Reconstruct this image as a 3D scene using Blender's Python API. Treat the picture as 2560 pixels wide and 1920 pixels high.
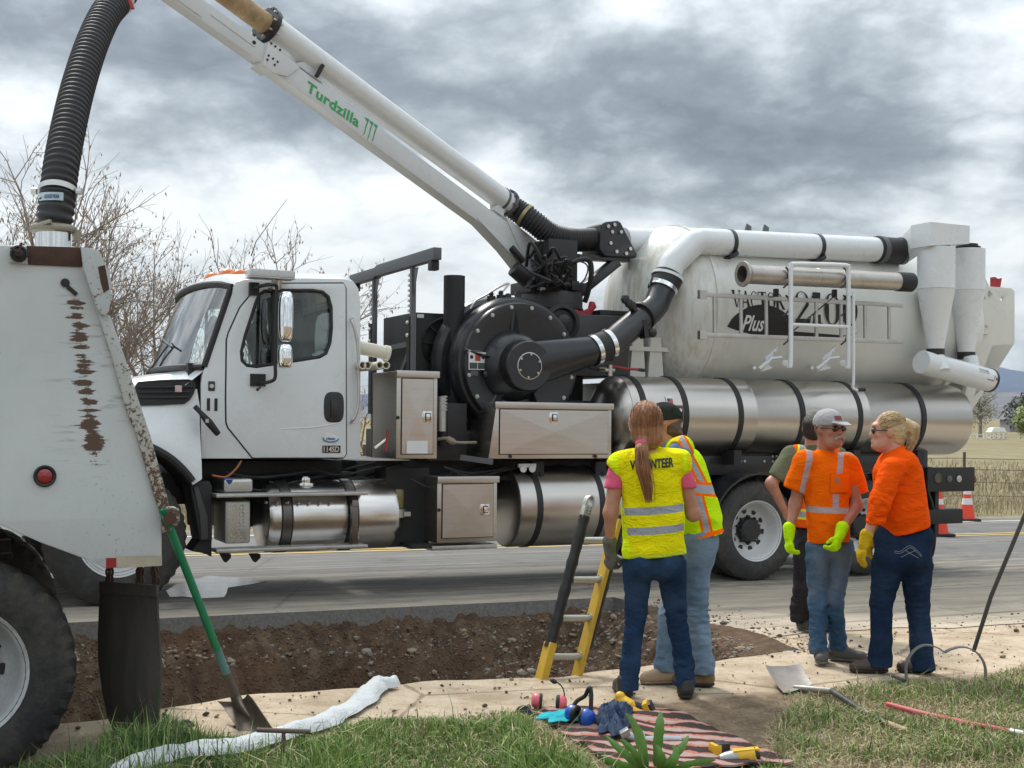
import bpy, bmesh, math, random
import numpy as np
from mathutils import Vector, Matrix, noise
from mathutils.geometry import tessellate_polygon
from mathutils.bvhtree import BVHTree

for _o in list(bpy.data.objects): bpy.data.objects.remove(_o, do_unlink=True)
random.seed(7); RNG = np.random.default_rng(7)
SC = bpy.context.scene
COL = SC.collection
PI = math.pi
def R(d): return math.radians(d)

# ------------------------------------------------------------------ camera
F, HOR, CZ = 3200.0, 1045.0, 1.61           # focal length and horizon of the 2560x1920 photograph, eye height
cam = bpy.data.cameras.new('Camera'); camo = bpy.data.objects.new('Camera', cam); COL.objects.link(camo)
camo.location = (0, 0, CZ); camo.rotation_euler = (PI/2, 0, 0)
cam.sensor_fit = 'HORIZONTAL'; cam.sensor_width = 36.0; cam.lens = 36.0*F/2560.0
cam.shift_y = (HOR-960.0)/2560.0
cam.clip_start = 0.1; cam.clip_end = 40000
SC.camera = camo
SC.cycles.max_bounces = 7; SC.cycles.diffuse_bounces = 3; SC.cycles.glossy_bounces = 3; SC.cycles.transmission_bounces = 4; SC.cycles.volume_bounces = 0; SC.cycles.transparent_max_bounces = 12
SC.render.resolution_x = 1024; SC.render.resolution_y = 768

# ------------------------------------------------------------------ sky
SUN_EL, SUN_AZ = R(52), R(-28)               # azimuth measured from +Y towards +X
wd = bpy.data.worlds.new('World'); SC.world = wd; wd.use_nodes = True
def build_world():
    nt = wd.node_tree; N = nt.nodes; L = nt.links; N.clear()
    def nd(t, **k):
        n = N.new(t)
        for a, b in k.items(): setattr(n, a, b)
        return n
    def mth(op, a, b=None, c=None, clamp=False):
        n = nd('ShaderNodeMath', operation=op, use_clamp=clamp)
        for i, x in enumerate((a, b, c)):
            if x is None: continue
            if isinstance(x, (int, float)): n.inputs[i].default_value = x
            else: L.new(x, n.inputs[i])
        return n.outputs[0]
    out = nd('ShaderNodeOutputWorld'); bg = nd('ShaderNodeBackground'); L.new(bg.outputs[0], out.inputs[0])
    tc = nd('ShaderNodeTexCoord'); nrm = nd('ShaderNodeVectorMath', operation='NORMALIZE'); L.new(tc.outputs['Generated'], nrm.inputs[0])
    sp = nd('ShaderNodeSeparateXYZ'); L.new(nrm.outputs[0], sp.inputs[0]); X, Y, Z = sp.outputs
    zc = mth('MAXIMUM', Z, 0.0)
    # cloud deck seen in perspective
    den = mth('ADD', zc, 0.34)
    cb = nd('ShaderNodeCombineXYZ'); L.new(mth('DIVIDE', X, den), cb.inputs[0]); L.new(mth('DIVIDE', Y, den), cb.inputs[1]); cb.inputs[2].default_value = 3.7
    def nz(scale, detail, rough, off, dist=0.0):
        mp = nd('ShaderNodeMapping'); mp.inputs['Location'].default_value = off; L.new(cb.outputs[0], mp.inputs[0])
        n = nd('ShaderNodeTexNoise'); n.inputs['Scale'].default_value = scale; n.inputs['Detail'].default_value = detail
        n.inputs['Roughness'].default_value = rough; n.inputs['Distortion'].default_value = dist
        L.new(mp.outputs[0], n.inputs['Vector']); return n.outputs['Fac']
    n1 = nz(2.0, 7, .57, (3.1, 1.3, 0), .1); n2 = nz(4.2, 6, .55, (8.2, 4.4, 0), .1); n3 = nz(2.4, 3, .55, (21, 7, 0)); n4 = nz(2.4, 3, .55, (5, 17, 2))
    az = mth('ARCTAN2', X, Y); el = mth('ARCSINE', Z)
    az = mth('ADD', az, mth('MULTIPLY', mth('SUBTRACT', n3, .5), .26)); el = mth('ADD', el, mth('MULTIPLY', mth('SUBTRACT', n4, .5), .085))
    def blob(px, py, wx, wy, amp):
        a0 = math.atan((px-1280)/F); e0 = math.atan((HOR-py)/F); sa = wx/F; se = wy/F
        da = mth('DIVIDE', mth('SUBTRACT', az, a0), sa); de = mth('DIVIDE', mth('SUBTRACT', el, e0), se)
        q = mth('ADD', mth('MULTIPLY', da, da), mth('MULTIPLY', de, de))
        return mth('MULTIPLY', mth('EXPONENT', mth('MULTIPLY', q, -1.0)), amp)
    puff = mth('ABSOLUTE', mth('SUBTRACT', n2, .5))                    # billowed: round lobes with sharp creases
    t = mth('ADD', mth('MULTIPLY', mth('SUBTRACT', n1, .5), 1.7), mth('SUBTRACT', mth('MULTIPLY', puff, 1.9), .18))
    t = mth('ADD', t, .70)
    for b in BLOBS: t = mth('ADD', t, blob(*b))
    rp = nd('ShaderNodeValToRGB'); L.new(t, rp.inputs[0]); cr = rp.color_ramp
    cr.elements[0].position = .08; cr.elements[0].color = (.150, .178, .198, 1)
    cr.elements[1].position = 1.0; cr.elements[1].color = (.93, .955, .955, 1)
    for p, c in ((.30, (.230, .262, .292, 1)), (.50, (.385, .430, .458, 1)), (.68, (.62, .665, .695, 1)), (.84, (.80, .845, .86, 1))):
        e = cr.elements.new(p); e.color = c
    sky = nd('ShaderNodeTexSky', sky_type='NISHITA', sun_disc=False); sky.sun_elevation = SUN_EL; sky.sun_rotation = SUN_AZ
    sk = nd('ShaderNodeVectorMath', operation='SCALE'); L.new(sky.outputs[0], sk.inputs[0]); sk.inputs['Scale'].default_value = .10
    mx = nd('ShaderNodeMix', data_type='RGBA'); mx.inputs[0].default_value = .92; L.new(sk.outputs[0], mx.inputs[6]); L.new(rp.outputs[0], mx.inputs[7])
    # overcast sky brightens towards the zenith (CIE overcast sky: 1 + 2 sin elevation)
    k = mth('DIVIDE', mth('ADD', mth('MULTIPLY', zc, 2.0), 1.0), 1.30)
    k = mth('MAXIMUM', k, .92)
    s2 = nd('ShaderNodeVectorMath', operation='SCALE'); L.new(mx.outputs[2], s2.inputs[0]); L.new(k, s2.inputs['Scale'])
    L.new(s2.outputs[0], bg.inputs[0]); bg.inputs[1].default_value = .92
# clouds in view: (x, y, width, height in the photograph, brightness)
BLOBS = [(1750, 320, 640, 170, -.56), (2250, 420, 260, 120, -.20), (1150, 190, 420, 120, -.18), (350, 100, 620, 130, -.22), (750, 300, 330, 55, -.16),
         (430, 500, 560, 150, .26), (1000, 470, 260, 90, .18), (2560, 170, 240, 210, .26), (2500, 760, 300, 160, .20), (1500, 575, 500, 50, .22),
         (60, 330, 160, 110, .16), (1330, 40, 240, 50, .08), (880, 880, 900, 160, .14)]
build_world()
sl = bpy.data.lights.new('Sun', 'SUN'); sl.energy = 2.6; sl.angle = R(11); sl.color = (1.0, .955, .88)
so = bpy.data.objects.new('Sun', sl); COL.objects.link(so)
_d = Vector((math.sin(SUN_AZ)*math.cos(SUN_EL), math.cos(SUN_AZ)*math.cos(SUN_EL), math.sin(SUN_EL)))
so.rotation_euler = _d.to_track_quat('Z', 'Y').to_euler(); so.location = (-6, 20, 30)
SC.view_settings.view_transform = 'Standard'; SC.view_settings.look = 'None'; SC.view_settings.gamma = 1
SC.view_settings.use_curve_mapping = False; SC.view_settings.exposure = 0.32

# ------------------------------------------------------------------ helpers
SPLIT = set('fence_post wheel_bolt_and_hole flange_bolt swivel_bolt frame_bolt tailgate_bolt collar_bolt post_bolt post_slot rivet hose_clamp pipe_strap pipe_collar label_symbol label_green_panel lifting_eye oil_breather cradle_gusset rack_hook rack_foot stiffener_rib vent_slat bumper_button strap_rubber tank_lettering cyclone_joint rack_clamp hose_fitting rack_bracket chain_link reflective_tape rung pipe_saddle'.split())
STUFF = set('hair_strand hydraulic_line hydraulic_hose step_tread checker_tread drivetrain'.split())
class MB:
    def __init__(s): s.v = []; s.f = []; s.m = []
    def add(s, vs, fs, m=0):
        b = len(s.v); s.v += [tuple(x) for x in vs]; s.f += [tuple(b+i for i in f) for f in fs]; s.m += [m]*len(fs); return s
    def box(s, lo, hi, m=0):
        (a, b, c), (d, e, f) = lo, hi
        return s.add([(a,b,c),(d,b,c),(d,e,c),(a,e,c),(a,b,f),(d,b,f),(d,e,f),(a,e,f)], [(0,3,2,1),(4,5,6,7),(0,1,5,4),(1,2,6,5),(2,3,7,6),(3,0,4,7)], m)
    def obox(s, c, ax, ay, az, m=0):
        c = Vector(c); ax = Vector(ax); ay = Vector(ay); az = Vector(az)
        vs = [c+i*ax+j*ay+k*az for k in (-1,1) for i, j in ((-1,-1),(1,-1),(1,1),(-1,1))]
        return s.add(vs, [(0,3,2,1),(4,5,6,7),(0,1,5,4),(1,2,6,5),(2,3,7,6),(3,0,4,7)], m)
    def beam(s, p, q, w, h, up=(0,0,1), m=0, w2=None, h2=None):
        p = Vector(p); q = Vector(q); d = (q-p).normalized(); sd = d.cross(Vector(up)).normalized(); u = sd.cross(d)
        w2 = w2 or w; h2 = h2 or h
        vs = [p+i*sd*w/2+j*u*h/2 for i, j in ((-1,-1),(1,-1),(1,1),(-1,1))]+[q+i*sd*w2/2+j*u*h2/2 for i, j in ((-1,-1),(1,-1),(1,1),(-1,1))]
        return s.add(vs, [(0,3,2,1),(4,5,6,7),(0,1,5,4),(1,2,6,5),(2,3,7,6),(3,0,4,7)], m)
    def lathe(s, o, a, prof, n=32, m=0, ring=None, ref=None, cap=True):
        o = Vector(o); a = Vector(a).normalized()
        e1 = Vector(ref) if ref else (Vector((0,0,1)) if abs(a.z) < .9 else Vector((1,0,0)))
        e1 = (e1-a*e1.dot(a)).normalized(); e2 = a.cross(e1); vs = []; fs = []; k = len(prof)
        for i in range(n):
            t = 2*PI*i/n; c = math.cos(t)*e1+math.sin(t)*e2
            for j, (r, h) in enumerate(prof):
                if ring: r = ring(i, j, r)
                vs.append(o+a*h+c*r)
        for i in range(n):
            i2 = (i+1) % n
            for j in range(k-1): fs.append((i*k+j, i2*k+j, i2*k+j+1, i*k+j+1))
        if cap and prof[0][0] > 1e-5: fs.append(tuple(i*k for i in range(n))[::-1])
        if cap and prof[-1][0] > 1e-5: fs.append(tuple(i*k+k-1 for i in range(n)))
        return s.add(vs, fs, m)
    def cyl(s, p, q, r, r2=None, n=20, m=0):
        p = Vector(p); q = Vector(q); r2 = r if r2 is None else r2
        return s.lathe(p, q-p, [(r, 0), (r2, (q-p).length)], n, m)
    def tube(s, path, r, n=10, m=0, cap=True, closed=False):
        P = [Vector(p) for p in path]; k = len(P); rr = r if isinstance(r, (list, tuple)) else [r]*k
        d0 = (P[1]-P[0]).normalized(); up = Vector((0,0,1)) if abs(d0.z) < .9 else Vector((0,1,0))
        sd = d0.cross(up).normalized(); vs = []; fs = []
        for i in range(k):
            d = (P[min(i+1,k-1)]-P[max(i-1,0)])
            if d.length < 1e-9: d = d0
            d.normalize(); sd = (sd-d*sd.dot(d))
            if sd.length < 1e-6: sd = d.orthogonal()
            sd.normalize(); u = d.cross(sd)
            for j in range(n):
                t = 2*PI*j/n; vs.append(P[i]+(math.cos(t)*sd+math.sin(t)*u)*rr[i])
        for i in range(k-1):
            for j in range(n): fs.append((i*n+j, i*n+(j+1) % n, (i+1)*n+(j+1) % n, (i+1)*n+j))
        if cap: fs.append(tuple(range(n))[::-1]); fs.append(tuple((k-1)*n+j for j in range(n)))
        return s.add(vs, fs, m)
    def prism(s, poly, ext, m=0, holes=()):
        ext = Vector(ext); loops = [[Vector(p) for p in poly]]+[[Vector(p) for p in h] for h in holes]
        flat = [p for l in loops for p in l]; n = len(flat)
        tri = tessellate_polygon(loops) if (holes or len(poly) > 4) else [tuple(range(len(poly)))]
        fs = [tuple(t) for t in tri]+[tuple(i+n for i in t)[::-1] for t in tri]; b = 0
        for l in loops:
            k = len(l)
            for i in range(k): fs.append((b+i, b+(i+1) % k, b+(i+1) % k+n, b+i+n))
            b += k
        return s.add(flat+[p+ext for p in flat], fs, m)
    def ball(s, c, r, n=12, m=0, sc=(1,1,1), rot=None):
        c = Vector(c); vs = []; fs = []; k = n//2+1
        for j in range(k):
            ph = PI*j/(k-1)
            for i in range(n):
                t = 2*PI*i/n; p = Vector((math.sin(ph)*math.cos(t)*sc[0], math.sin(ph)*math.sin(t)*sc[1], math.cos(ph)*sc[2]))*r
                vs.append(c+(rot @ p if rot else p))
        for j in range(k-1):
            for i in range(n): fs.append((j*n+i, (j+1)*n+i, (j+1)*n+(i+1) % n, j*n+(i+1) % n))
        return s.add(vs, fs, m)
    def grid(s, rows, m=0, closed=False):
        k = len(rows[0]); vs = [p for r in rows for p in r]; fs = []
        for i in range(len(rows)-1):
            for j in range(k if closed else k-1):
                j2 = (j+1) % k; fs.append((i*k+j, i*k+j2, (i+1)*k+j2, (i+1)*k+j))
        return s.add(vs, fs, m)
    def build(s, name, mat, parent=None, world=False, smooth=38, bevel=0, seg=2, thick=0, weld=True):
        if name in SPLIT and parent:
            parts = s.islands()
            if len(parts) > 1: return [p.build_one(name, mat, parent, world, smooth, bevel, seg, thick, weld) for p in parts][0]
        o = s.build_one(name, mat, parent, world, smooth, bevel, seg, thick, weld)
        if name in STUFF: o['kind'] = 'stuff'
        return o
    def islands(s):
        p = list(range(len(s.v)))
        def f(i):
            while p[i] != i: p[i] = p[p[i]]; i = p[i]
            return i
        key = {}
        for i, v in enumerate(s.v):
            k = tuple(round(x, 5) for x in v)
            if k in key: p[f(i)] = f(key[k])
            else: key[k] = i
        for fc in s.f:
            a = f(fc[0])
            for j in fc[1:]: p[f(j)] = a
        out = {}
        for fc, m in zip(s.f, s.m):
            r = f(fc[0]); q = out.setdefault(r, (MB(), {})); ids = []
            for j in fc:
                if j not in q[1]: q[1][j] = len(q[0].v); q[0].v.append(s.v[j])
                ids.append(q[1][j])
            q[0].f.append(tuple(ids)); q[0].m.append(m)
        return [q[0] for q in out.values()]
    def build_one(s, name, mat, parent=None, world=False, smooth=38, bevel=0, seg=2, thick=0, weld=True):
        me = bpy.data.meshes.new(name); me.from_pydata(s.v, [], s.f)
        mats = mat if isinstance(mat, (list, tuple)) else [mat]
        for x in mats: me.materials.append(x)
        if len(mats) > 1: me.polygons.foreach_set('material_index', s.m)
        bm = bmesh.new(); bm.from_mesh(me)
        if weld: bmesh.ops.remove_doubles(bm, verts=bm.verts, dist=2e-5)
        bmesh.ops.dissolve_degenerate(bm, dist=1e-6, edges=bm.edges)
        if weld: bmesh.ops.recalc_face_normals(bm, faces=bm.faces)
        if thick: bmesh.ops.solidify(bm, geom=bm.faces[:], thickness=thick)
        if bevel:
            es = [e for e in bm.edges if len(e.link_faces) == 2 and e.calc_face_angle(0) > R(28)]
            bmesh.ops.bevel(bm, geom=es, offset=bevel, offset_type='OFFSET', segments=seg, profile=.6, affect='EDGES', clamp_overlap=True)
        bm.to_mesh(me); bm.free()
        if smooth:
            me.polygons.foreach_set('use_smooth', [True]*len(me.polygons)); me.set_sharp_from_angle(angle=R(smooth))
        return link(name, me, parent, world)
def link(name, me, parent=None, world=False):
    o = bpy.data.objects.new(name, me); COL.objects.link(o)
    if parent:
        o.parent = parent
        if world and parent.type == 'EMPTY': o.matrix_parent_inverse = parent_matrix(parent).inverted()
    return o
def parent_matrix(o):
    m = o.matrix_basis.copy()
    return parent_matrix(o.parent) @ o.matrix_parent_inverse @ m if o.parent else m
def tag(o, label=None, cat=None, group=None, kind=None):
    for k, x in (('label', label), ('category', cat), ('group', group), ('kind', kind)):
        if x: o[k] = x
    return o
def thing(name, label, cat, loc=(0,0,0), rotz=0, group=None):
    o = bpy.data.objects.new(name, None); COL.objects.link(o); o.empty_display_size = .2
    o.location = loc; o.rotation_euler = (0, 0, rotz); return tag(o, label, cat, group)
def copy_tree(o, parent=None):
    c = o.copy(); COL.objects.link(c); c.parent = parent
    for ch in [x for x in bpy.data.objects if x.parent == o]: copy_tree(ch, c)
    return c
def at(x, y, Y):                               # pixel of the photograph at depth Y -> world
    return Vector(((x-1280)/F*Y, Y, CZ+(HOR-y)/F*Y))
TH = R(26.0)                                   # road and vacuum truck direction, seen from above
CT, ST = math.cos(TH), math.sin(TH)
OX, OY, OZ = -3.158, 10.3, .08
def uv(X, Y): return ((X-OX)*CT+(Y-OY)*ST, -(X-OX)*ST+(Y-OY)*CT)
def xy(u, v): return (OX+u*CT-v*ST, OY+u*ST+v*CT)
def ground_z(X, Y):
    u, v = uv(X, Y); uc = max(-14.0, min(u, 22.0))
    z = OZ-.021*uc
    z -= .21*math.exp(-((X+2.95)**2+(Y-5.75)**2)/.9)
    return z
def onground(x, y):                            # pixel -> point on the sloping ground plane
    Y = 8.0
    for _ in range(40):
        X = (x-1280)/F*Y; Y = .5*Y+.5*(CZ-ground_z(X, Y))*F/(y-HOR)
    X = (x-1280)/F*Y
    return Vector((X, Y, ground_z(X, Y)))

# ------------------------------------------------------------------ materials
MATS = {}
def newmat(name):
    m = bpy.data.materials.new(name); m.use_nodes = True; nt = m.node_tree
    return m, nt, nt.nodes['Principled BSDF']
class NT:
    def __init__(s, nt): s.nt = nt
    def n(s, t, ins=None, **k):
        x = s.nt.nodes.new(t)
        for a, b in k.items(): setattr(x, a, b)
        for a, b in (ins or {}).items(): s.put(x.inputs[a], b)
        return x
    def put(s, sock, b):
        if isinstance(b, bpy.types.NodeSocket): s.nt.links.new(b, sock)
        else: sock.default_value = b
    def math(s, op, *a, clamp=False):
        x = s.n('ShaderNodeMath', operation=op, use_clamp=clamp)
        for i, b in enumerate(a): s.put(x.inputs[i], b)
        return x.outputs[0]
    def mix(s, f, a, b, blend='MIX'):
        x = s.n('ShaderNodeMix', data_type='RGBA', blend_type=blend)
        s.put(x.inputs[0], f); s.put(x.inputs[6], c4(a)); s.put(x.inputs[7], c4(b)); return x.outputs[2]
    def coord(s, kind='Object', scale=(1,1,1), loc=(0,0,0), rot=(0,0,0)):
        if kind == 'World': v = s.n('ShaderNodeNewGeometry').outputs['Position']
        else: v = s.n('ShaderNodeTexCoord').outputs[kind]
        return s.n('ShaderNodeMapping', {'Vector': v, 'Scale': scale, 'Location': loc, 'Rotation': rot}).outputs[0]
    def noise(s, vec, scale, detail=5, rough=.55, dist=0.0):
        return s.n('ShaderNodeTexNoise', {'Vector': vec, 'Scale': scale, 'Detail': detail, 'Roughness': rough, 'Distortion': dist}).outputs['Fac']
    def ramp(s, f, lo, hi):
        return s.n('ShaderNodeMapRange', {'Value': f, 'From Min': lo, 'From Max': hi}, clamp=True).outputs[0]
    def bump(s, h, strength, dist=.01, normal=None):
        ins = {'Height': h, 'Strength': strength, 'Distance': dist}
        if normal: ins['Normal'] = normal
        return s.n('ShaderNodeBump', ins).outputs[0]
def c4(c):
    if isinstance(c, bpy.types.NodeSocket) or len(c) == 4: return c
    return (*c, 1.0)
def M(name, col, rough=.5, metal=0.0, var=.18, vs=5.0, bump=0.0, bs=60.0, bd=.004, coat=0.0, dust=0.0, dustcol=(.30,.25,.19), stretch=(1,1,1), spec=.5, rvar=.12, emit=0):
    if name in MATS: return MATS[name]
    m, nt, b = newmat(name); t = NT(nt); v = t.coord('Object', stretch)
    n1 = t.noise(v, vs, 6, .6); n2 = t.noise(v, vs*7.3, 4, .6)
    f = t.math('ADD', t.math('MULTIPLY', n1, .7), t.math('MULTIPLY', n2, .3))
    f = t.ramp(f, .30, .70)
    lo = tuple(x*(1-var) for x in col); hi = tuple(min(1, x*(1+var*.55)) for x in col)
    c = t.mix(f, lo, hi)
    r = t.math('ADD', t.math('MULTIPLY', f, rvar), rough-rvar/2)
    if dust:
        d = t.noise(v, 2.3, 8, .68); d2 = t.noise(v, 23, 5, .65)
        d = t.ramp(t.math('ADD', t.math('MULTIPLY', d, .65), t.math('MULTIPLY', d2, .35)), .62-.34*dust, .80-.22*dust)
        d = t.math('MULTIPLY', d, min(1, .35+dust*.6))
        c = t.mix(d, c, dustcol); r = t.math('ADD', r, t.math('MULTIPLY', d, .35), clamp=True)
        if metal: t.put(b.inputs['Metallic'], t.math('SUBTRACT', metal, t.math('MULTIPLY', d, metal), clamp=True))
    elif metal: b.inputs['Metallic'].default_value = metal
    t.put(b.inputs['Base Color'], c); t.put(b.inputs['Roughness'], r)
    b.inputs['Specular IOR Level'].default_value = spec
    if coat: b.inputs['Coat Weight'].default_value = coat; b.inputs['Coat Roughness'].default_value = .06
    if bump: t.put(b.inputs['Normal'], t.bump(t.noise(v, bs, 5, .6), bump, bd))
    if emit: t.put(b.inputs['Emission Color'], c); b.inputs['Emission Strength'].default_value = emit
    MATS[name] = m; return m
WHITE = M('white_truck_paint', (.70,.73,.745), .28, var=.05, vs=1.3, coat=.5, dust=.07, dustcol=(.50,.47,.42))
CREAM = M('cream_tank_paint', (.66,.66,.615), .40, var=.07, vs=1.1, coat=.15, dust=.16, dustcol=(.46,.39,.29))
BLACK = M('black_paint', (.018,.019,.022), .34, var=.35, vs=3, coat=.15, dust=.10, dustcol=(.10,.09,.08))
BLACKM = M('black_matt', (.016,.016,.017), .6, var=.4, vs=6, dust=.16, dustcol=(.09,.08,.07), bump=.15)
GREASE = M('greasy_dark_steel', (.022,.021,.021), .5, var=.5, vs=9, dust=.2, dustcol=(.085,.075,.065), bump=.3, bs=30)
GREY = M('grey_rack_steel', (.10,.105,.115), .5, var=.2, vs=7, dust=.12, bump=.08)
STEEL = M('brushed_stainless', (.56,.535,.50), .33, 1.0, var=.10, vs=2.5, stretch=(1,1,14), dust=.10, rvar=.16, bump=.02, bs=120)
STEELR = M('rolled_stainless', (.52,.495,.46), .30, 1.0, var=.05, vs=.9, stretch=(3,1,1), dust=0, rvar=.06)
ALU = M('polished_aluminium', (.80,.80,.80), .13, 1.0, var=.08, vs=4, dust=.06, rvar=.1)
ALUD = M('dull_aluminium', (.55,.54,.52), .42, 1.0, var=.2, vs=9, dust=.16, rvar=.2, bump=.06)
CHROME = M('chrome', (.88,.89,.90), .04, 1.0, var=.02, rvar=.02)
RUBBER = M('black_rubber', (.016,.016,.017), .55, var=.3, vs=12, dust=.12, dustcol=(.09,.08,.065), bump=.1)
TYRE = M('tyre_rubber', (.030,.030,.031), .72, var=.3, vs=6, dust=.55, dustcol=(.13,.118,.10), bump=.25, bs=45, stretch=(1,1,1))
RUST = M('rust_brown', (.075,.038,.024), .8, var=.45, vs=14, bump=.35, bs=50)
RED = M('red_paint', (.36,.022,.028), .42, var=.3, vs=8, dust=.15)
ORANGEL = M('amber_lens', (.75,.17,.01), .2, var=.2, vs=30, coat=.6)
YELLOWP = M('yellow_plastic', (.72,.42,.02), .42, var=.15, vs=20, dust=.08)
DECALBLACK = M('black_decal', (.012,.012,.014), .45, var=.1)
PRINTWHITE = M('white_print', (.74,.75,.75), .5, var=.06)
RIMWHITE = M('white_wheel_paint', (.62,.63,.63), .38, var=.12, vs=4, dust=.22, dustcol=(.30,.25,.19))
LENSRED = M('red_lens', (.30,.012,.015), .18, var=.4, vs=60, coat=.7)
def glass(name, col=(.72,.82,.80), rough=.02, alpha=.35):
    m, nt, b = newmat(name); t = NT(nt)
    tr = t.n('ShaderNodeBsdfTransparent', {'Color': c4(col)}); gl = t.n('ShaderNodeBsdfGlossy', {'Color': (1,1,1,1), 'Roughness': rough})
    fr = t.n('ShaderNodeFresnel', {'IOR': 1.5}); f = t.math('ADD', t.math('MULTIPLY', fr.outputs[0], 1.0), alpha*.1, clamp=True)
    mx = t.n('ShaderNodeMixShader', {0: f, 1: tr.outputs[0], 2: gl.outputs[0]})
    nt.links.new(mx.outputs[0], nt.nodes['Material Output'].inputs[0]); return m
GLASS = glass('cab_glass', (.91,.955,.94), .015, .06)

GLASSW = glass('windscreen_glass', (.90,.955,.935), .02, 1.7)
def text_mesh(txt, size, bold=.0, shear=0.0, space=1.0, res=3):
    cu = bpy.data.curves.new('t', 'FONT'); cu.body = txt; cu.size = size; cu.offset = bold; cu.shear = shear; cu.space_character = space
    cu.align_x = 'LEFT'; cu.resolution_u = res; cu.fill_mode = 'FRONT' if hasattr(cu, 'fill_mode') else cu.fill_mode
    o = bpy.data.objects.new('t', cu); COL.objects.link(o)
    dg = bpy.context.evaluated_depsgraph_get(); me = bpy.data.meshes.new_from_object(o.evaluated_get(dg))
    vs = [v.co.copy() for v in me.vertices]; fs = [tuple(p.vertices) for p in me.polygons]
    bpy.data.objects.remove(o); bpy.data.curves.remove(cu); bpy.data.meshes.remove(me)
    return vs, fs
def fit_text(txt, w, h, **k):
    vs, fs = text_mesh(txt, 1.0, **k); x0 = min(v.x for v in vs); x1 = max(v.x for v in vs); y0 = min(v.y for v in vs); y1 = max(v.y for v in vs)
    return [((v.x-x0)/(x1-x0)*w, (v.y-y0)/(y1-y0)*h) for v in vs], fs
# ------------------------------------------------------------------ ground, road, trench
def mat_ground():
    m, nt, b = newmat('ground_earth'); t = NT(nt)
    g = t.coord('World'); sp = t.n('ShaderNodeSeparateXYZ', {0: g}); X, Y = sp.outputs[0], sp.outputs[1]
    # v = distance across the road
    v = t.math('ADD', t.math('MULTIPLY', t.math('SUBTRACT', X, OX), -ST), t.math('MULTIPLY', t.math('SUBTRACT', Y, OY), CT))
    n1 = t.noise(g, 1.1, 6, .6); n2 = t.noise(g, 6, 6, .62); n3 = t.noise(g, 40, 6, .7); n4 = t.noise(g, .05, 6, .6)
    dirt = t.mix(t.ramp(n2, .3, .7), (.47,.375,.27), (.64,.53,.40))
    dirt = t.mix(t.ramp(t.noise(g, 2.2, 7, .68), .48, .66), dirt, (.40,.31,.215)); dirt = t.mix(t.math('MULTIPLY', t.ramp(t.noise(g, 14, 6, .7), .54, .66), .7), dirt, (.33,.25,.17))
    dirt = t.mix(t.ramp(n3, .58, .74), dirt, (.22,.165,.115))
    crk = t.n('ShaderNodeTexVoronoi', {'Vector': t.n('ShaderNodeMapping', {'Vector': g, 'Rotation': (0,0,.5)}).outputs[0], 'Scale': .8}, feature='DISTANCE_TO_EDGE').outputs['Distance']
    dirt = t.mix(t.math('MULTIPLY', t.ramp(t.math('ADD', crk, t.math('MULTIPLY', n2, .03)), .030, .018), .65), dirt, (.17,.13,.09))
    soil = t.mix(t.ramp(n2, .35, .7), (.13,.095,.062), (.27,.20,.135))
    soil = t.mix(t.ramp(n3, .50, .72), soil, (.34,.275,.19))
    field = t.mix(t.ramp(n4, .35, .65), (.22,.185,.112), (.31,.26,.165)); field = t.mix(t.ramp(n1, .42, .70), field, (.19,.165,.09)); field = t.mix(t.ramp(t.noise(g, .35, 5, .6), .48, .70), field, (.20,.185,.10))
    edge = t.math('ADD', v, t.math('MULTIPLY', t.math('SUBTRACT', n1, .5), 1.1))
    f1 = t.ramp(edge, -4.55, -4.75)
    c = t.mix(f1, dirt, soil); c = t.mix(t.ramp(v, 6.8, 7.6), c, field)
    t.put(b.inputs['Base Color'], c); b.inputs['Roughness'].default_value = .95; b.inputs['Specular IOR Level'].default_value = .15
    h = t.math('ADD', t.math('MULTIPLY', n2, .5), t.math('MULTIPLY', n3, .5))
    t.put(b.inputs['Normal'], t.bump(t.math('ADD', h, t.math('MULTIPLY', t.noise(g, 2.4, 5, .6), 1.2)), .75, .035)); return m
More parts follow.
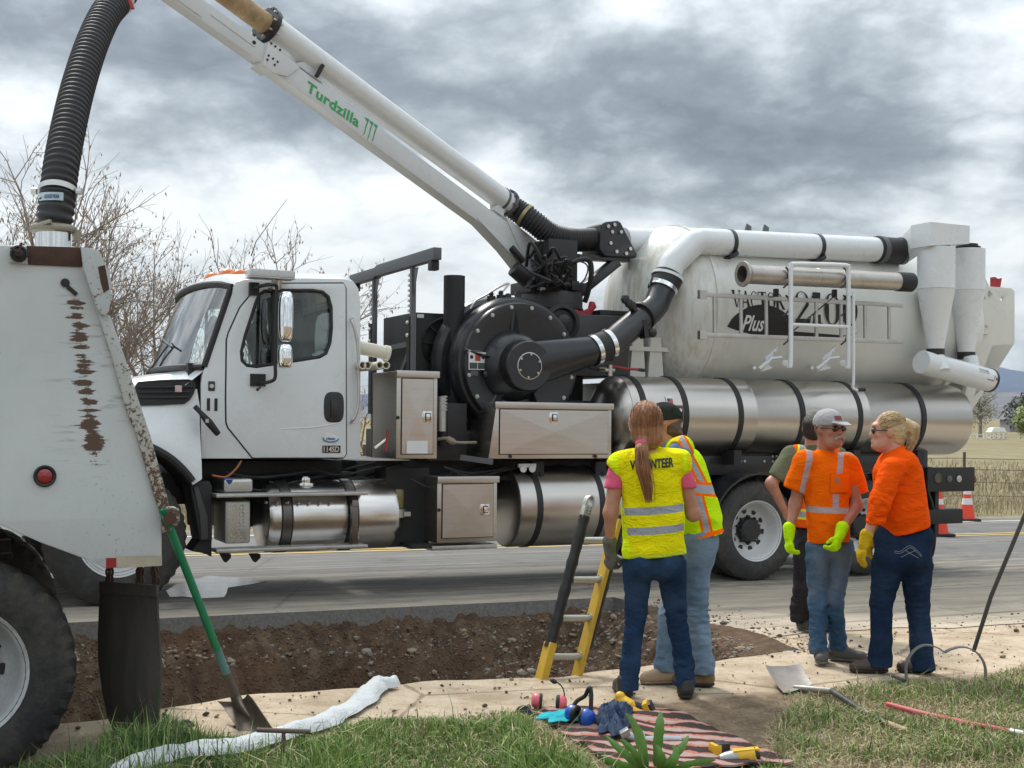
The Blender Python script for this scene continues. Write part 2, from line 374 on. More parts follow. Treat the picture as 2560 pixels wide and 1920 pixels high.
def mat_road():
    m, nt, b = newmat('dusty_asphalt'); t = NT(nt); g = t.coord('World'); sp = t.n('ShaderNodeSeparateXYZ', {0: g}); X, Y = sp.outputs[0], sp.outputs[1]
    dx = t.math('SUBTRACT', X, OX); dy = t.math('SUBTRACT', Y, OY)
    u = t.math('ADD', t.math('MULTIPLY', dx, CT), t.math('MULTIPLY', dy, ST)); v = t.math('ADD', t.math('MULTIPLY', dx, -ST), t.math('MULTIPLY', dy, CT))
    gs = t.coord('World', (1,1,1), rot=(0,0,-TH)); gs = t.n('ShaderNodeMapping', {'Vector': gs, 'Scale': (.35, 1.9, 1)}).outputs[0]
    n1 = t.noise(gs, .9, 7, .6); n2 = t.noise(g, 5, 6, .6); n3 = t.noise(g, 110, 4, .7); ns = t.noise(gs, 3.2, 7, .65)
    asp = t.mix(t.ramp(n3, .3, .7), (.085,.086,.088), (.185,.182,.178))
    asp = t.mix(t.ramp(n1, .35, .68), asp, (.13,.127,.12)); asp = t.mix(t.math('MULTIPLY', t.ramp(ns, .50, .66), .8), asp, (.21,.195,.17)); asp = t.mix(t.math('MULTIPLY', t.ramp(t.noise(g, 1.7, 6, .65), .54, .68), .6), asp, (.06,.058,.055))
    dustc = t.mix(t.ramp(ns, .35, .65), (.38,.325,.25), (.55,.47,.37))
    dustc = t.mix(t.ramp(n3, .58, .72), dustc, (.22,.185,.14))
    # tracked clay: most by the trench, thinning across the lane, streaked along the road
    k = t.ramp(t.math('ADD', v, t.math('MULTIPLY', t.math('SUBTRACT', n1, .5), 3.2)), 2.0, -2.2)
    k = t.math('MULTIPLY', k, t.ramp(t.math('ADD', t.math('MULTIPLY', ns, .6), t.math('MULTIPLY', n2, .4)), .36, .56))
    k2 = t.ramp(t.math('ADD', v, t.math('MULTIPLY', t.math('SUBTRACT', n2, .5), .9)), -1.7, -2.5)
    k = t.math('MAXIMUM', k, k2)
    lip = t.ramp(t.math('ADD', v, t.math('MULTIPLY', t.math('SUBTRACT', n2, .5), .5)), -.20, -.45)
    k = t.math('MAXIMUM', k, t.math('MULTIPLY', lip, .75))
    c = t.mix(k, asp, dustc)
    trk = t.noise(t.n('ShaderNodeMapping', {'Vector': gs, 'Scale': (.16, 2.2, 1)}).outputs[0], 2.0, 6, .6); c = t.mix(t.math('MULTIPLY', t.ramp(trk, .53, .66), .5), c, (.075,.07,.064)); c = t.mix(t.math('MULTIPLY', t.ramp(trk, .46, .36), .35), c, (.42,.36,.28))
    crk = t.n('ShaderNodeTexVoronoi', {'Vector': g, 'Scale': .55}, feature='DISTANCE_TO_EDGE').outputs['Distance']; c = t.mix(t.math('MULTIPLY', t.ramp(t.math('ADD', crk, t.math('MULTIPLY', n2, .05)), .034, .026), .35), c, (.06,.056,.052))
    t.put(b.inputs['Base Color'], c); t.put(b.inputs['Roughness'], t.math('ADD', t.math('MULTIPLY', k, .2), .72)); b.inputs['Specular IOR Level'].default_value = .3
    h = t.math('ADD', t.math('MULTIPLY', n2, .6), t.math('MULTIPLY', n3, .4)); t.put(b.inputs['Normal'], t.bump(h, .5, .016)); return m
GROUND = mat_ground(); ROAD = mat_road()
TU0, TU1, TV0, TV1 = -1.25, 4.22, -3.72, -.65          # the trench: u along the road, v across it
def vnear(u): return -3.66+.05*math.sin(u*2.3)+.04*math.sin(u*5.1+1)+.02*math.sin(u*11.7) + (.10 if u > 3.2 else 0)*(u-3.2)
def uright(v): return 4.22-.05*max(0, -v-1.1)+.07*math.sin(v*4)*min(1, max(0, -v-1.0))
def lin(a, b, n): return [a+(b-a)*i/(n-1) for i in range(n)]
def sheet(us, vs, zoff, skip, snap=None):
    mb = MB(); idx = {}
    for i, u in enumerate(us):
        for j, v in enumerate(vs):
            a, b_ = snap(u, v) if snap else (u, v)
            X, Y = xy(a, b_); idx[i, j] = len(mb.v); mb.v.append((X, Y, ground_z(X, Y)+zoff))
    for i in range(len(us)-1):
        for j in range(len(vs)-1):
            if skip((us[i]+us[i+1])/2, (vs[j]+vs[j+1])/2): continue
            mb.f.append((idx[i, j], idx[i+1, j], idx[i+1, j+1], idx[i, j+1])); mb.m.append(0)
    return mb
def intrench(u, v): return TU0 < u < TU1 and TV0 < v < TV1
def snap(u, v):
    if TU0-.01 <= u <= TU1+.01 and abs(v-TV0) < 1e-6: return u, vnear(u)
    if abs(u-TU1) < 1e-6 and TV0-.01 <= v <= TV1+.01: return uright(v), v
    return u, v
_us = [-3000, -900, -300, -120, -60, -30, -16] + lin(-12, TU0, 22) + lin(TU0, TU1, 60)[1:] + lin(TU1, 12, 20)[1:] + [14, 17, 20, 23, 28, 40, 70, 140, 320, 900, 2500, 5000]
_vs = [-400, -80, -30, -14] + lin(-9, TV0, 30) + lin(TV0, TV1, 28)[1:] + [-.3, .3, 1.5, 3, 5, 7, 9, 12, 18, 30, 60, 120, 300, 900, 2500, 6000]
gnd = sheet(_us, _vs, -.006, intrench, snap).build('ground', GROUND, smooth=60); tag(gnd, kind='structure')
# road slab with the trench cut out of it
_ur = [-120, -60, -30, -14, -8, -4, -2] + lin(TU0, TU1, 60) + lin(TU1, 12, 20)[1:] + [16, 22, 30, 50, 90, 160]
_vr = lin(-3.0, TV1, 18) + [-.3, 0, .6, 1.5, 2.5, 4, 5.5, 7.2]
def rsnap(u, v):
    if abs(u-TU1) < 1e-6 and v < TV1+.01: return uright(v), v
    if abs(v+3.0) < 1e-6: return u, v+.12*math.sin(u*1.7)+.05*math.sin(u*6.1)
    return u, v
def rskip(u, v): return (u < TU1 and v < TV1)
road = sheet(_ur, _vr, .0, rskip, rsnap).build('road', ROAD, smooth=60); tag(road, kind='structure')
SLAB = M('cut_asphalt_edge', (.20,.19,.18), .9, var=.45, vs=40, bump=.6, bs=60, bd=.01)
mb = MB(); rows = []
path = [(u, TV1) for u in lin(TU0, TU1, 60)] + [(uright(v), v) for v in lin(TV1, -1.9, 14)[1:]]
for k in (0, 1, 2):
    rows.append([(*xy(u+.012*k*math.sin(u*9+v*7)*(k > 0), v+(-.006*k)), ground_z(*xy(u, v))-.001-(.0, .06, .135)[k]*(1+.12*math.sin(u*3+1)*(k == 2))) for u, v in path])
mb.grid(rows); cutedge = mb.build('road_cut_edge', SLAB, smooth=30); tag(cutedge, kind='structure')
# painted lines
PAINTW = M('white_road_paint', (.62,.61,.58), .7, var=.25, vs=8); PAINTY = M('yellow_road_paint', (.55,.38,.10), .7, var=.25, vs=8)
for nm, v0, w, mt in (('white_edge_line', 6.35, .12, PAINTW), ('yellow_centre_line', 3.90, .11, PAINTY), ('yellow_centre_line', 4.14, .11, PAINTY)):
    o = sheet(lin(-60, 120, 60), [v0, v0+w], .005, lambda a, b: False).build(nm, mt); tag(o, kind='structure')
# excavation surface
def mat_trench():
    m, nt, b = newmat('trench_soil'); t = NT(nt); g = t.coord('World'); sp = t.n('ShaderNodeSeparateXYZ', {0: g}); Z = sp.outputs[2]
    n1 = t.noise(g, 1.6, 7, .62); n2 = t.noise(g, 9, 7, .65); n3 = t.noise(g, 55, 6, .7); vo = t.n('ShaderNodeTexVoronoi', {'Vector': g, 'Scale': 30.0})
    c = t.mix(t.ramp(n1, .35, .65), (.082,.056,.038), (.130,.087,.057)); c = t.mix(t.ramp(n2, .45, .72), c, (.205,.143,.095))
    red = t.ramp(t.noise(g, .9, 4, .5), .50, .66); c = t.mix(t.math('MULTIPLY', red, .6), c, (.125,.064,.037))
    c = t.mix(t.ramp(n3, .58, .78), c, (.20,.16,.12)); c = t.mix(t.math('MULTIPLY', t.ramp(vo.outputs['Distance'], .28, .08), t.ramp(n2, .44, .62)), c, (.23,.195,.15))
    t.put(b.inputs['Base Color'], c); b.inputs['Roughness'].default_value = .95; b.inputs['Specular IOR Level'].default_value = .2
    h = t.math('ADD', t.math('MULTIPLY', n2, .4), t.math('ADD', t.math('MULTIPLY', n3, .3), t.math('MULTIPLY', t.ramp(vo.outputs['Distance'], .4, 0), .4)))
    t.put(b.inputs['Normal'], t.bump(h, .9, .05)); return m
TRENCH = mat_trench()
def sst(a, b, x): x = max(0, min(1, (x-a)/(b-a))); return x*x*(3-2*x)
def trench_depth(u, v):
    n = noise.fractal(Vector((u*1.1, v*1.1, 3)), 1.0, 2.0, 4); n2 = noise.fractal(Vector((u*3.1, 7, 3)), 1.0, 2.0, 3)
    far = TV1-v; led = .16+.10*n2+(.10 if u < 1.4 else 0)*sst(1.6, .6, u)
    dfar = .085 + .10*sst(0, .06, far) + .10*sst(.03, led, far) + .52*sst(led, led+.30+.12*n, far) + .16*sst(led+.3, 1.6, far)
    talus = .98-.62*sst(1.55, .25, abs(v+1.15)+.15*n)*sst(1.3, 3.6, u)-.10*sst(.9, .2, abs(u-1.0)+abs(v+1.9)*.8)
    dright = -.012 + 1.0*sst(0, 1.9+.5*math.sin(v*2), uright(v)-u+.12*n)
    if v > -1.2: dright = max(dright, .135*sst(-1.2,-.9,v))
    dnear = .0 + 1.3*sst(0, .30, v-vnear(u)); dleft = 1.2*sst(0, .35, u-TU0)
    return min(dfar, dright, dnear, dleft, talus)
mb = MB(); U_ = lin(TU0, TU1, 300); V_ = [1-(1-s)**1.0*(1-.0*s) for s in lin(0, 1, 190)]; rows = []
for u in U_:
    row = []
    for s in V_:
        v = vnear(u)+(TV1-.004-vnear(u))*s; uu = min(u, uright(v)) if u > TU1-.3 else u
        if u == U_[-1]: uu = uright(v)
        d = trench_depth(uu, v); X, Y = xy(uu, v)
        inn = min(1, d/.12)
        bmp = (noise.fractal(Vector((uu*3, v*3, 1)), .8, 2.1, 5)*.075+noise.fractal(Vector((uu*9, v*9, 5)), .7, 2.1, 4)*.050+noise.fractal(Vector((uu*30, v*30, 5)), .7, 2.1, 3)*.015)*inn
        row.append((X, Y, ground_z(X, Y)-.008-d+bmp))
    rows.append(row)
mb.grid(rows); trn = mb.build('trench', TRENCH, smooth=50); tag(trn, kind='structure')
TBVH = BVHTree.FromObject(trn, bpy.context.evaluated_depsgraph_get())
# stones and clods lying in the excavation: too many to count
STONE = [M('stone_'+k, c, .85, var=.3, vs=30, bump=.3, bs=80) for k, c in (('grey', (.25,.225,.19)), ('tan', (.27,.21,.145)), ('brown', (.115,.078,.052)), ('dark', (.070,.050,.036)))]
ICO = [(0,0,1),(.894,0,.447),(.276,.851,.447),(-.724,.526,.447),(-.724,-.526,.447),(.276,-.851,.447),(.724,.526,-.447),(-.276,.851,-.447),(-.894,0,-.447),(-.276,-.851,-.447),(.724,-.526,-.447),(0,0,-1)]
ICF = [(0,1,2),(0,2,3),(0,3,4),(0,4,5),(0,5,1),(1,6,2),(2,7,3),(3,8,4),(4,9,5),(5,10,1),(6,7,2),(7,8,3),(8,9,4),(9,10,5),(10,6,1),(6,11,7),(7,11,8),(8,11,9),(9,11,10),(10,11,6)]
def rocks(pts, mats_i, sizes, seed=1):
    r = random.Random(seed); mb = MB()
    for p, mi, s in zip(pts, mats_i, sizes):
        a = r.uniform(0, 6.28); sx, sy, sz = s*r.uniform(.7, 1.3), s*r.uniform(.6, 1.1), s*r.uniform(.45, .85); ca, sa = math.cos(a), math.sin(a)
        tl = r.uniform(-.5, .5)
        vs = []
        for (x, y, z) in ICO:
            k = r.uniform(.78, 1.18); x, y, z = x*sx*k, y*sy*k, z*sz*k; z += x*tl*.5; vs.append((p[0]+x*ca-y*sa, p[1]+x*sa+y*ca, p[2]+z))
        mb.add(vs, ICF, mi)
    return mb
_r = random.Random(3); pts = []; mi = []; sz = []
for _ in range(11000):
    u = _r.uniform(TU0+.1, TU1); v = _r.uniform(-3.2, TV1-.02)
    d = trench_depth(min(u, uright(v)), v)
    if d < .012 or (d < .05 and u < 2.8): continue
    nn = noise.noise(Vector((u*1.3, v*1.3, 9)))
    gravel = (u > 3.0 and d < .35) or (u > 1.7 and d > .2 and (u-1.7)*.5+(v+1.6) > -.3) or (d < .34 and d > .15 and u < 2.2 and v > -1.3)
    if not gravel and (nn < .08 or _r.random() < .6): continue
    X, Y = xy(u, v); h = TBVH.ray_cast(Vector((X, Y, 1)), Vector((0,0,-1)))
    if h[0] is None: continue
    s = min(.045, _r.lognormvariate(math.log(.0100), .60)); pts.append((X, Y, h[0].z+s*.02)); sz.append(s)
    mi.append(_r.choice([0,0,1,1,2]) if gravel else _r.choice([0,1,2,2,2,3,3]))
o = rocks(pts, mi, sz).build('trench_gravel', STONE, smooth=0, weld=False); tag(o, 'loose gravel and soil clods on the trench slopes', 'gravel', kind='stuff')
pts = []; mi = []; sz = []                                   # crumbled spoil on the near lip and the dirt path
for _ in range(2600):
    if _r.random() < .6: u = _r.gauss(3.9, .35); v = _r.uniform(-3.6, -1.0)
    else: u = _r.uniform(-1.2, 9); v = _r.uniform(-4.6, -2.6)
    if intrench(u, v) and v > vnear(u) and u < uright(v): continue
    X, Y = xy(u, v); s = min(.04, _r.lognormvariate(math.log(.0062), .55)); pts.append((X, Y, ground_z(X, Y)+s*.2)); sz.append(s); mi.append(_r.choice([1,2,2,3]))
o = rocks(pts, mi, sz, 5).build('scattered_soil_crumbs', STONE, smooth=0, weld=False); tag(o, 'small crumbs of soil scattered over the packed dirt', 'soil', kind='stuff')
for i, (x, y, s, lb) in enumerate([(470, 1813, .034, 'largest dark clod on the dirt, left of the shovel blade'), (409, 1790, .017, 'small dark clod on the dirt right of the mud flap'), (195, 1823, .020, 'dark clod on bare dirt between tyre and mud flap'),
        (515, 1787, .019, 'brown clod near the trench edge, left of the shovel'), (985, 1779, .014, 'clod near the white hose, by the grass edge'), (848, 1754, .012, 'clod beside the white hose at the trench edge'), (818, 1786, .011, 'clod left of the white hose'),
        (1303, 1686, .04, 'grey stone at the trench edge left of the yellow ladder foot'), (1330, 1684, .045, 'grey stone touching the yellow ladder foot')]):
    p = onground(x, y); o = rocks([(p.x, p.y, p.z+s*.3)], [0], [s], 40+i).build('stone' if i > 6 else 'soil_clod', STONE[0] if i > 6 else STONE[3], smooth=60)
    tag(o, lb, 'stone' if i > 6 else 'clod', 'clods and stones near the trench edge')
# puddle on the road by the front wheel
WATER = M('puddle_water', (.09,.083,.072), .14, var=.4, vs=6, spec=.35, rvar=.12)
pp = [(415,1478),(440,1462),(520,1440),(610,1445),(668,1454),(625,1462),(570,1470),(566,1485),(560,1494),(500,1497),(455,1492),(425,1494)]
mb = MB(); mb.add([(*onground(x, y)[:2], onground(x, y).z+.004) for x, y in pp], [tuple(range(len(pp)))]); o = mb.build('puddle', WATER); tag(o, kind='structure')
# ------------------------------------------------------------------ vacuum truck
PH = math.atan(.010)
UU = Vector((CT*math.cos(PH), ST*math.cos(PH), -math.sin(PH))); VV = Vector((-ST, CT, 0)); WW = UU.cross(VV); OO = Vector((OX, OY, OZ))
TM = Matrix(((UU.x, VV.x, WW.x, OX), (UU.y, VV.y, WW.y, OY), (UU.z, VV.z, WW.z, OZ), (0,0,0,1)))
def T(x, y, v):                                # photograph pixel -> truck coordinates (u, v, w) on the plane v
    d = Vector(((x-1280)/F, 1, (HOR-y)/F)); t = ((OO-Vector((0,0,CZ))).dot(VV)+v)/d.dot(VV); p = Vector((0,0,CZ))+d*t-OO
    return Vector((p.dot(UU), v, p.dot(WW)))
vt = thing('vacuum_truck', 'white vacuum truck with raised boom, cream debris tank and stainless water tank', 'truck')
vt.matrix_basis = TM
def smoothpath(P, n=8):
    P = [Vector(p) for p in P]; out = []
    for i in range(len(P)-1):
        a = P[max(i-1, 0)]; b = P[i]; c = P[i+1]; d = P[min(i+2, len(P)-1)]
        for k in range(n):
            t = k/n; out.append(.5*((2*b)+(c-a)*t+(2*a-5*b+4*c-d)*t*t+(3*b-a-3*c+d)*t**3))
    return out+[P[-1]]
def corrugated(path, r, amp, pitch, n=18, m=0, mb=None):
    L = [0]
    for i in range(1, len(path)): L.append(L[-1]+(Vector(path[i])-Vector(path[i-1])).length)
    k = int(L[-1]/pitch*8); pts = []; rr = []; j = 0
    for i in range(k+1):
        s = L[-1]*i/k
        while j < len(L)-2 and L[j+1] < s: j += 1
        f = (s-L[j])/max(1e-9, L[j+1]-L[j]); pts.append(Vector(path[j]).lerp(Vector(path[j+1]), f)); c = math.cos(2*PI*s/pitch); rr.append(r+amp*(abs(c)**.6*(1 if c > 0 else -1)))
    return (mb or MB()).tube(pts, rr, n, m)
def mitre(path, r, n=24, mb=None, m=0): return (mb or MB()).tube(path, r, n, m)
def band(mb, p, d, r, w, n=28, m=0):
    d = Vector(d).normalized(); p = Vector(p); return mb.lathe(p-d*w/2, d, [(r*.9, 0), (r, 0), (r, w), (r*.9, w)], n, m)
def wheel(par, c, axis, r, w, rimr, world=False, dual=False, lug=.014, nl=44, rimmat=None, depth=.15, tyremat=None):
    a = Vector(axis).normalized(); c = Vector(c); n = nl*2     # axis points outwards; c is the middle of the outer face
    o = c-a*w
    hub = MB(); hub.lathe(c-a*(depth+.05), a, [(.135, 0), (.135, .03), (.118, .035), (.118, .10), (.10, .115), (.0, .118)], 24)
    for i in range(8): t = 2*PI*i/8; e1 = Vector((0,0,1)); e1 = (e1-a*e1.dot(a)).normalized(); e2 = a.cross(e1); q = c-a*(depth-.01)+(e1*math.cos(t)+e2*math.sin(t))*.125; hub.cyl(q, q+a*.03, .012, n=6)
    h = hub.build('wheel', GREASE, par, world)
    ty = MB(); prof = [(rimr*.98, .02), (rimr+.03, .004), (rimr+(r-rimr)*.45, -.004), (r-.05, .012), (r-.012, .035), (r, .05), (r, w*.36), (r-.012, w*.37), (r-.012, w*.40), (r, w*.41), (r, w*.59), (r-.012, w*.60), (r-.012, w*.63), (r, w*.64), (r, w-.05), (r-.012, w-.035), (r-.05, w-.012), (rimr+(r-rimr)*.45, w+.004), (rimr+.03, w-.004), (rimr*.98, w-.02)]
    def ring(i, j, x): return x-(lug if (i % 2 == 0 and j in (3,4,5,14,15,16)) else 0)-(lug*.5 if (i % 4 == 1 and j in (6,9,10,13)) else 0)
    ty.lathe(o, a, prof, n, ring=ring, cap=False)
    if dual: ty.lathe(o-a*(w+.06), a, prof, n, ring=ring, cap=False)
    ty.build('tyre', tyremat or TYRE, h, smooth=28)
    rm = MB(); rm.lathe(c-a*.02, a, [(rimr*.97, -w+.06), (rimr*.985, 0), (rimr+.012, .012), (rimr+.016, .004), (rimr-.006, -.006), (rimr*.93, -.03), (rimr*.90, -depth*.45), (rimr*.80, -depth*.85), (rimr*.68, -depth), (rimr*.40, -depth-.005), (.12, -depth-.01)], 48, cap=False)
    rm.build('rim', rimmat or RIMWHITE, h, smooth=40)
    hl = MB()
    e1 = Vector((0,0,1)); e1 = (e1-a*e1.dot(a)).normalized(); e2 = a.cross(e1)
    for i in range(10):
        t = 2*PI*i/10+.2; q = c-a*(depth+.018)+(e1*math.cos(t)+e2*math.sin(t))*rimr*.66
        hl.cyl(q-a*.01, q+a*.004, .028, n=12)  # dark discs painted in place of the shaded hand holes in the rim
    for i in range(10):
        t = 2*PI*i/10; q = c-a*(depth+.02)+(e1*math.cos(t)+e2*math.sin(t))*rimr*.47
        hl.cyl(q, q+a*.035, .014, n=6)
    hl.build('wheel_bolt_and_hole', GREASE, h)
    return h
NEAR = (0, -1, 0)
# chassis
mb = MB()
for v in (.72, 1.62): mb.box((-.75, v, .78), (9.35, v+.09, 1.05))
for u in (-.6, .9, 2.3, 3.6, 5.0, 6.2, 7.8, 9.1): mb.box((u, .75, .82), (u+.12, 1.7, 1.0))
mb.build('chassis_frame', GREASE, vt, bevel=.006)
mb = MB(); mb.box((.55, .72, .92), (2.1, 2.2, 1.16)); mb.box((2.2, .60, .95), (5.2, 2.1, 1.16)); mb.box((1.0, .9, .55), (2.0, 1.5, .95)); mb.cyl((2.0, 1.2, .72), (6.2, 1.2, .62), .06, n=12)
for u in (6.29, 7.75): mb.cyl((u, .25, .44), (u, 2.2, .44), .10, n=12); mb.ball((u, 1.2, .44), .24, 12)
mb.cyl((0, .3, .5), (0, 2.1, .5), .07, n=10); mb.box((5.6, .5, .55), (8.4, .62, .75)); mb.box((5.6, 1.8, .55), (8.4, 1.92, .75))
mb.build('drivetrain', GREASE, vt, bevel=.01)
mb = MB(); rg = random.Random(5)                                   # hoses and lines under the cab and between boxes
for i in range(16):
    u0 = rg.uniform(.9, 3.6); w0 = rg.uniform(.98, 1.12); v0 = rg.uniform(.18, .5)
    mb.tube(smoothpath([(u0, v0, w0), (u0+.25, v0-.04, w0-rg.uniform(.02, .10)), (u0+.6, v0, w0-.02), (u0+.9, v0+.1, w0+.03)], 5), .012, 6)
mb.build('hydraulic_line', BLACKM, vt)
mb = MB(); mb.tube(smoothpath([T(530,1188,.15), T(565,1192,.15), T(590,1172,.15), T(603,1152,.18)], 6), .009, 6); mb.build('orange_hose', M('orange_hose', (.42,.12,.03), .5), vt)
wheel(vt, (0, .10, .55), NEAR, .565, .36, .305, nl=42, depth=.05)
wheel(vt, (0, 2.34, .55), (0,1,0), .565, .36, .305, nl=42, depth=.05)
for u in (6.29, 7.75):
    wheel(vt, (u, -.02, .44), NEAR, .512, .255, .298, dual=True, nl=46, depth=.17); wheel(vt, (u, 2.46, .44), (0,1,0), .512, .255, .298, dual=True, nl=46, depth=.17)
# rear mudguards
for u in (6.29, 7.75):
    mb = MB(); rows = []
    for r in (.575, .60):
        rows.append([(u+r*math.cos(t), -.06, .44+r*math.sin(t)) for t in lin(R(25), R(165), 20)]); rows.append([(u+r*math.cos(t), .62, .44+r*math.sin(t)) for t in lin(R(25), R(165), 20)])
    mb.grid([rows[0], rows[1]]); mb.grid([rows[2], rows[3]]); mb.grid([rows[0], rows[2]]); mb.build('mudguard', BLACK, vt)
# cab ------------------------------------------------------------
VS0, VS1 = .15, 2.25
def prof(pts, v): return [T(x, y, v) for x, y in pts]
side = [(503,1146),(503,960),(506,938),(517,905),(548,818),(580,722),(590,706),(606,700),(640,697),(760,696),(862,698),(884,704),(896,722),(901,760),(901,1146)]
win = [(604,902),(602,880),(612,838),(640,752),(648,736),(660,728),(690,726),(780,726),(806,730),(820,742),(827,768),(828,820),(824,858),(814,884),(798,893),(700,908),(640,917),(616,914)]
pn = prof(side, VS0); hn = prof(win, VS0)
cabm = MB(); cabm.prism(pn, (0, .05, 0), holes=[hn])
cab = cabm.build('cab', WHITE, vt, bevel=.008)
far = MB(); far.prism([(p.x, VS1-.05, p.z) for p in pn], (0, .05, 0), holes=[[(p.x, VS1-.05, p.z) for p in hn]]); far.build('far_side', WHITE, cab, bevel=.008)
us = [p.x for p in pn]; u_r = T(901, 900, VS0).x; w_bot = T(700, 1146, VS0).z
# rear wall with window
rw = T(901,740,VS0).z
mb = MB(); mb.prism([(u_r-.001, VS0+.05, w_bot), (u_r-.001, VS1-.05, w_bot), (u_r-.001, VS1-.05, rw), (u_r-.001, VS0+.05, rw)], (-.04, 0, 0), holes=[[(u_r-.001, .35, 2.18), (u_r-.001, 2.06, 2.18), (u_r-.001, 2.06, 2.66), (u_r-.001, .35, 2.66)]]); mb.build('rear_wall', WHITE, cab)
mb = MB(); mb.box((.62, VS0+.04, w_bot), (u_r-.03, VS1-.04, w_bot+.06)); mb.build('floor', BLACKM, cab)
# roof: crowned skin
rp = [T(x, y, VS0) for x, y in [(580,722),(590,706),(606,700),(640,697),(700,696),(760,696),(820,697),(862,698),(884,704),(896,722),(901,760)]]
rows = []
for k in range(17):
    s = k/16; v = VS0+(VS1-VS0)*s; q = 1-(2*s-1)**2; cr = .115*(q**.55); fw = -.14*(q**.6); row = []
    for i, p in enumerate(rp):
        e = 1 if 1 < i < 8 else (.85 if i in (1, 8) else (.55 if i == 0 else .3)); f = max(0, 1-i/4.)
        row.append((p.x+fw*f, v, p.z+cr*e))
    rows.append(row)
mb = MB(); mb.grid(rows); mb.build('roof', WHITE, cab, thick=.02, smooth=50)
# windscreen and its black surround
def wsrow(s, inset=0):
    k = []
    for j in range(17):
        a = j/16; v = VS0+.01+(VS1-VS0-.02)*a; q = 1-(2*a-1)**2
        b = T(513,922,VS0); t_ = T(584,713,VS0); ub = b.x-.21*q**.6; ut = t_.x-.14*q**.6; wb = b.z+.0*q; wt = t_.z+.105*q**.55*.62
        k.append((ub+(ut-ub)*s-.02*math.sin(PI*s)*q, v, wb+(wt-wb)*s))
    return k
mb = MB(); mb.grid([[p for p in wsrow(s)][0:17] for s in lin(.0, 1.0, 7)]); ws = mb.build('windscreen', GLASSW, cab, smooth=60)
mb = MB()
fr = [Vector(p) for p in wsrow(.02)]+[Vector(wsrow(s)[-1]) for s in lin(.1,.9,7)]+[Vector(p) for p in wsrow(.98)][::-1]+[Vector(wsrow(s)[0]) for s in lin(.9,.1,7)]
fr = [p+Vector((-.012,0,.004)) for p in fr]; mb.tube(fr+[fr[0]], .027, 8, cap=False); mb.build('windscreen_seal', RUBBER, cab)
mb = MB(); a = wsrow(.0)[10]; b = Vector(wsrow(.30)[6])+Vector((-.03,0,0)); mb.tube([Vector(a)+Vector((-.05,0,-.02)), b], .009, 6); mb.tube([b+Vector((-.01,-.22,-.03)), b+Vector((-.01,.05,.02)), b+Vector((-.01,.20,.06))], .010, 6); mb.build('windscreen_wiper', BLACKM, cab)
# cowl below the windscreen
b0 = T(513,922,VS0); rows = []
for s in lin(0,1,5): rows.append([(p[0]-.16*s, p[1], p[2]-.01-.13*s) for p in wsrow(0)])
mb = MB(); mb.grid(rows); mb.build('cowl', WHITE, cab, smooth=60)
# side glass (near: fixed quarter and drop glass; far one pane)
postx = T(686,800,VS0).x
mb = MB(); mb.prism([(p.x, VS0+.02, p.z) for p in hn], (0, .006, 0)); mb.build('door_glass', GLASS, cab)
mb = MB(); mb.prism([(p.x, VS1-.03, p.z) for p in hn], (0, .006, 0)); mb.build('far_door_glass', GLASS, cab)
mb = MB(); mb.box((u_r-.03, .35, 2.18), (u_r-.024, 2.06, 2.66)); mb.build('rear_glass', GLASS, cab)
mb = MB(); hp = [Vector((p.x, VS0-.002, p.z)) for p in hn]; mb.tube(hp+[hp[0]], .017, 8, cap=False); mb.box((postx-.02, VS0-.006, T(686,910,VS0).z), (postx+.02, VS0+.03, T(686,727,VS0).z)); mb.build('window_seal', RUBBER, cab)
# interior: seats, dash, steering wheel
mb = MB()
for v in (.55, 1.75):
    mb.box((1.25, v-.25, 1.55), (1.72, v+.25, 1.78)); mb.obox((1.62, v, 2.12), (.06,0,.02), (0,.23,0), (-.1,0,.36)); mb.obox((1.58, v, 2.52), (.045,0,.01), (0,.13,0), (-.02,0,.09))
mb.build('seat', BLACKM, cab, bevel=.05, seg=3)
mb = MB(); mb.box((.58, .25, 1.5), (1.0, 2.15, 2.0)); mb.lathe((1.0, .6, 1.96), (-.75,0,.6), [(.20,-.012),(.212,0),(.20,.012),(.188,0),(.20,-.012)], 28); mb.build('dashboard', BLACKM, cab)
# door: proud panel with a dark shut line round it
door = [(566,1056),(565,1000),(567,850),(572,832),(600,770),(640,722),(652,714),(670,710),(858,709),(863,720),(864,1136),(858,1144),(631,1144),(570,1068)]
dn = prof(door, VS0)
cx = sum(p.x for p in dn)/len(dn); cz = sum(p.z for p in dn)/len(dn)
def grow(P, d):
    out = []
    for i, p in enumerate(P):
        a = P[i-1]; b = P[(i+1) % len(P)]; t = Vector((b.x-a.x, 0, b.z-a.z)).normalized(); n_ = Vector((t.z, 0, -t.x)); c = Vector((p.x-cx, 0, p.z-cz))
        if n_.dot(c) < 0: n_ = -n_
        out.append(p+n_*d)
    return out
mb = MB(); mb.prism([(p.x, VS0-.004, p.z) for p in grow(dn, .011)], (0, .006, 0), holes=[[(p.x, VS0-.004, p.z) for p in grow(hn, -.004)]]); mb.build('door_shut_line', BLACKM, cab)
mb = MB(); mb.prism([(p.x, VS0-.016, p.z) for p in dn], (0, .014, 0), holes=[[(p.x, VS0-.016, p.z) for p in grow(hn, .012)]]); door_o = mb.build('door', WHITE, vt, bevel=.006)
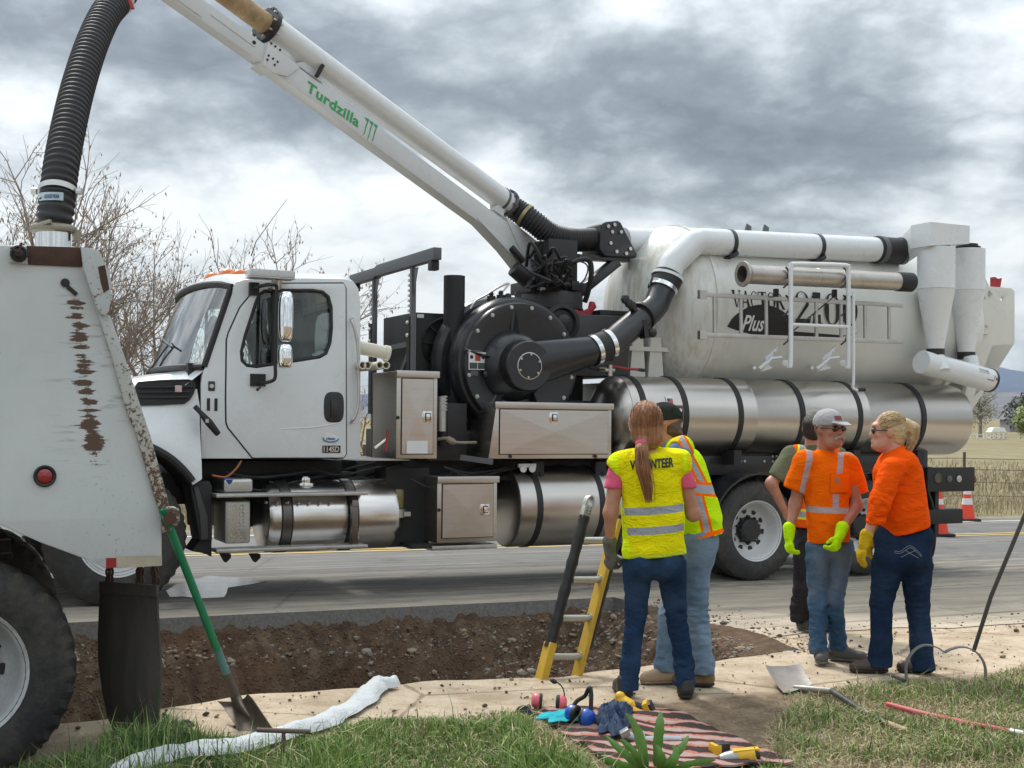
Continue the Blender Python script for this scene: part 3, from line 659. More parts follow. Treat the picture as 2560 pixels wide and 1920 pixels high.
mb = MB(); hp = T(835,1018,VS0-.02); mb.prism([hp+Vector((math.copysign(abs(math.cos(t))**.6, math.cos(t))*.092, 0, math.copysign(abs(math.sin(t))**.6, math.sin(t))*.135)) for t in lin(0, 2*PI, 29)[:-1]], (0, .014, 0)); mb.box((hp.x-.03, VS0-.035, hp.z-.085), (hp.x+.03, VS0-.018, hp.z+.06)); mb.build('door_handle', BLACK, door_o, bevel=.004)
mb = MB(); a = T(630,1072,VS0-.014); b = T(862,1064,VS0-.014); mb.tube(smoothpath([T(700,1072,VS0-.013), T(780,1069,VS0-.016), T(856,1056,VS0-.013)], 6), .006, 6); mb.build('door_crease', WHITE, door_o)
def plate_text(name, txt, x0, y0, x1, y1, v, mat, par, **k):
    a = T(x0, y1, v); b = T(x1, y0, v); P, fs = fit_text(txt, b.x-a.x, b.z-a.z, **k)
    mb = MB(); mb.add([(a.x+p[0], v, a.z+p[1]) for p in P], fs); return mb.build(name, mat, par, smooth=0)
plate_text('number_decal', '11', 517, 996, 544, 1027, VS0-.006, DECALBLACK, cab, bold=.055)
mb = MB(); a = T(529,965,VS0-.006); mb.box(a+Vector((-.028,-.004,-.04)), a+Vector((.028,.003,.04))); mb.build('badge', BLACK, cab, bevel=.008); mb = MB(); mb.lathe(a+Vector((0,-.0045,0)), NEAR, [(.018,0),(.018,.002)], 16); mb.build('badge_disc', ALUD, cab)
mb = MB(); a = T(806,1132,VS0-.018); b = T(851,1114,VS0-.018); mb.box((a.x, VS0-.022, a.z), (b.x, VS0-.017, b.z)); mb.build('model_plate', BLACK, door_o); plate_text('model_lettering', '114SD', 809, 1116, 848, 1130, VS0-.024, ALU, door_o, bold=.02)
mb = MB(); a = T(827,1096,VS0-.018); mb.prism([a+Vector((math.cos(t)*.075, 0, math.sin(t)*.036)) for t in lin(0, 2*PI, 25)[:-1]], (0,.002,0)); lg = mb.build('logo_oval', PRINTWHITE, door_o)
mb = MB(); mb.tube(smoothpath([a+Vector((math.cos(t)*.07, -.003, math.sin(t)*.03)) for t in lin(PI*.9, 2*PI, 8)], 3), .006, 6); mb.build('logo_arc', M('logo_blue', (.05,.22,.42), .5), door_o)
plate_text('logo_lettering', 'clean', 815, 1092, 838, 1100, VS0-.021, M('logo_navy', (.03,.05,.15), .5), door_o, bold=.02)
# grab handle, hood strap
mb = MB(); mb.tube(smoothpath([T(881,797,VS0), T(880,803,VS0-.05), T(888,830,VS0-.06), T(895,880,VS0-.06), T(896,1000,VS0-.06), T(888,1040,VS0-.06), T(880,1052,VS0-.05), T(879,1056,VS0)], 5), .013, 8); mb.build('grab_handle', ALUD, cab)
mb = MB()
mb.tube([T(487,1016,.05), T(500,1030,.03), T(522,1056,.02), T(545,1085,.05)], [.022,.02,.034,.026], 8); mb.build('hood_latch', RUBBER, cab)
mb = MB(); q = T(518,1052,-.012); mb.box(q+Vector((-.013,-.002,-.016)), q+Vector((.013,.004,.016))); mb.build('latch_clip', ALUD, cab)
# mirrors
mir = MB(); mv = -.12
mir.tube(smoothpath([T(630,728,VS0), T(650,716,.02), T(682,712,mv), T(692,722,mv), T(690,800,mv), T(688,900,mv), T(688,942,mv), T(678,953,mv+.02), T(655,958,.06), T(645,955,VS0)], 5), .015, 8)
q = T(642,948,VS0-.012); mir.box(q+Vector((-.06,-.03,-.06)), q+Vector((.07,.01,.045))); q = T(636,722,VS0); mir.box(q+Vector((-.05,-.05,-.06)), q+Vector((.03,.01,.05)))
mir.tube([T(655,960,.05), T(646,974,.03)], .007, 6); mir.ball(T(644,974,.03), .014, 8)
mo = mir.build('mirror_arm', BLACKM, vt)
def shell(x0, y0, x1, y1, v, nm):
    a = T(x0, y1, v); b = T(x1, y0, v); c = (a+b)/2; hw = (b.x-a.x)/2; hh = (b.z-a.z)/2; mb = MB(); rows = []
    for j in range(15):
        ph = -PI/2+PI*j/14; r_ = max(.02, math.cos(ph))**.42; z = math.sin(ph); z = math.copysign(abs(z)**.72, z)
        rows.append([(c.x+hw*r_*math.cos(t), c.y-.06*r_*math.sin(t) if math.sin(t) > 0 else c.y-.10*r_*math.sin(t), c.z+hh*z) for t in lin(0, 2*PI, 25)[:-1]])
    mb.grid(rows, closed=True); mb.add([rows[0][0]]+rows[0], [tuple(range(1, 25))]); mb.add(rows[-1], [tuple(range(24))]); return mb.build(nm, CHROME, mo, smooth=70)
shell(694, 729, 735, 855, mv+.02, 'mirror_head'); shell(692, 860, 732, 921, mv+.02, 'convex_mirror')
fm = MB(); fm.tube(smoothpath([(p.x, 2.4-p.y, p.z) for p in (T(630,728,VS0), T(650,716,.02), T(682,712,mv), T(692,722,mv), T(690,800,mv), T(688,942,mv), T(655,958,.06))], 5), .015, 8); a = T(713,790,mv); fm.ball((a.x, 2.4+.12, a.z), .12, 14, sc=(.6,.5,1.7)); fm.build('far_mirror', BLACKM, vt)
# light bars and clearance lights
for (v, s) in ((.02, 1), (2.38, -1)):
    q = T(674,686,.02); q = Vector((q.x, v, q.z)); mb = MB()
    if s < 0: q.z += .04; q.x -= .1
    mb.box(q+Vector((-.19,-.09,-.03)), q+Vector((.20,.09,.032))); sb = mb.build('strobe_light', M('clear_strobe_lens', (.55,.56,.56), .12, var=.2, vs=30, coat=.6), vt, bevel=.012)
    mb = MB(); mb.cyl(q+Vector((.07,.02*s,-.03)), q+Vector((.07,.05*s,-.11)), .045, n=14); mb.box(q+Vector((-.19,-.092,-.04)), q+Vector((.20,.092,-.031))); mb.tube([q+Vector((.07,.04*s,-.09)), q+Vector((.02,.16*s,-.12))], .02, 8); mb.build('strobe_base', ALUD, sb)
for i, (v, du, dw) in enumerate([(.42, .13, .065), (.72, .10, .10), (1.2, .08, .115), (1.68, .10, .10), (1.98, .13, .065)]):
    mb = MB(); u0 = T(588,704,VS0).x+du; w0 = T(606,700,VS0).z+dw
    rows = [[(u0-.02+.09*math.cos(t)*k, v+.055*math.sin(t)*k, w0+.055*h) for t in lin(0, 2*PI, 17)[:-1]] for k, h in ((1,-.3),(1,.1),(.8,.6),(.4,.95),(.05,1.0))]
    mb.grid(rows, closed=True); mb.build('clearance_light', ORANGEL, vt, smooth=60)
mb = MB(); mb.tube([T(628,640,1.0), T(640,604,1.0), T(717,498,1.0)], [.006,.004,.002], 5); mb.build('antenna', BLACKM, vt)
# hood and front fender
def hoodsec(u):                                 # cross-section across the truck at u, nose narrower and lower
    k = max(0, min(1, (u+1.05)/1.65)); top = 1.60+.36*k**.8; hwd = .62+.27*k; sw = 1.30
    pts = []
    for s in lin(-1, 1, 25):
        e = abs(s); z = top-.05*e**2-.30*max(0, e-.70)**1.6/(.3**1.6)*.75; pts.append((u, 1.2+math.copysign(hwd*(e if e < .8 else .8+(e-.8)*.9), s), z))
    return pts
mb = MB(); mb.grid([hoodsec(u) for u in lin(-1.05, .52, 12)]); hood = mb.build('hood', WHITE, vt, smooth=60)
# side panel of the hood: plain skin down to the wheel arch
uS = T(502,1000,.13).x
arch = []
for t in lin(R(0), R(180), 25): arch.append((.0+.70*math.cos(t), .60+.74*math.sin(t)))
def sidev(u, w):                                # flare of the fender towards the wheel arch
    d = math.hypot(u, w-.6); fl = max(0, min(1, (1.15-d)/.42)); fl = fl*fl*(3-2*fl)
    top = max(0, min(1, (w-1.15)/.7)); nose = max(0, min(1, (-u)/1.05))
    k = max(0, min(1, (u+.15)/.75)); k = k*k*(3-2*k); return max(.05, .30-.02*(1-top)-.21*fl*(1-.5*k)-.125*k+.02*top*(1-k)+.22*nose*top)
for s, vfun in ((1, lambda u, w: sidev(u, w)), (-1, lambda u, w: 2.4-sidev(u, w))):
    mb = MB(); rows = []
    for i in range(37):
        t = R(33)+R(147)*i/36; c_, s_ = math.cos(t), math.sin(t); row = []
        # from the arch edge out to the panel outline
        ex = [uS if c_ > 0 else -1.05, 1.78]
        cand = []
        if abs(c_) > 1e-6: cand.append((ex[0])/c_)
        if s_ > 1e-6: cand.append((1.78-.6)/s_)
        far_ = min(x for x in cand if x > 0); near_ = min(.70, far_*.98)
        for k in range(11):
            r_ = near_+(far_-near_)*k/10; u = r_*c_; w = .6+r_*s_; row.append((u, vfun(u, w), w))
        rows.append(row)
    mb.grid(rows); mb.build('fender' if s > 0 else 'far_fender', WHITE, vt, smooth=60)
    mb = MB()                                    # shoulder joining hood top and side
    rows = []
    for u in lin(-1.05, uS, 14):
        h = hoodsec(min(u, .52)); e = h[0] if s > 0 else h[-1]; vb = vfun(u, 1.775)
        rows.append([(u, e[1]+(vb-e[1])*k, e[2]+(1.775-e[2])*k+.05*math.sin(PI*k)*(1-.3*k)) for k in lin(0, 1, 8)])
    mb.grid(rows); mb.build('hood_shoulder', WHITE, vt, smooth=70)
mb = MB()
mb.tube([(.705*math.cos(t), .055+.015*math.sin(t), .6+.735*math.sin(t)) for t in lin(R(34), R(178), 30)], .036, 8); mb.build('wheel_arch_trim', BLACKM, vt)
mb = MB()
inner = [[(.69*math.cos(t), v, .6+.70*math.sin(t)) for t in lin(0, PI, 20)] for v in (.10, .75)]; mb.grid(inner); mb.build('wheel_well', BLACKM, vt)
# hood vent
vent = [(336,968),(345,954),(400,950),(470,948),(484,952),(489,966),(484,984),(474,1000),(460,1010),(400,1013),(336,1014)]
def vskin(x, y, off):
    p = T(x, y, .2)
    for _ in range(4): p = T(x, y, sidev(p.x, p.z) if p.z < 1.775 else sidev(p.x, 1.775))
    return Vector((p.x, p.y-off, p.z))
mb = MB(); mb.prism([vskin(x, y, .020) for x, y in vent], (0, .035, 0)); vo_ = mb.build('hood_vent', BLACKM, vt, bevel=.006)
mb = MB()
for k in range(3): mb.beam(vskin(345, 968+13*k, .03), vskin(480-6*k, 966+13*k, .03), .02, .012)
mb.build('vent_slat', BLACK, vo_)
mb = MB(); q = vskin(444, 972, .035); mb.box(q+Vector((-.028,-.004,-.028)), q+Vector((.028,.004,.028))); mb.build('warning_sticker', M('pink_sticker', (.62,.42,.42), .5, var=.2, vs=40), vo_, bevel=.004)
# bumper and front panel (mostly behind the dump truck)
mb = MB(); mb.box((-1.30, .1, .48), (-1.05, 2.3, .88)); mb.build('bumper', CHROME, vt, bevel=.05, seg=3)
mb = MB(); mb.box((-1.06, .55, .9), (-1.0, 1.85, 1.62)); mb.build('grille', BLACKM, vt, bevel=.02)
for v in (.42, 1.98): mb = MB(); mb.ball((-1.02, v, 1.15), .14, 14, sc=(.5,1,1)); mb.build('headlight', GLASS, vt)
# black plastic behind the front wheel
mb = MB(); mb.prism([T(x, y, .12) for x, y in [(474,1204),(523,1202),(531,1215),(531,1352),(500,1352),(490,1290)]], (0, .35, 0)); mb.build('splash_panel', BLACKM, vt, bevel=.012)
mb = MB(); mb.prism([T(x, y, .10) for x, y in [(484,1218),(496,1216),(519,1290),(521,1348),(503,1350),(500,1290)]], (0, .03, 0)); mb.build('splash_rib', M('dark_grey_plastic', (.05,.05,.052), .5, dust=.2), vt, bevel=.01)
mb = MB(); mb.prism([T(x, y, .2) for x, y in [(500,1350),(529,1350),(529,1392),(522,1386),(480,1378)]], (0, .3, 0)); mb.build('mud_flap', RUBBER, vt)
# fuel tank, steps, diesel fluid box
fv = .36; fa = T(649,1291,fv); fb = T(972,1291,fv); fr_ = .315
mb = MB(); mb.lathe(fa, (1,0,0), [(0,0),(fr_*.8,.0),(fr_*.94,.012),(fr_,.05),(fr_,fb.x-fa.x-.05),(fr_*.94,fb.x-fa.x-.012),(fr_*.8,fb.x-fa.x),(0,fb.x-fa.x+.02)], 48); ft = mb.build('fuel_tank', M('satin_aluminium', (.72,.70,.675), .24, 1.0, var=.04, vs=2, rvar=.04), vt)
for x in (719, 884):
    q = T(x, 1291, .05); mb = MB(); band(mb, (q.x, fv, fa.z), (1,0,0), fr_+.006, .075, 40); mb.build('tank_strap', M('dull_strap', (.16,.15,.145), .35, .9, var=.2), ft)
    mb = MB()
    for dx in (-.045, .045): band(mb, (q.x+dx, fv, fa.z), (1,0,0), fr_+.005, .014, 40)
    mb.build('strap_rubber', RUBBER, ft)
q = T(763,1207,fv-.1); mb = MB(); mb.cyl(q+Vector((0,0,-.05)), q+Vector((0,0,.0)), .085, n=24); mb.cyl(q, q+Vector((0,0,.045)), .052, n=20); mb.cyl(q+Vector((0,0,.045)), q+Vector((0,0,.055)), .035, n=16); mb.build('fuel_cap', ALU, ft, bevel=.004)
for i, (y0, y1) in enumerate(((1230,1247),(1361,1386))):
    a = T(541,y1,-.06); b = T(920,y0,-.06); mb = MB(); mb.box((a.x, -.06, a.z+.008), (b.x, .12, b.z)); st_ = mb.build('step', ALUD, vt, bevel=.005)
    mb = MB()
    for k in range(46):
        for j in range(5): q = Vector((a.x+.02+(b.x-a.x-.04)*(k+.5*(j % 2))/46, -.04+.036*j, b.z)); mb.obox(q, (.009,.004,0), (-.002,.004,0), (0,0,.003))
    mb.build('step_tread', ALUD, st_)
for x in (740-30, 890): pass
mb = MB(); a = T(880,1250,-.02); b = T(893,1355,-.02); mb.box((a.x, -.03, b.z-.03), (a.x+.055, .05, a.z)); mb.box((a.x+.003, -.032, T(0,1285,0).z), (a.x+.052, -.028, T(0,1281,0).z)); mb.build('step_bracket', M('bracket_steel', (.22,.2,.19), .3, 1.0), vt, bevel=.004)
mb = MB()
for x in (665,692,719,746,773,800,827): q = T(x, 1256, .03); mb.ball(q, .016, 8)
mb.build('rivet', ALU, vt)
def checker(lo, hi, face_v, par, name):
    mb = MB(); mb.box(lo, hi); o = mb.build(name, ALUD, par, bevel=.025, seg=3); mb = MB(); nu = int((hi[0]-lo[0]-.05)/.028); nw = int((hi[2]-lo[2]-.05)/.028)
    for i in range(nu):
        for j in range(nw):
            s = 1 if (i+j) % 2 else -1; q = Vector((lo[0]+.035+i*.028, face_v, lo[2]+.035+j*.028)); mb.obox(q, (.009, 0, .009*s), (.003, 0, -.003*s), (0, .0022, 0))
    mb.build('checker_tread', ALU, o); return o
a = T(563,1360,.06); b = T(630,1250,.06); checker((a.x, .06, a.z), (b.x-.01, .5, b.z), .06, vt, 'step_box')
a = T(558,1232,.10); b = T(632,1196,.10); mb = MB(); mb.box((a.x, .08, a.z), (b.x, .55, b.z)); df = mb.build('fluid_tank', ALUD, vt, bevel=.03, seg=3)
q = T(575,1208,.06); mb = MB(); mb.cyl(q+Vector((0,.06,.0)), q+Vector((0,.05,.035)), .042, n=18); mb.build('blue_cap', M('blue_cap', (.02,.09,.30), .4), df)
for x in (566, 640): q = T(x, 1386, .1); mb = MB(); mb.prism([q+Vector((-.04,0,0)), q+Vector((.04,0,0)), q+Vector((.04,0,-.03)), q+Vector((.0,0,-.07))], (0,.1,0)); mb.build('step_hanger', BLACKM, vt)
# amber fluid filter
q = T(990,1246,.25); mb = MB(); mb.cyl(q+Vector((0,0,-.09)), q+Vector((0,0,.085)), .072, n=20); rs = mb.build('fluid_reservoir', M('amber_fluid', (.22,.17,.05), .25, coat=.4), vt, bevel=.015)
mb = MB(); mb.cyl(q+Vector((0,0,-.17)), q+Vector((0,0,-.095)), .085, n=18); mb.box(q+Vector((-.1,-.06,-.16)), q+Vector((.12,.1,-.12))); mb.cyl(q+Vector((0,0,-.26)), q+Vector((0,0,-.17)), .04, n=10); mb.build('filter_head', ALUD, rs)
mb = MB(); mb.box((2.38,.3,.38), (2.8,.6,1.1)); mb.build('filter_backing', BLACKM, vt)
# tool boxes
def toolbox(x0, y0, x1, y1, depth, name, latch, sticker=None, slant=False, drip=True, pins=()):
    a = T(x0, y1, .0); b = T(x1, y0, .0); mb = MB()
    if slant: mb.prism([(a.x-.06, .0, a.z), (b.x, .0, a.z), (b.x, .0, b.z), (a.x+.02, .0, b.z)], (0, depth, 0))
    else: mb.box((a.x, 0, a.z), (b.x, depth, b.z))
    bx_ = mb.build(name, STEEL, vt, bevel=.006)
    fw = .045; lo = (a.x+fw*1.2, b.z-fw*1.6) ; dx0, dx1, dz0, dz1 = a.x+fw*1.1, b.x-fw, a.z+fw, b.z-fw*1.5
    mb = MB(); mb.box((dx0-.008, -.003, dz0-.008), (dx1+.008, .0, dz1+.008)); mb.build('door_gap', BLACKM, bx_)
    mb = MB(); cxx, czz = (dx0+dx1)/2, (dz0+dz1)/2                 # cross-broken door panel
    rim = [(dx0, -.014, dz0), (dx1, -.014, dz0), (dx1, -.014, dz1), (dx0, -.014, dz1)]
    mb.add(rim+[(cxx, -.021, czz)]+[(p[0], -.004, p[2]) for p in rim], [(0,1,4),(1,2,4),(2,3,4),(3,0,4),(0,5,6,1),(1,6,7,2),(2,7,8,3),(3,8,5,0)])
    d_ = mb.build('box_door', STEEL, bx_, smooth=1)
    mb = MB(); mb.box((a.x-.008, -.028, b.z-.055), (b.x+.012, .02, b.z+.004)); mb.build('drip_lip', STEEL, bx_, bevel=.005)
    q = T(latch[0], latch[1], -.02); mb = MB(); mb.prism([q+Vector(p) for p in ((-.055,0,.0),(-.04,0,.05),(.045,0,.05),(.045,0,-.05),(-.04,0,-.05))], (0,.01,0)); l_ = mb.build('latch', ALU, bx_, bevel=.003)
    mb = MB(); mb.box(q+Vector((-.02,-.003,-.032)), q+Vector((.034,.002,.034))); mb.build('latch_recess', BLACKM, l_); mb = MB(); mb.box(q+Vector((-.012,-.008,-.026)), q+Vector((.026,-.002,.026))); mb.cyl(q+Vector((.006,-.012,0)), q+Vector((.006,-.006,0)), .009, n=10); mb.build('latch_handle', ALU, l_, bevel=.002)
    if sticker:
        s0 = T(sticker[0], sticker[3], -.021); s1 = T(sticker[2], sticker[1], -.021); mb = MB(); mb.box((s0.x, -.0235, s0.z), (s1.x, -.0215, s1.z)); mb.build('white_sticker', PRINTWHITE, bx_)
    mb = MB()
    for (px, py) in pins: q = T(px, py, -.003); mb.cyl(q, q+Vector((0,-.012,0)), .016, n=12)
    if pins: mb.build('bumper_button', RUBBER, bx_)
    return bx_
toolbox(990, 930, 1094, 1147, .62, 'tool_box', (1068, 1042), (1016,1102,1069,1134), pins=((994,1044),))
toolbox(1092, 1191, 1243, 1358, .55, 'tool_box', (1212, 1274), pins=((1097,1275),))
toolbox(1236, 1010, 1529, 1147, .55, 'tool_box', (1385, 1044), slant=True, pins=((1275,1141),(1488,1141)))
a = T(1088,1377,-.01); b = T(1243,1360,-.01); mb = MB(); mb.box((a.x-.03, -.012, a.z), (b.x, .5, b.z)); mb.build('box_tray', ALUD, vt, bevel=.004)
mb = MB(); mb.box((T(1000,1360,.3).x, .02, a.z+.02), (a.x-.03, .55, a.z+.06)); mb.build('box_support', BLACKM, vt)
# crank on the side of the front tool box, red lever
mb = MB(); mb.tube([T(937,1122,-.03), T(968,1098,-.03)], .016, 8); cr_ = mb.build('crank', ALUD, vt); mb = MB(); mb.tube([T(964,1128,-.05), T(970,1075,-.05)], .011, 8); mb.build('lever', RED, cr_)
# middle water tank
ma = T(1262,1267,.39); mb_ = T(1560,1267,.39); mr = .385; L_ = mb_.x-ma.x+.25
mb = MB(); mb.lathe((ma.x-.02, .39, ma.z), (1,0,0), [(0,-.02),(mr*.6,-.01),(mr*.93,.0),(mr*.985,.012),(mr,.03),(mr,L_-.03),(mr*.93,L_),(0,L_+.02)], 56); wt2 = mb.build('lower_water_tank', STEELR, vt)
for x in (1352, 1508):
    q = T(x, 1267, .0); mb = MB(); band(mb, (q.x, .39, ma.z), (1,0,0), mr+.006, .062, 40); mb.build('tank_strap', RUBBER, wt2)
    q = T(x-12, 1185, .2); mb = MB(); mb.box(q+Vector((-.06,-.05,-.05)), q+Vector((.06,.05,.12))); mb.cyl(q+Vector((.02,-.06,-.09)), q+Vector((.02,-.05,.02)), .012, n=8); mb.build('strap_bracket', BLACKM, wt2, bevel=.01)
q = T(1318,1166,.12)
mb = MB(); mb.box(q+Vector((-.09,-.01,-.01)), q+Vector((.09,.02,.025)))
for s in (-.05, .045): mb.lathe(q+Vector((s,-.012,-.022)), NEAR, [(.034,0),(.034,.012),(.028,.014),(.028,.008)], 18)
mb.build('gauge', PRINTWHITE, vt)
mb = MB(); a = T(1150,1143,.1); b = T(1232,1155,.0); mb.beam(a, b, .05, .05); mb.build('valve_rod', GREY, vt)
mb = MB(); mb.tube(smoothpath([T(1095,1098,.2), T(1115,1096,.15), T(1140,1106,.15), T(1190,1106,.2)], 5), [.014]*6+[.03]*4+[.014]*6, 8); mb.build('valve_lever', M('tan_hose', (.30,.26,.19), .6), vt)
# dark machinery between the boxes
mb = MB(); mb.box((2.78,.5,1.16), (5.1,2.0,1.45)); mb.box((2.8,.35,1.16),(3.2,.9,1.7)); mb.cyl((2.93,.3,1.3), (2.93,.3,1.68), .05, n=14); mb.box((3.3,.6,1.45),(4.9,1.9,1.75))
mb.build('power_unit', GREASE, vt, bevel=.015)
mb = MB(); q = T(1105,1010,.2); mb.cyl(q+Vector((0,0,-.25)), q+Vector((0,0,.07)), .04, n=14)
for k in range(5): mb.cyl(q+Vector((.015,-.02,-.06+.03*k)), q+Vector((.015,-.02,-.045+.03*k)), .03, n=10)
mb.build('filter_cylinder', ALUD, vt)
# blower, ducts -------------------------------------------------
bc = T(1303,912,.30); BR = .62
mb = MB(); mb.lathe((bc.x, .30, bc.z), NEAR, [(0,-.02),(.40,-.02),(.52,.0),(.585,.0),(.60,-.02),(.605,-.05),(.63,-.06),(.655,-.10),(.66,-.20),(.64,-.28),(.60,-.34),(.60,-.55),(0,-.56)], 72); bl = mb.build('blower_housing', BLACK, vt, smooth=30)
mb = MB(); mb.lathe((bc.x-.09, .62, bc.z+.02), NEAR, [(0,.0),(.60,.0),(.64,-.04),(.66,-.12),(.62,-.2),(.55,-.4),(0,-.42)], 64); mb.build('blower_scroll', BLACK, bl, smooth=30)
mb = MB()
for i in range(16):
    t = 2*PI*i/16+.2; q = Vector((bc.x+.555*math.cos(t), .30, bc.z+.555*math.sin(t))); mb.lathe(q, NEAR, [(.020,0),(.020,.008),(.013,.008),(.013,.016),(0,.018)], 10)
mb.build('flange_bolt', ALUD, bl)
hc = T(1321,915,.05)
mb = MB(); mb.lathe((hc.x-.02, .31, hc.z+.01), NEAR, [(.34,0),(.27,.14),(.24,.16),(.0,.16)], 48); mb.lathe((hc.x, .30, hc.z), NEAR, [(.235,.1),(.235,.26),(.225,.275),(.0,.275)], 48)
ce = T(1480,877,.10); cs = Vector((hc.x, .13, hc.z)); rows = []
for s in lin(0, 1, 8):
    c = cs.lerp(ce, s); hv = .095+(.145-.095)*s; hw = .228+(.145-.228)*s; rows.append([(c.x, c.y+hv*math.cos(t), c.z+hw*math.sin(t)) for t in lin(0, 2*PI, 33)[:-1]])
mb.grid(rows, closed=True); hubo = mb.build('blower_inlet', BLACK, bl, smooth=30)
mb = MB(); mb.lathe((hc.x, .025, hc.z), NEAR, [(.128,0),(.128,.004),(.120,.006),(.120,.0)], 36, cap=False); mb.build('inlet_cover', ALUD, hubo); mb = MB()
for i in range(6): t = 2*PI*i/6+.4; q = Vector((hc.x+.108*math.cos(t), .025, hc.z+.108*math.sin(t))); mb.lathe(q, NEAR, [(.011,0),(.011,.010),(0,.012)], 8)
mb.build('flange_bolt', ALUD, hubo)
mb = MB()
for t in (R(92), R(165), R(238), R(300)):
    d = Vector((math.cos(t), 0, math.sin(t))); s = Vector((-d.z, 0, d.x)); p = Vector((hc.x, .31, hc.z))
    mb.add([p+d*.2+s*.05, p+d*.2-s*.05, p+d*.56-s*.035, p+d*.56+s*.035, p+d*.2+Vector((0,-.12,0)), p+d*.56+Vector((0,-.02,0))], [(0,4,5,3),(1,2,5,4),(0,1,4),(3,5,2),(0,3,2,1)])
mb.build('stiffener_rib', BLACK, bl, smooth=0)
s0 = T(1172,880,.29); s1 = T(1214,925,.29); mb = MB(); mb.box((s0.x, .283, s1.z), (s1.x, .297, s0.z)); sg = mb.build('warning_label', PRINTWHITE, bl)
w_, h_ = s1.x-s0.x, s0.z-s1.z
mb = MB(); mb.box((s0.x+w_*.36, .2805, s1.z+h_*.50), (s0.x+w_*.66, .2835, s0.z-.004)); mb.build('label_red_panel', M('label_red', (.42,.07,.025), .5, var=.4, vs=60), sg)
mb = MB(); mb.box((s0.x+.006, .2805, s1.z+.008), (s0.x+w_*.48, .2835, s1.z+h_*.40)); mb.box((s0.x+w_*.52, .2805, s1.z+.008), (s1.x-.006, .2835, s1.z+h_*.40)); mb.build('label_green_panel', M('label_green', (.05,.08,.07), .5, var=.4, vs=80), sg)
mb = MB()
for fx in (.15, .84): mb.prism([(s0.x+w_*fx+.018*math.cos(t), .2815, s1.z+h_*.72+.020*math.sin(t)) for t in lin(0, 2*PI, 7)[:-1]], (0,.002,0))
mb.build('label_symbol', DECALBLACK, sg)
a = T(1177,926,.29); b = T(1195,939,.29); mb = MB(); mb.box((a.x,.285,b.z),(b.x,.297,a.z)); mb.build('maker_plate', GREY, bl); q = T(1214,935,.29); mb = MB(); mb.ball(q, .035, 10); mb.build('drain_cock', BLACK, bl)
# red/white hose from hub, lifting eyes
for (x, y) in ((1270,742),(1295,738)):
    q = T(x, y, .55); mb = MB(); mb.lathe(q, (0,1,0), [(.035,-.006),(.035,.006),(.022,.006),(.022,-.006),(.035,-.006)], 18); mb.build('lifting_eye', BLACK, bl)
mb = MB()
for (x, y) in ((1228,748),(1252,745)): q = T(x, y, .6); mb.cyl(q+Vector((0,0,-.03)), q+Vector((0,0,.03)), .042, n=14); mb.ball(q+Vector((0,0,.05)), .026, 10)
mb.build('oil_breather', RUBBER, bl)
mb = MB(); mb.tube(smoothpath([T(1176,772,.6), T(1190,752,.6), T(1215,738,.6), T(1240,722,.6), T(1262,711,.6), T(1272,709,.6), T(1262,722,.6), T(1250,735,.6)], 5), .011, 7); mb.build('breather_line', ALUD, bl)
# rubber sleeve, elbow duct
s2 = T(1522,861,.12); d_ = (s2-ce).normalized()
mb = MB(); mb.tube([ce-d_*.02, s2+d_*.02], .147, 28); rs_ = mb.build('duct_sleeve', RUBBER, vt)
mb = MB(); band(mb, ce+d_*.015, d_, .156, .05, 32); band(mb, s2-d_*.02, d_, .156, .05, 32); mb.build('hose_clamp', ALU, rs_)
P_ = [s2, T(1545,846,.15), T(1556,833,.18), T(1600,797,.26), T(1630,774,.32), T(1645,756,.35), T(1650,742,.36), T(1655,728,.37)]
mb = MB(); mb.tube([s2, T(1537,851,.14), T(1552,838,.17), T(1628,776,.32), T(1640,762,.34), T(1655,727,.37)], .132, 28); du = mb.build('intake_duct', BLACK, vt, smooth=25)
pm = T(1606,790,.27); dm = (T(1628,776,.32)-T(1552,838,.17)).normalized()
mb = MB(); band(mb, pm, dm, .152, .035, 30)
for (x, y) in ((1572,758),(1563,748),(1580,764)): q = T(x, y, .2); mb.ball(q, .05, 8, sc=(1,.8,1))
mb.beam(T(1577,762,.2), T(1600,800,.22), .07, .04); mb.beam(T(1606,800,.15), T(1612,846,.15), .10, .05); mb.ball(T(1630,832,.12), .05, 10); mb.build('duct_clamp', GREASE, du)
p0 = T(1655,727,.37); p1 = T(1671,690,.40); d_ = (p1-p0).normalized()
mb = MB(); mb.lathe(p0, d_, [(.142,0),(.150,.02),(.158,(p1-p0).length)], 28); sv = mb.build('duct_boot', RUBBER, vt); mb = MB(); band(mb, p0+d_*.02, d_, .154, .045, 30); mb.build('hose_clamp', ALU, sv)
s0 = T(1640,697,.26); mb = MB(); mb.box(s0+Vector((-.03,-.004,-.012)), s0+Vector((.03,.004,.012))); mb.build('white_tag', PRINTWHITE, sv)
p1 = T(1669,692,.40); p2 = T(1679,660,.41); p3 = T(1738,603,.42); pe = T(2190,624,.42)
mb = MB(); d_ = (p2-p1).normalized(); mb.lathe(p1-d_*.02, d_, [(.17,0),(.17,.03),(.14,.035),(.14,.05)], 32)
mb.tube([p1, p2+(p1-p2)*.1, p2+(p3-p2)*.1, p3+(p2-p3)*.12, p3+(pe-p3)*.02, pe], .137, 32); ap = mb.build('air_pipe', WHITE, vt, smooth=25)
mb = MB()
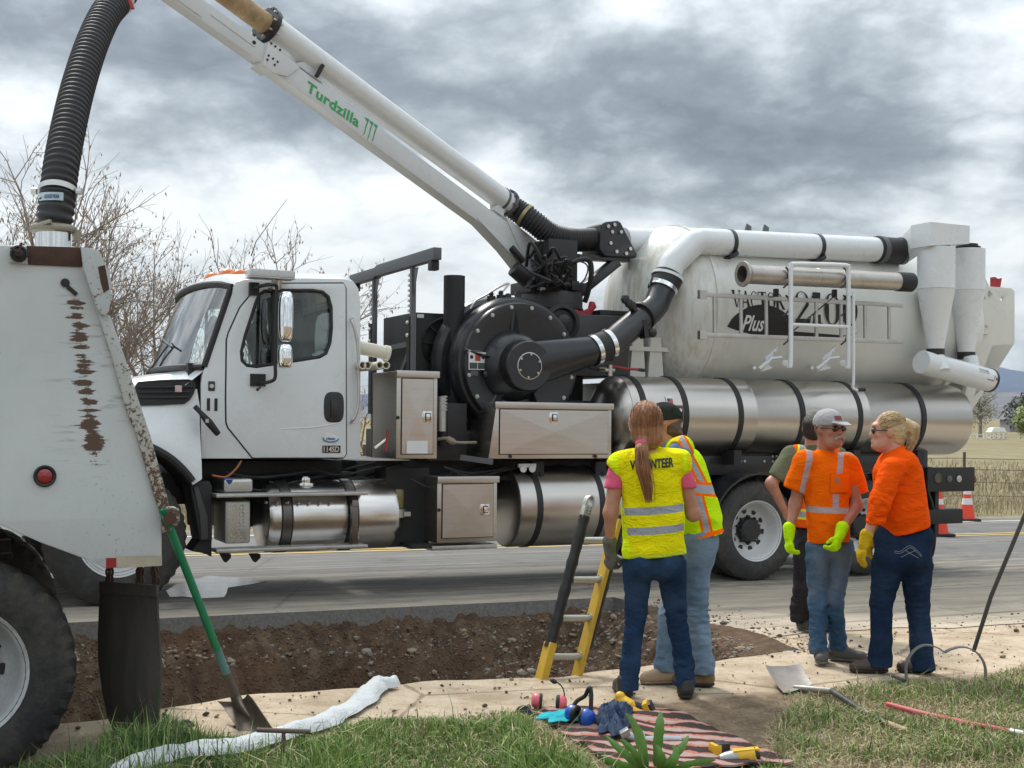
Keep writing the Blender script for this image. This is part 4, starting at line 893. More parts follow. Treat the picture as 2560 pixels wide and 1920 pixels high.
for x in (1822, 2040):
    q = T(x, 608+(x-1822)*.045, .42); band(mb, q, pe-p3, .146, .045, 32)
    mb.add([q+Vector((-.05,-.02,-.15)), q+Vector((.03,-.02,-.15)), q+Vector((-.10,.25,-.36)), q+Vector((-.16,.25,-.36))]+[q+Vector((-.05,.06,-.15)), q+Vector((.03,.06,-.15)), q+Vector((-.10,.33,-.36)), q+Vector((-.16,.33,-.36))], [(0,1,2,3),(7,6,5,4),(0,3,7,4),(1,5,6,2),(0,4,5,1),(3,2,6,7)])
    mb.obox(q+Vector((-.0,-.10,-.13)), (.03,0,.02), (0,.03,0), (-.01,0,.02))
mb.build('pipe_strap', BLACK, ap)
pf = T(2258,628,.44); mb = MB(); mb.tube([pe-Vector((.02,0,0)), pf], .146, 30); sv = mb.build('pipe_sleeve', RUBBER, vt); mb = MB(); dd = pf-pe; band(mb, pe+dd*.12, dd, .154, .07, 32); band(mb, pf-dd*.08, dd, .154, .06, 32); mb.build('hose_clamp', GREY, sv)
# cyclone head box
cc1 = T(2340,700,.08); cc2 = T(2417,700,.22)
zt = T(2340,617,.08).z; zr = T(2340,563,.08).z
rows = []
for s in lin(0, 1, 9):
    c = pf.lerp(Vector((T(2326,600,-.07).x+.01, .08, zr-.13)), s); e = 2+10*s; hw = .146+(.15-.146)*s; hh = .146+(.13-.146)*s
    rows.append([(c.x, c.y+hw*math.copysign(abs(math.cos(t))**(2/e), math.cos(t)), c.z+hh*math.copysign(abs(math.sin(t))**(2/e), math.sin(t))) for t in lin(0, 2*PI, 33)[:-1]])
mb = MB(); mb.grid(rows, closed=True)
xa = T(2326,600,-.07).x; xb = T(2424,590,-.07).x
mb.prism([(xa, -.07, zr-.26), (xa, -.07, zr), (xb, -.07, zr+.0), (xb, -.07, zr-.20)], (0,.30,0)); mb.build('cyclone_head', WHITE, vt, smooth=30, bevel=0)
for i, (c, vv) in enumerate(((cc1, .08), (cc2, .22))):
    r1 = .205 if i == 0 else .20; z0 = T(2340,620,vv).z if i == 0 else T(2417,624,vv).z; z1 = T(2340,722,vv).z if i == 0 else T(2417,726,vv).z; z2 = T(2332,872,vv).z if i == 0 else T(2404,880,vv).z
    uu = c.x
    mb = MB(); mb.lathe((uu, vv, 0), (0,0,1), [(.0,z0),(r1,z0),(r1,z1+.008),(r1+.006,z1+.006),(r1+.006,z1-.004),(r1,z1-.006),(.095,z2+.02),(.095,z2)], 44); cy = mb.build('cyclone', WHITE, vt, smooth=30)
    mb = MB(); mb.lathe((uu, vv, 0), (0,0,1), [(.12,z0),(.12,z0+.02),(.15,z0+.022),(.15,z0+.03),(.12,z0+.035),(.12,z0+.06)], 30); mb.lathe((uu, vv, 0), (0,0,1), [(.097,z2-.08),(.102,z2-.06),(.097,z2-.045),(.102,z2-.03),(.097,z2-.015),(.102,z2)], 28); mb.build('cyclone_joint', GREASE, cy)
    mb = MB(); mb.cyl((uu, vv-.05*i, z2-.06), (uu, vv-.1, z2-.26), .088, n=24); mb.build('cyclone_outlet', WHITE, cy)
ca = T(2303,905,.06); cb_ = T(2478,952,.10)
mb = MB(); dcl = (cb_-ca); mb.lathe(ca, dcl, [(.0,0),(.127,0),(.132,.006),(.132,dcl.length-.02),(.0,dcl.length)], 36); cl = mb.build('collector_tube', WHITE, vt, smooth=40)
mb = MB(); band(mb, cb_-dcl.normalized()*.03, dcl, .138, .03, 36); mb.box(cb_+Vector((.0,-.03,-.10)), cb_+Vector((.04,.03,-.02))); mb.build('tube_cap_ring', BLACK, cl)
def on_tube(txt, f0, f1, hgt, off, mat, nm):
    d = dcl.normalized(); s = Vector((0,-1,0)); u_ = d.cross(s); u_ = u_ if u_.z > 0 else -u_
    P, fs = fit_text(txt, (f1-f0)*dcl.length, hgt, bold=.02); mb = MB(); vs = []
    for (x, y) in P:
        an = (y+off)/.133; vs.append(ca+d*(f0*dcl.length+x)+(s*math.cos(an)+u_*math.sin(an))*.1335)
    mb.add(vs, fs); return mb.build(nm, mat, cl, smooth=0)
on_tube('CYCLONE', .70, .84, .028, .06, GREY, 'tube_lettering'); on_tube('clean out daily', .70, .84, .018, .035, GREY, 'tube_lettering'); on_tube('Vac', .90, .98, .05, -.01, DECALBLACK, 'tube_lettering'); on_tube('series', .82, .92, .02, -.03, RED, 'tube_lettering')
# debris tank
DC = Vector((0, 1.22, 2.73)); DR = .955
def mat_tank():
    m, nt, b = newmat('stained_cream_paint'); t = NT(nt); v = t.coord('Object'); sp = t.n('ShaderNodeSeparateXYZ', {0: v})
    n1 = t.noise(v, 1.2, 6, .6); base = t.mix(t.ramp(n1, .3, .7), (.64,.66,.63), (.71,.73,.70))
    st = t.noise(t.coord('Object', (7, 7, .8)), 2.2, 7, .65); left = t.ramp(sp.outputs[0], 6.5, 5.3)
    k = t.math('MULTIPLY', t.ramp(st, .44, .70), t.math('ADD', t.math('MULTIPLY', left, .80), .03)); base = t.mix(k, base, (.40,.29,.16))
    s2 = t.noise(v, 30, 5, .7); base = t.mix(t.math('MULTIPLY', t.ramp(s2, .62, .72), t.math('ADD', t.math('MULTIPLY', left, .6), .02)), base, (.20,.13,.07))
    t.put(b.inputs['Base Color'], base); t.put(b.inputs['Roughness'], t.math('ADD', t.math('MULTIPLY', n1, .2), .28)); b.inputs['Coat Weight'].default_value = .2; return m
TANKP = mat_tank()
ud0 = T(1552,719,1.22).x; us0 = T(1792,735,.28).x; ud1 = 9.35
pr = []
for t in lin(0, PI/2, 12): pr.append((DR*math.sin(t)**.85, ud0+(us0-ud0)*(1-math.cos(t))))
pr += [(DR+.012, us0), (DR+.012, us0+.05), (DR, us0+.05), (DR, ud1), (DR+.03, ud1+.005), (DR+.03, ud1+.08), (DR*.96, ud1+.10), (DR*.72, ud1+.62), (0, ud1+.66)]
mb = MB(); mb.lathe((0, DC.y, DC.z), (1,0,0), pr, 88); dt = mb.build('debris_tank', TANKP, vt, smooth=30)
mb = MB(); mb.box((5.75,.6,1.25), (9.2,1.85,1.9)); a = T(1560,870,.75); mb.box((5.05,.75,1.2), (5.75,1.7,1.95)); mb.build('tank_cradle', CREAM, vt, bevel=.01)
mb = MB()
for x in (1595, 1640): q = T(x, 880, .62); mb.prism([q+Vector((-.10,0,-.35)), q+Vector((.10,0,-.35)), q+Vector((.06,0,.15)), q+Vector((-.06,0,.15))], (0,.04,0))
mb.box(T(1575,876,.6), T(1680,872,.75)); mb.build('cradle_gusset', CREAM, vt)
for (x, y) in ((1868,570),(1912,572)):
    q = T(x, y, 1.1); mb = MB(); mb.prism([q+Vector((-.05,0,-.12)), q+Vector((.05,0,-.12)), q+Vector((.06,0,.02)), q+Vector((.0,0,.05))], (0,.02,0)); mb.build('tank_eye', GREY, dt)
# rear side plate of the tank door
plate = [(2448,640),(2466,700),(2474,716),(2528,720),(2537,728),(2537,858),(2475,955),(2416,1050),(2398,1050),(2440,870)]
mb = MB(); hole = [T(2505+5*math.cos(t), 745+6*math.sin(t), .62) for t in lin(0, 2*PI, 17)[:-1]]
mb.prism([T(x, y, .62) for x, y in plate], (0, .06, 0), holes=[hole]); mb.build('tailgate_arm', CREAM, vt, bevel=.01)
mb = MB(); mb.prism([(p[0], p[1], p[2]) for p in [T(2480,860,.62), T(2537,858,.62), T(2475,955,.62), T(2430,1000,.62)]], (0, 1.15, 0)); mb.build('tailgate_spout', CREAM, vt, bevel=.01)
mb = MB()
for (x, y) in ((2474,729),(2474,738),(2478,735),(2461,744),(2466,815)): q = T(x, y, .615); mb.lathe(q, NEAR, [(.016,0),(.016,.012),(0,.014)], 8)
mb.cyl(T(2442,834,.60), T(2468,835,.60), .012, n=8); mb.build('tailgate_bolt', ALUD, vt)
mb = MB(); mb.prism([T(x, y, .8) for x, y in ((2488,692),(2495,697),(2505,695),(2501,718),(2488,718))], (0,.08,0)); mb.build('red_bracket', RED, vt)
# painted lettering on the tank, wrapped round the cylinder
def on_tank(nm, x0, y0, x1, y1, polys=None, txt=None, mat=DECALBLACK, off=.004, **k):
    vg = .27; a = T(x0, y1, vg); b = T(x1, y0, vg); mb = MB()
    if txt: P, fs = fit_text(txt, b.x-a.x, b.z-a.z, **k)
    else: P, fs = polys(b.x-a.x, b.z-a.z)
    vs = []
    for (x, y) in P:
        z = a.z+y; an = math.asin(max(-1, min(1, (z-DC.z)/DR))); vs.append((a.x+x, DC.y-(DR+off)*math.cos(an), DC.z+(DR+off)*math.sin(an)))
    mb.add(vs, fs); return mb.build(nm, mat, dt, smooth=0)
def serif_word(word, widths, bold):
    """heavy serif capitals and figures: list of (polygon) strokes in a unit-high em"""
    out = []; x = 0
    S = lambda p, q, w0, w1: out.append([(p[0]-w0/2, p[1]), (p[0]+w0/2, p[1]), (q[0]+w1/2, q[1]), (q[0]-w1/2, q[1])])
    def sf(cx, y, w): out.append([(cx-w/2, y), (cx+w/2, y), (cx+w/2, y+.055), (cx-w/2, y+.055)])
    def ringp(cx, cy, rx, ry, th, a0=0, a1=2*PI, n=26):
        for i in range(n):
            t0 = a0+(a1-a0)*i/n; t1 = a0+(a1-a0)*(i+1)/n; f = lambda t: (1-th*abs(math.cos(t))-.05)
            q = [(cx+rx*math.cos(t0), cy+ry*math.sin(t0)), (cx+rx*math.cos(t1), cy+ry*math.sin(t1)), (cx+rx*f(t1)*math.cos(t1), cy+ry*(.92)*math.sin(t1)), (cx+rx*f(t0)*math.cos(t0), cy+ry*(.92)*math.sin(t0))]; out.append(q)
    for ch, w in zip(word, widths):
        c = x+w/2; b = bold
        if ch == 'V': S((c-.02, 0), (x+.12, 1), .10, b); S((c+.04, 0), (x+w-.12, 1), .06, .07); sf(x+.13, .945, .36); sf(x+w-.14, .945, .28)
        elif ch == 'A': S((x+.12, 0), (c-.01, 1), .07, .08); S((x+w-.15, 0), (c+.02, 1), b, .12); out.append([(x+.2, .28), (x+w-.22, .28), (x+w-.22, .35), (x+.2, .35)]); sf(x+.13, 0, .26); sf(x+w-.15, 0, .34)
        elif ch == 'T': S((c, 0), (c, 1), b, b); sf(c, 0, .38); out.append([(x+.03, .94), (x+w-.03, .94), (x+w-.03, 1), (x+.03, 1)]); S((x+.06, .72), (x+.06, 1), .03, .06); S((x+w-.06, .72), (x+w-.06, 1), .03, .06)
        elif ch == 'C': ringp(c, .5, w/2-.02, .5, .32, R(45), R(315)); S((x+w-.07, .66), (x+w-.07, .96), .03, .06)
        elif ch in 'O0': ringp(c, .5, w/2-.02, .5, .50)
        elif ch == 'R': S((x+.18, 0), (x+.18, 1), b, b); sf(x+.18, 0, .34); sf(x+.15, .945, .3); ringp(x+.22, .75, w/2-.08, .25, .34, R(-90), R(90), 14); S((x+w-.12, 0), (c-.05, .5), b, b*.9); sf(x+w-.1, 0, .22)
        elif ch == '1': S((c, 0), (c, 1), b*1.1, b*1.1); sf(c, 0, .42); out.append([(c-.22, .80), (c, .92), (c, 1.0), (c-.22, .86)])
        elif ch == '2': ringp(c-.02, .72, w/2-.06, .28, .34, R(-30), R(175), 16); S((x+.10, .08), (x+w-.14, .60), .10, .14); out.append([(x+.04, 0), (x+w-.04, 0), (x+w-.02, .16), (x+.06, .14)]); S((x+w-.04, .05), (x+w-.02, .25), .05, .03)
        x += w
    def f(W, H):
        P = []; fs = []
        for q in out: n = len(P); P += [(a*W/x, b_*H) for a, b_ in q]; fs.append(tuple(range(n, n+len(q))))
        return P, fs
    return f
on_tank('tank_lettering', 1830, 733, 1962, 767, serif_word('VACTOR', [.92, .92, .84, .86, .92, .95], .27))
on_tank('tank_lettering', 1984, 738, 2143, 808, serif_word('2100', [.66, .52, .70, .70], .28), off=.013)
def swoosh(W, H):
    P = []; fs = []; n = 40
    for i in range(n+1):
        s = i/n; top = .30+.70*math.sin(PI*min(1, s*1.35))**.7 if s < .44 else max(.30, .95-1.0*(s-.42)); bot = .30-.30*math.sin(PI*s)**.8
        top = .30+.70*math.sin(PI*min(1, s/.52))**.6 if s < .5 else .26-.12*(s-.5); top = max(bot+.01, top); P += [(W*s, H*(bot+(top-bot)*j/7)) for j in range(8)]
        if i: k = 8*i; fs += [(k-8+j, k+j, k+j+1, k-7+j) for j in range(7)]
    return P, fs
on_tank('tank_swoosh', 1820, 776, 2145, 842, swoosh, off=.003)
on_tank('tank_script', 1856, 790, 1912, 826, txt='Plus', mat=PRINTWHITE, off=.007, shear=.35, bold=.02)
# tool rack on the tank side: uprights, hooks
rk = MB(); vr = -.29
xa_, xb_2 = 1976, 2121
rk.tube(smoothpath([T(1972,915,vr), T(1977,895,vr), T(1977,680,vr), T(1981,664,vr), T(1990,660,vr), T(2105,663,vr), T(2117,668,vr), T(2121,684,vr), T(2121,900,vr), T(2118,916,vr)], 5), .024, 10)
rk.tube([T(1977,811,vr), T(2121,817,vr)], .018, 8)
rk.tube(smoothpath([T(2134,730,vr-.04), T(2134,940,vr-.04), T(2131,965,vr-.04), T(2138,974,vr-.04), T(2150,975,vr-.04)], 4), .015, 8)
rack = rk.build('tool_rack', WHITE, vt)
mb = MB(); mb.cyl(T(2144,974,vr-.04), T(2162,974,vr-.04), .02, n=10); mb.build('rack_handle', RUBBER, rack)
mb = MB()
for x in (1966, 2110):
    for (y0, y1) in ((668,716),(738,786),(800,858)):
        mb.tube(smoothpath([T(x-2, y0, vr+.03), T(x+5, y0+8, vr+.02), T(x+8, (y0+y1)/2, vr+.02), T(x+4, y1-8, vr+.02), T(x-8, y1+4, vr+.04)], 5), .010, 6)
mb.build('rack_hook', BLACK, rack)
mb = MB()
for x in (1966, 2110):
    p = [T(x-80, 915, .3), T(x-66, 880, .3), T(x-50, 885, .2), T(x-34, 865, .15), T(x-24, 862, .1), T(x+2, 890, vr), T(x+2, 912, vr), T(x-10, 926, vr), T(x-70, 922, .3)]
    mb.prism([(q.x, .05, q.z) for q in p], (0, .03, 0)); mb.tube([T(x-68, 922, .02), T(x-36, 896, .02), T(x-12, 893, .0)], .018, 8); mb.cyl(T(x-2, 908, -.1), T(x-2, 908, .1), .035, n=12); mb.tube([T(x-80,920,.03), T(x-80,920,.45)], .02, 6)
mb.build('rack_bracket', WHITE, rack, bevel=.004)
mb = MB()
mb.cyl(T(1940,722,.0), T(1940,742,.0), .03, n=12); mb.cyl(T(2086,724,.0), T(2086,744,.0), .03, n=12); mb.tube([T(2086,740,.05), T(1985,826,.05)], .008, 6); mb.build('rack_clamp', GREASE, rack, bevel=.006)
# water tank along the side
wa = T(1528,1040,.40); wz = T(1532,1039,.40).z; wb_ = T(2371,1043,.40); WR = .40
mb = MB(); Lw = wb_.x-wa.x
mb.lathe((wa.x, .40, wz), (1,0,0), [(0,-.16),(WR*.35,-.15),(WR*.65,-.115),(WR*.86,-.065),(WR*.96,-.02),(WR,.01),(WR+.004,.012),(WR+.004,.03),(WR,.032),(WR,Lw*.33),(WR+.0025,Lw*.331),(WR+.0025,Lw*.336),(WR,Lw*.337),(WR,Lw*.66),(WR+.0025,Lw*.661),(WR+.0025,Lw*.666),(WR,Lw*.667),(WR,Lw-.06),(WR*.985,Lw-.02),(WR*.9,Lw+.01),(WR*.6,Lw+.05),(0,Lw+.07)], 72); wt = mb.build('water_tank', STEELR, vt, smooth=30)
for x in (1612, 1716, 1853, 2008, 2152, 2311):
    q = T(x, 1045, 0); mb = MB(); band(mb, (q.x, .40, wz), (1,0,0), WR+.009, .062, 48); mb.build('tank_strap', RUBBER, wt); mb = MB(); mb.box((q.x-.045,.05,wz-WR-.09), (q.x+.045,.35,wz-WR+.06)); mb.build('strap_foot', BLACKM, wt)
def on_water(nm, x0, y0, x1, y1, mat, off=.006, par=None):
    a = T(x0, y1, .01); b = T(x1, y0, .01); rows = []
    for s in lin(0, 1, 6): z = a.z+(b.z-a.z)*s; an = math.asin(max(-1, min(1, (z-wz)/WR))); rows.append([(u, .40-(WR+off)*math.cos(an), wz+(WR+off)*math.sin(an)) for u in (a.x, b.x)])
    mb = MB(); mb.grid(rows); return mb.build(nm, mat, par or wt)
on_water('flag_sticker', 1667, 990, 1686, 1013, PRINTWHITE); on_water('flag_stripes', 1670, 997, 1684, 1009, M('flag_red', (.45,.12,.13), .5, var=.5, vs=90, stretch=(.1,.1,3)), .008); on_water('flag_canton', 1670, 997, 1676, 1003, M('flag_blue', (.03,.04,.13), .5), .010)
on_water('warning_sticker', 1668, 1014, 1706, 1054, DECALBLACK); on_water('warning_header', 1668, 1014, 1706, 1020, M('header_red', (.16,.04,.03), .5), .008)
on_water('warning_symbol', 1672, 1022, 1685, 1029, PRINTWHITE, .008); on_water('warning_symbol', 1690, 1022, 1703, 1029, PRINTWHITE, .008)
# subframe behind the people
a = T(1735,1172,.28); b = T(2312,1120,.28)
mb = MB(); mb.box((a.x, .28, 1.0), (8.75, .42, 1.20)); mb.box((a.x-.3,.30,1.20),(8.75,.45,1.24)); mb.box((8.62,.22,.80),(8.80,.5,1.26)); mb.box((a.x,.45,.9),(8.7,.75,1.1)); sf_ = mb.build('side_frame', BLACK, vt, bevel=.006)
mb = MB()
for (x, y) in ((1851,1153),(1861,1153),(1910,1153),(1931,1141),(1941,1141),(1931,1153),(1941,1153),(1924,1129),(2309,1148),(2317,1150)): q = T(x, y, .28); mb.lathe(q, NEAR, [(.014,0),(.014,.01),(0,.012)], 8)
mb.build('frame_bolt', ALUD, sf_)
mb = MB(); q = T(1793,1153,.275); mb.box(q+Vector((-.085,-.002,-.028)), q+Vector((.085,.004,.028))); mb.build('frame_slot', GREASE, sf_, bevel=.01)
a = T(2319,1230,.1); b = T(2437,1168,.1)
mb = MB(); mb.box((a.x, .1, a.z), (b.x, .16, b.z)); mb.box((a.x, .16, a.z+.02), (a.x+.1, 2.3, b.z-.02)); lb_ = mb.build('light_panel', BLACKM, vt, bevel=.006)
mb = MB(); q = T(2345,1195,.098); mb.lathe(q, NEAR, [(.052,0),(.056,.008),(.046,.010),(.046,.004)], 24); mb.build('light_grommet', M('grommet', (.10,.09,.06), .5), lb_)
for x, cc in ((2373, GREY), (2397, ALUD)): q = T(x, 1197, .098); mb = MB(); mb.lathe(q, NEAR, [(.036,0),(.038,.008),(.02,.014),(0,.016)], 20); mb.build('reversing_light', cc, lb_)
q = T(2437,1198,.13); mb = MB(); mb.ball(q, .035, 10, sc=(.7,.5,1.4)); mb.build('side_marker', LENSRED, lb_)
a = T(2330,1311,.1); b = T(2408,1272,.1); mb = MB(); mb.box((a.x-.2, .1, a.z), (b.x, .24, b.z)); mb.box((b.x-.15,.2,a.z+.02),(b.x-.02,2.3,b.z-.02)); mb.box((8.6,.3,.45),(8.75,.5,1.1)); mb.build('rear_bumper', BLACKM, vt, bevel=.012)
mb = MB(); mb.tube(smoothpath([T(2318,1225,.12), T(2330,1260,.12), T(2338,1310,.12), T(2336,1360,.12), T(2330,1390,.15)], 5), .016, 8); mb.build('rear_hose', RUBBER, vt)
mb = MB(); mb.box((8.85,.15,.30),(8.9,.75,.80)); mb.build('rear_mud_flap', RUBBER, vt)
# exhaust, radiator with fan, rack behind the cab
q = T(1136,690,.70); mb = MB(); mb.lathe((q.x, .70, 1.2), (0,0,1), [(.103,0),(.103,q.z-1.2),(.094,q.z-1.2),(.094,q.z-1.5)], 32); mb.build('exhaust_stack', BLACKM, vt, smooth=30)
a = T(1034,928,.85); b = T(1130,785,.85); mb = MB(); mb.box((a.x, .85, a.z-.35), (b.x+.1, 1.7, b.z)); ra = mb.build('radiator_box', BLACKM, vt, bevel=.008)
fc = T(1118,862,.84); mb = MB(); mb.lathe(fc, NEAR, [(.255,0),(.262,.01),(.27,.0)], 40); 
for i in range(9): t = 2*PI*i/9; mb.beam(fc+Vector((.03*math.cos(t),0,.03*math.sin(t))), fc+Vector((.25*math.cos(t+.3),.0,.25*math.sin(t+.3))), .012, .05, up=(0,1,0))
mb.cyl(fc, fc+Vector((0,-.03,0)), .045, n=14); mb.build('cooling_fan', GREASE, ra); mb = MB(); q = T(1051,790,.845); mb.box(q+Vector((-.035,-.004,-.018)), q+Vector((.035,.002,.018))); mb.build('white_label', PRINTWHITE, ra)
mb = MB(); q = T(1036,850,.845); mb.box((q.x-.005,.83,1.3),(q.x+.008,.85,b.z)); mb.build('radiator_edge', ALUD, ra)
ur = 2.76; mb = MB()
mb.prism([(ur-.04, .05, 2.99), (ur-.04, 1.62, 2.99), (ur-.04, 1.66, 2.975), (ur-.04, 2.4, 2.975), (ur-.04, 2.4, 3.08), (ur-.04, 1.62, 3.08), (ur-.04, 1.55, 3.10), (ur-.04, .05, 3.10)], (.08,0,0))
hr = mb.build('headache_rack', GREY, vt, bevel=.004)
for v in (.66, 1.72):
    mb = MB(); mb.box((ur-.005, v-.045, 1.1), (ur+.02, v+.06, 2.98)); mb.box((ur-.03, v-.05, 1.1), (ur+.0, v-.035, 2.98)); mb.prism([(ur-.012, v-.16, 2.97), (ur-.012, v-.05, 2.97), (ur-.012, v-.05, 2.70)], (.008,0,0)); ps = mb.build('rack_post', GREY, hr, bevel=.003)
    mb = MB(); mb.box((ur-.03, v-.01, 1.6), (ur-.007, v+.075, 2.52)); mb.build('post_plate', BLACKM, ps)
    mb = MB()
    for k in range(8): mb.box((ur-.035, v+.0, 2.56+.048*k), (ur-.006, v+.035, 2.584+.048*k))
    mb.build('post_slot', M('sky_gap_white', (.55,.57,.58), .6), ps)
    mb = MB()
    for z in (2.34, 2.46): mb.ball((ur-.035, v+.03, z), .022, 8)
    mb.build('post_bolt', ALUD, ps)
mb = MB()
for v in (.12, 2.28): mb.box((ur-.04, v-.02, 2.9), (ur+.04, v+.07, 2.99))
mb.build('rack_foot', BLACKM, hr, bevel=.01)
mb = MB(); mb.beam((ur,.66,2.26), (ur,1.75,2.24), .04, .05); mb.beam((ur,.7,2.2), (ur,1.0,1.9), .04, .05); mb.build('rack_brace', GREY, hr)
# boom turret ------------------------------------------------------
mb = MB(); tq = T(1372,690,1.22)
mb.box((tq.x-.22,1.0,1.7), (tq.x+.30,1.45,2.72)); mb.cyl((tq.x+.02,1.22,2.70), (tq.x+.02,1.22,2.88), .34, n=32); mb.box((tq.x-.10,.62,2.0),(tq.x+.62,1.9,2.62)); ped = mb.build('boom_pedestal', M('pedestal_grey', (.055,.055,.058), .5, var=.3, vs=5, dust=.25, dustcol=(.15,.13,.10)), vt, bevel=.012)
mb = MB(); q = T(1404,800,.60); mb.lathe(q+Vector((0,0,-.03)), NEAR, [(.19,-.02),(.19,.03),(.15,.035),(.13,.0)], 32); mb.lathe(q+Vector((0,0,-.03)), NEAR, [(.08,0),(.08,.06),(.05,.08),(.0,.085)], 24); mb.build('swing_gear', GREASE, ped)
mb = MB(); mb.box((tq.x-.33,.98,2.86), (tq.x+.36,1.46,2.98)); mb.box((tq.x-.12,1.0,2.98),(tq.x+.22,1.44,3.42)); mb.cyl(T(1345,708,.9), T(1400,708,.9), .075, n=18); mb.cyl(T(1402,710,.9), T(1432,714,.9), .035, n=12); mb.box(T(1430,725,.85), T(1437,705,.95))
mb.cyl(T(1308,655,1.15), T(1278,618,1.15), .035, n=14); mb.cyl(T(1284,670,1.15), T(1340,720,1.15), .085, n=18)
tur = mb.build('boom_turret', GREASE, vt, bevel=.006)
mb = MB(); rg = random.Random(12)
for k in range(26):
    a = T(rg.uniform(1315,1400), rg.uniform(640,735), rg.uniform(.75,1.0)); b = T(rg.uniform(1320,1440), rg.uniform(640,740), rg.uniform(.7,1.0)); m_ = (a+b)/2+Vector((rg.uniform(-.12,.12), rg.uniform(-.22,-.05), rg.uniform(-.12,.22)))
    mb.tube(smoothpath([a, m_, b], 7), rg.uniform(.011,.018), 6)
mb.tube(smoothpath([T(1405,680,.9), T(1425,660,.85), T(1455,648,.85), T(1475,655,.85), T(1478,690,.85), T(1470,730,.9), T(1462,755,.95)], 5), .028, 8)
mb.tube(smoothpath([T(1440,715,.8), T(1460,700,.8), T(1470,670,.8), T(1455,655,.8), T(1420,655,.8)], 5), .008, 6); mb.build('hydraulic_hose', RUBBER, tur)
mb = MB(); mb.tube([T(1345,690,.85), T(1375,688,.85)], .012, 6); mb.tube([T(1390,692,.85), T(1410,690,.85)], .012, 6); mb.cyl(T(1352,722,.85), T(1362,722,.85), .018, n=8); mb.build('hose_fitting', ALUD, tur)
# support frame of the swivel
mb = MB(); mb.beam(T(1378,634,1.1), T(1450,642,1.1), .12, .04); mb.beam(T(1440,644,1.1), T(1568,650,1.1), .14, .05); mb.beam(T(1540,655,1.1), T(1432,742,1.1), .14, .10); mb.beam(T(1432,742,1.1), T(1440,780,1.1), .12, .1); mb.build('swivel_frame', BLACK, vt, bevel=.005)
mb = MB(); mb.prism([T(x, y, .98) for x, y in ((1503,560),(1516,554),(1545,551),(1553,556),(1594,636),(1590,645),(1512,641),(1500,625))], (0, .40, 0)); sw = mb.build('boom_swivel', BLACK, vt, bevel=.02, seg=3)
mb = MB()
for (x, y) in ((1520,566),(1536,562),(1552,580),(1575,622),(1541,629),(1565,634),(1526,608),(1530,580)): q = T(x, y, .975); mb.lathe(q, NEAR, [(.02,0),(.02,.014),(.0,.016)], 8)
mb.build('swivel_bolt', ALUD, sw)
mb = MB(); pA = T(1560,603,1.22); pB = T(1690,606,1.22); mb.tube([pA, pB, pB+Vector((.35,0,-.02))], .145, 32); mb.lathe(pB+Vector((.05,0,-.5)), (0,0,1), [(.16,0),(.16,.62),(.15,.66),(0,.665)], 30); mb.build('inlet_pipe', WHITE, vt, smooth=30)
mb = MB(); mb.prism([T(x, y, .75) for x, y in ((1438,772),(1455,780),(1475,770),(1479,753),(1487,755),(1492,768),(1478,785),(1484,801),(1470,801),(1466,790),(1440,792))], (0,.05,0)); mb.build('tow_hook', RED, vt, bevel=.004)
mb = MB(); mb.box(T(1440,868,.95), T(1560,800,1.5)); mb.box(T(1500,800,.8), T(1590,786,1.1)); mb.build('control_cabinet', GREASE, vt, bevel=.01)
q = T(1524,925,.25); mb = MB(); mb.cyl(q+Vector((0,0,-.06)), q+Vector((0,0,.05)), .03, n=12); mb.cyl(q+Vector((-.12,0,0)), q+Vector((.05,0,0)), .022, n=10); vv_ = mb.build('water_valve', ALUD, vt); mb = MB(); mb.tube([q+Vector((0,-.01,.04)), T(1570,922,.2), T(1606,925,.2)], .013, 8); mb.build('valve_handle', RED, vv_); mb = MB(); mb.cyl(T(1596,924,.2), T(1611,926,.2), .017, n=8); mb.build('handle_grip', RUBBER, vv_)
mb = MB(); mb.tube(smoothpath([T(1462,912,.2), T(1480,922,.2), T(1512,925,.22)], 5), .012, 6); mb.build('valve_hose', RUBBER, vv_)
# boom (geometry given in world space: it swings out towards the camera)
WI = TM.inverted()
def BW(x, y, Y): return WI @ at(x, y, Y)
B0 = at(1268,508,13.2); B1 = at(668,63,10.7); BD = (B1-B0)
def bp(t, off=0): return B0+BD*t
bd = BD.normalized(); bside = bd.cross(Vector((0,0,1))).normalized(); bup = bside.cross(bd)
def BL(t, s, h): return WI @ (B0+BD*t+bside*s+bup*h)
mb = MB(); mb.tube([BL(0,0,0), BL(1.0,0,0)], .116, 36); pipe = mb.build('boom_pipe', WHITE, vt, smooth=30)
mb = MB(); mb.tube([BL(.98,0,0), BL(1.37,0,0)], .090, 30); mb.build('rusty_inner_pipe', M('rusty_pipe', (.50,.36,.20), .6, var=.5, vs=5, dust=.55, dustcol=(.20,.085,.03)), pipe)
mb = MB(); a = BL(1.0,0,0); d_ = (BL(1,0,0)-BL(0,0,0)).normalized(); band(mb, a, d_, .158, .045, 36); fl = mb.build('pipe_flange', BLACK, pipe); mb = MB()
for i in range(10): t = 2*PI*i/10; mb.cyl(BL(.985, .140*math.cos(t), .140*math.sin(t)), BL(1.014, .140*math.cos(t), .140*math.sin(t)), .011, n=6)
mb.build('flange_bolt', ALUD, fl)
mb = MB(); band(mb, BL(.03,0,0), d_, .124, .03, 36); band(mb, BL(.0,0,0), d_, .145, .025, 36); 
for i in range(8): t = 2*PI*i/8+.3; mb.cyl(BL(-.008, .132*math.cos(t), .132*math.sin(t)), BL(.012, .132*math.cos(t), .132*math.sin(t)), .013, n=6)
mb.build('pipe_collar', GREY, pipe)
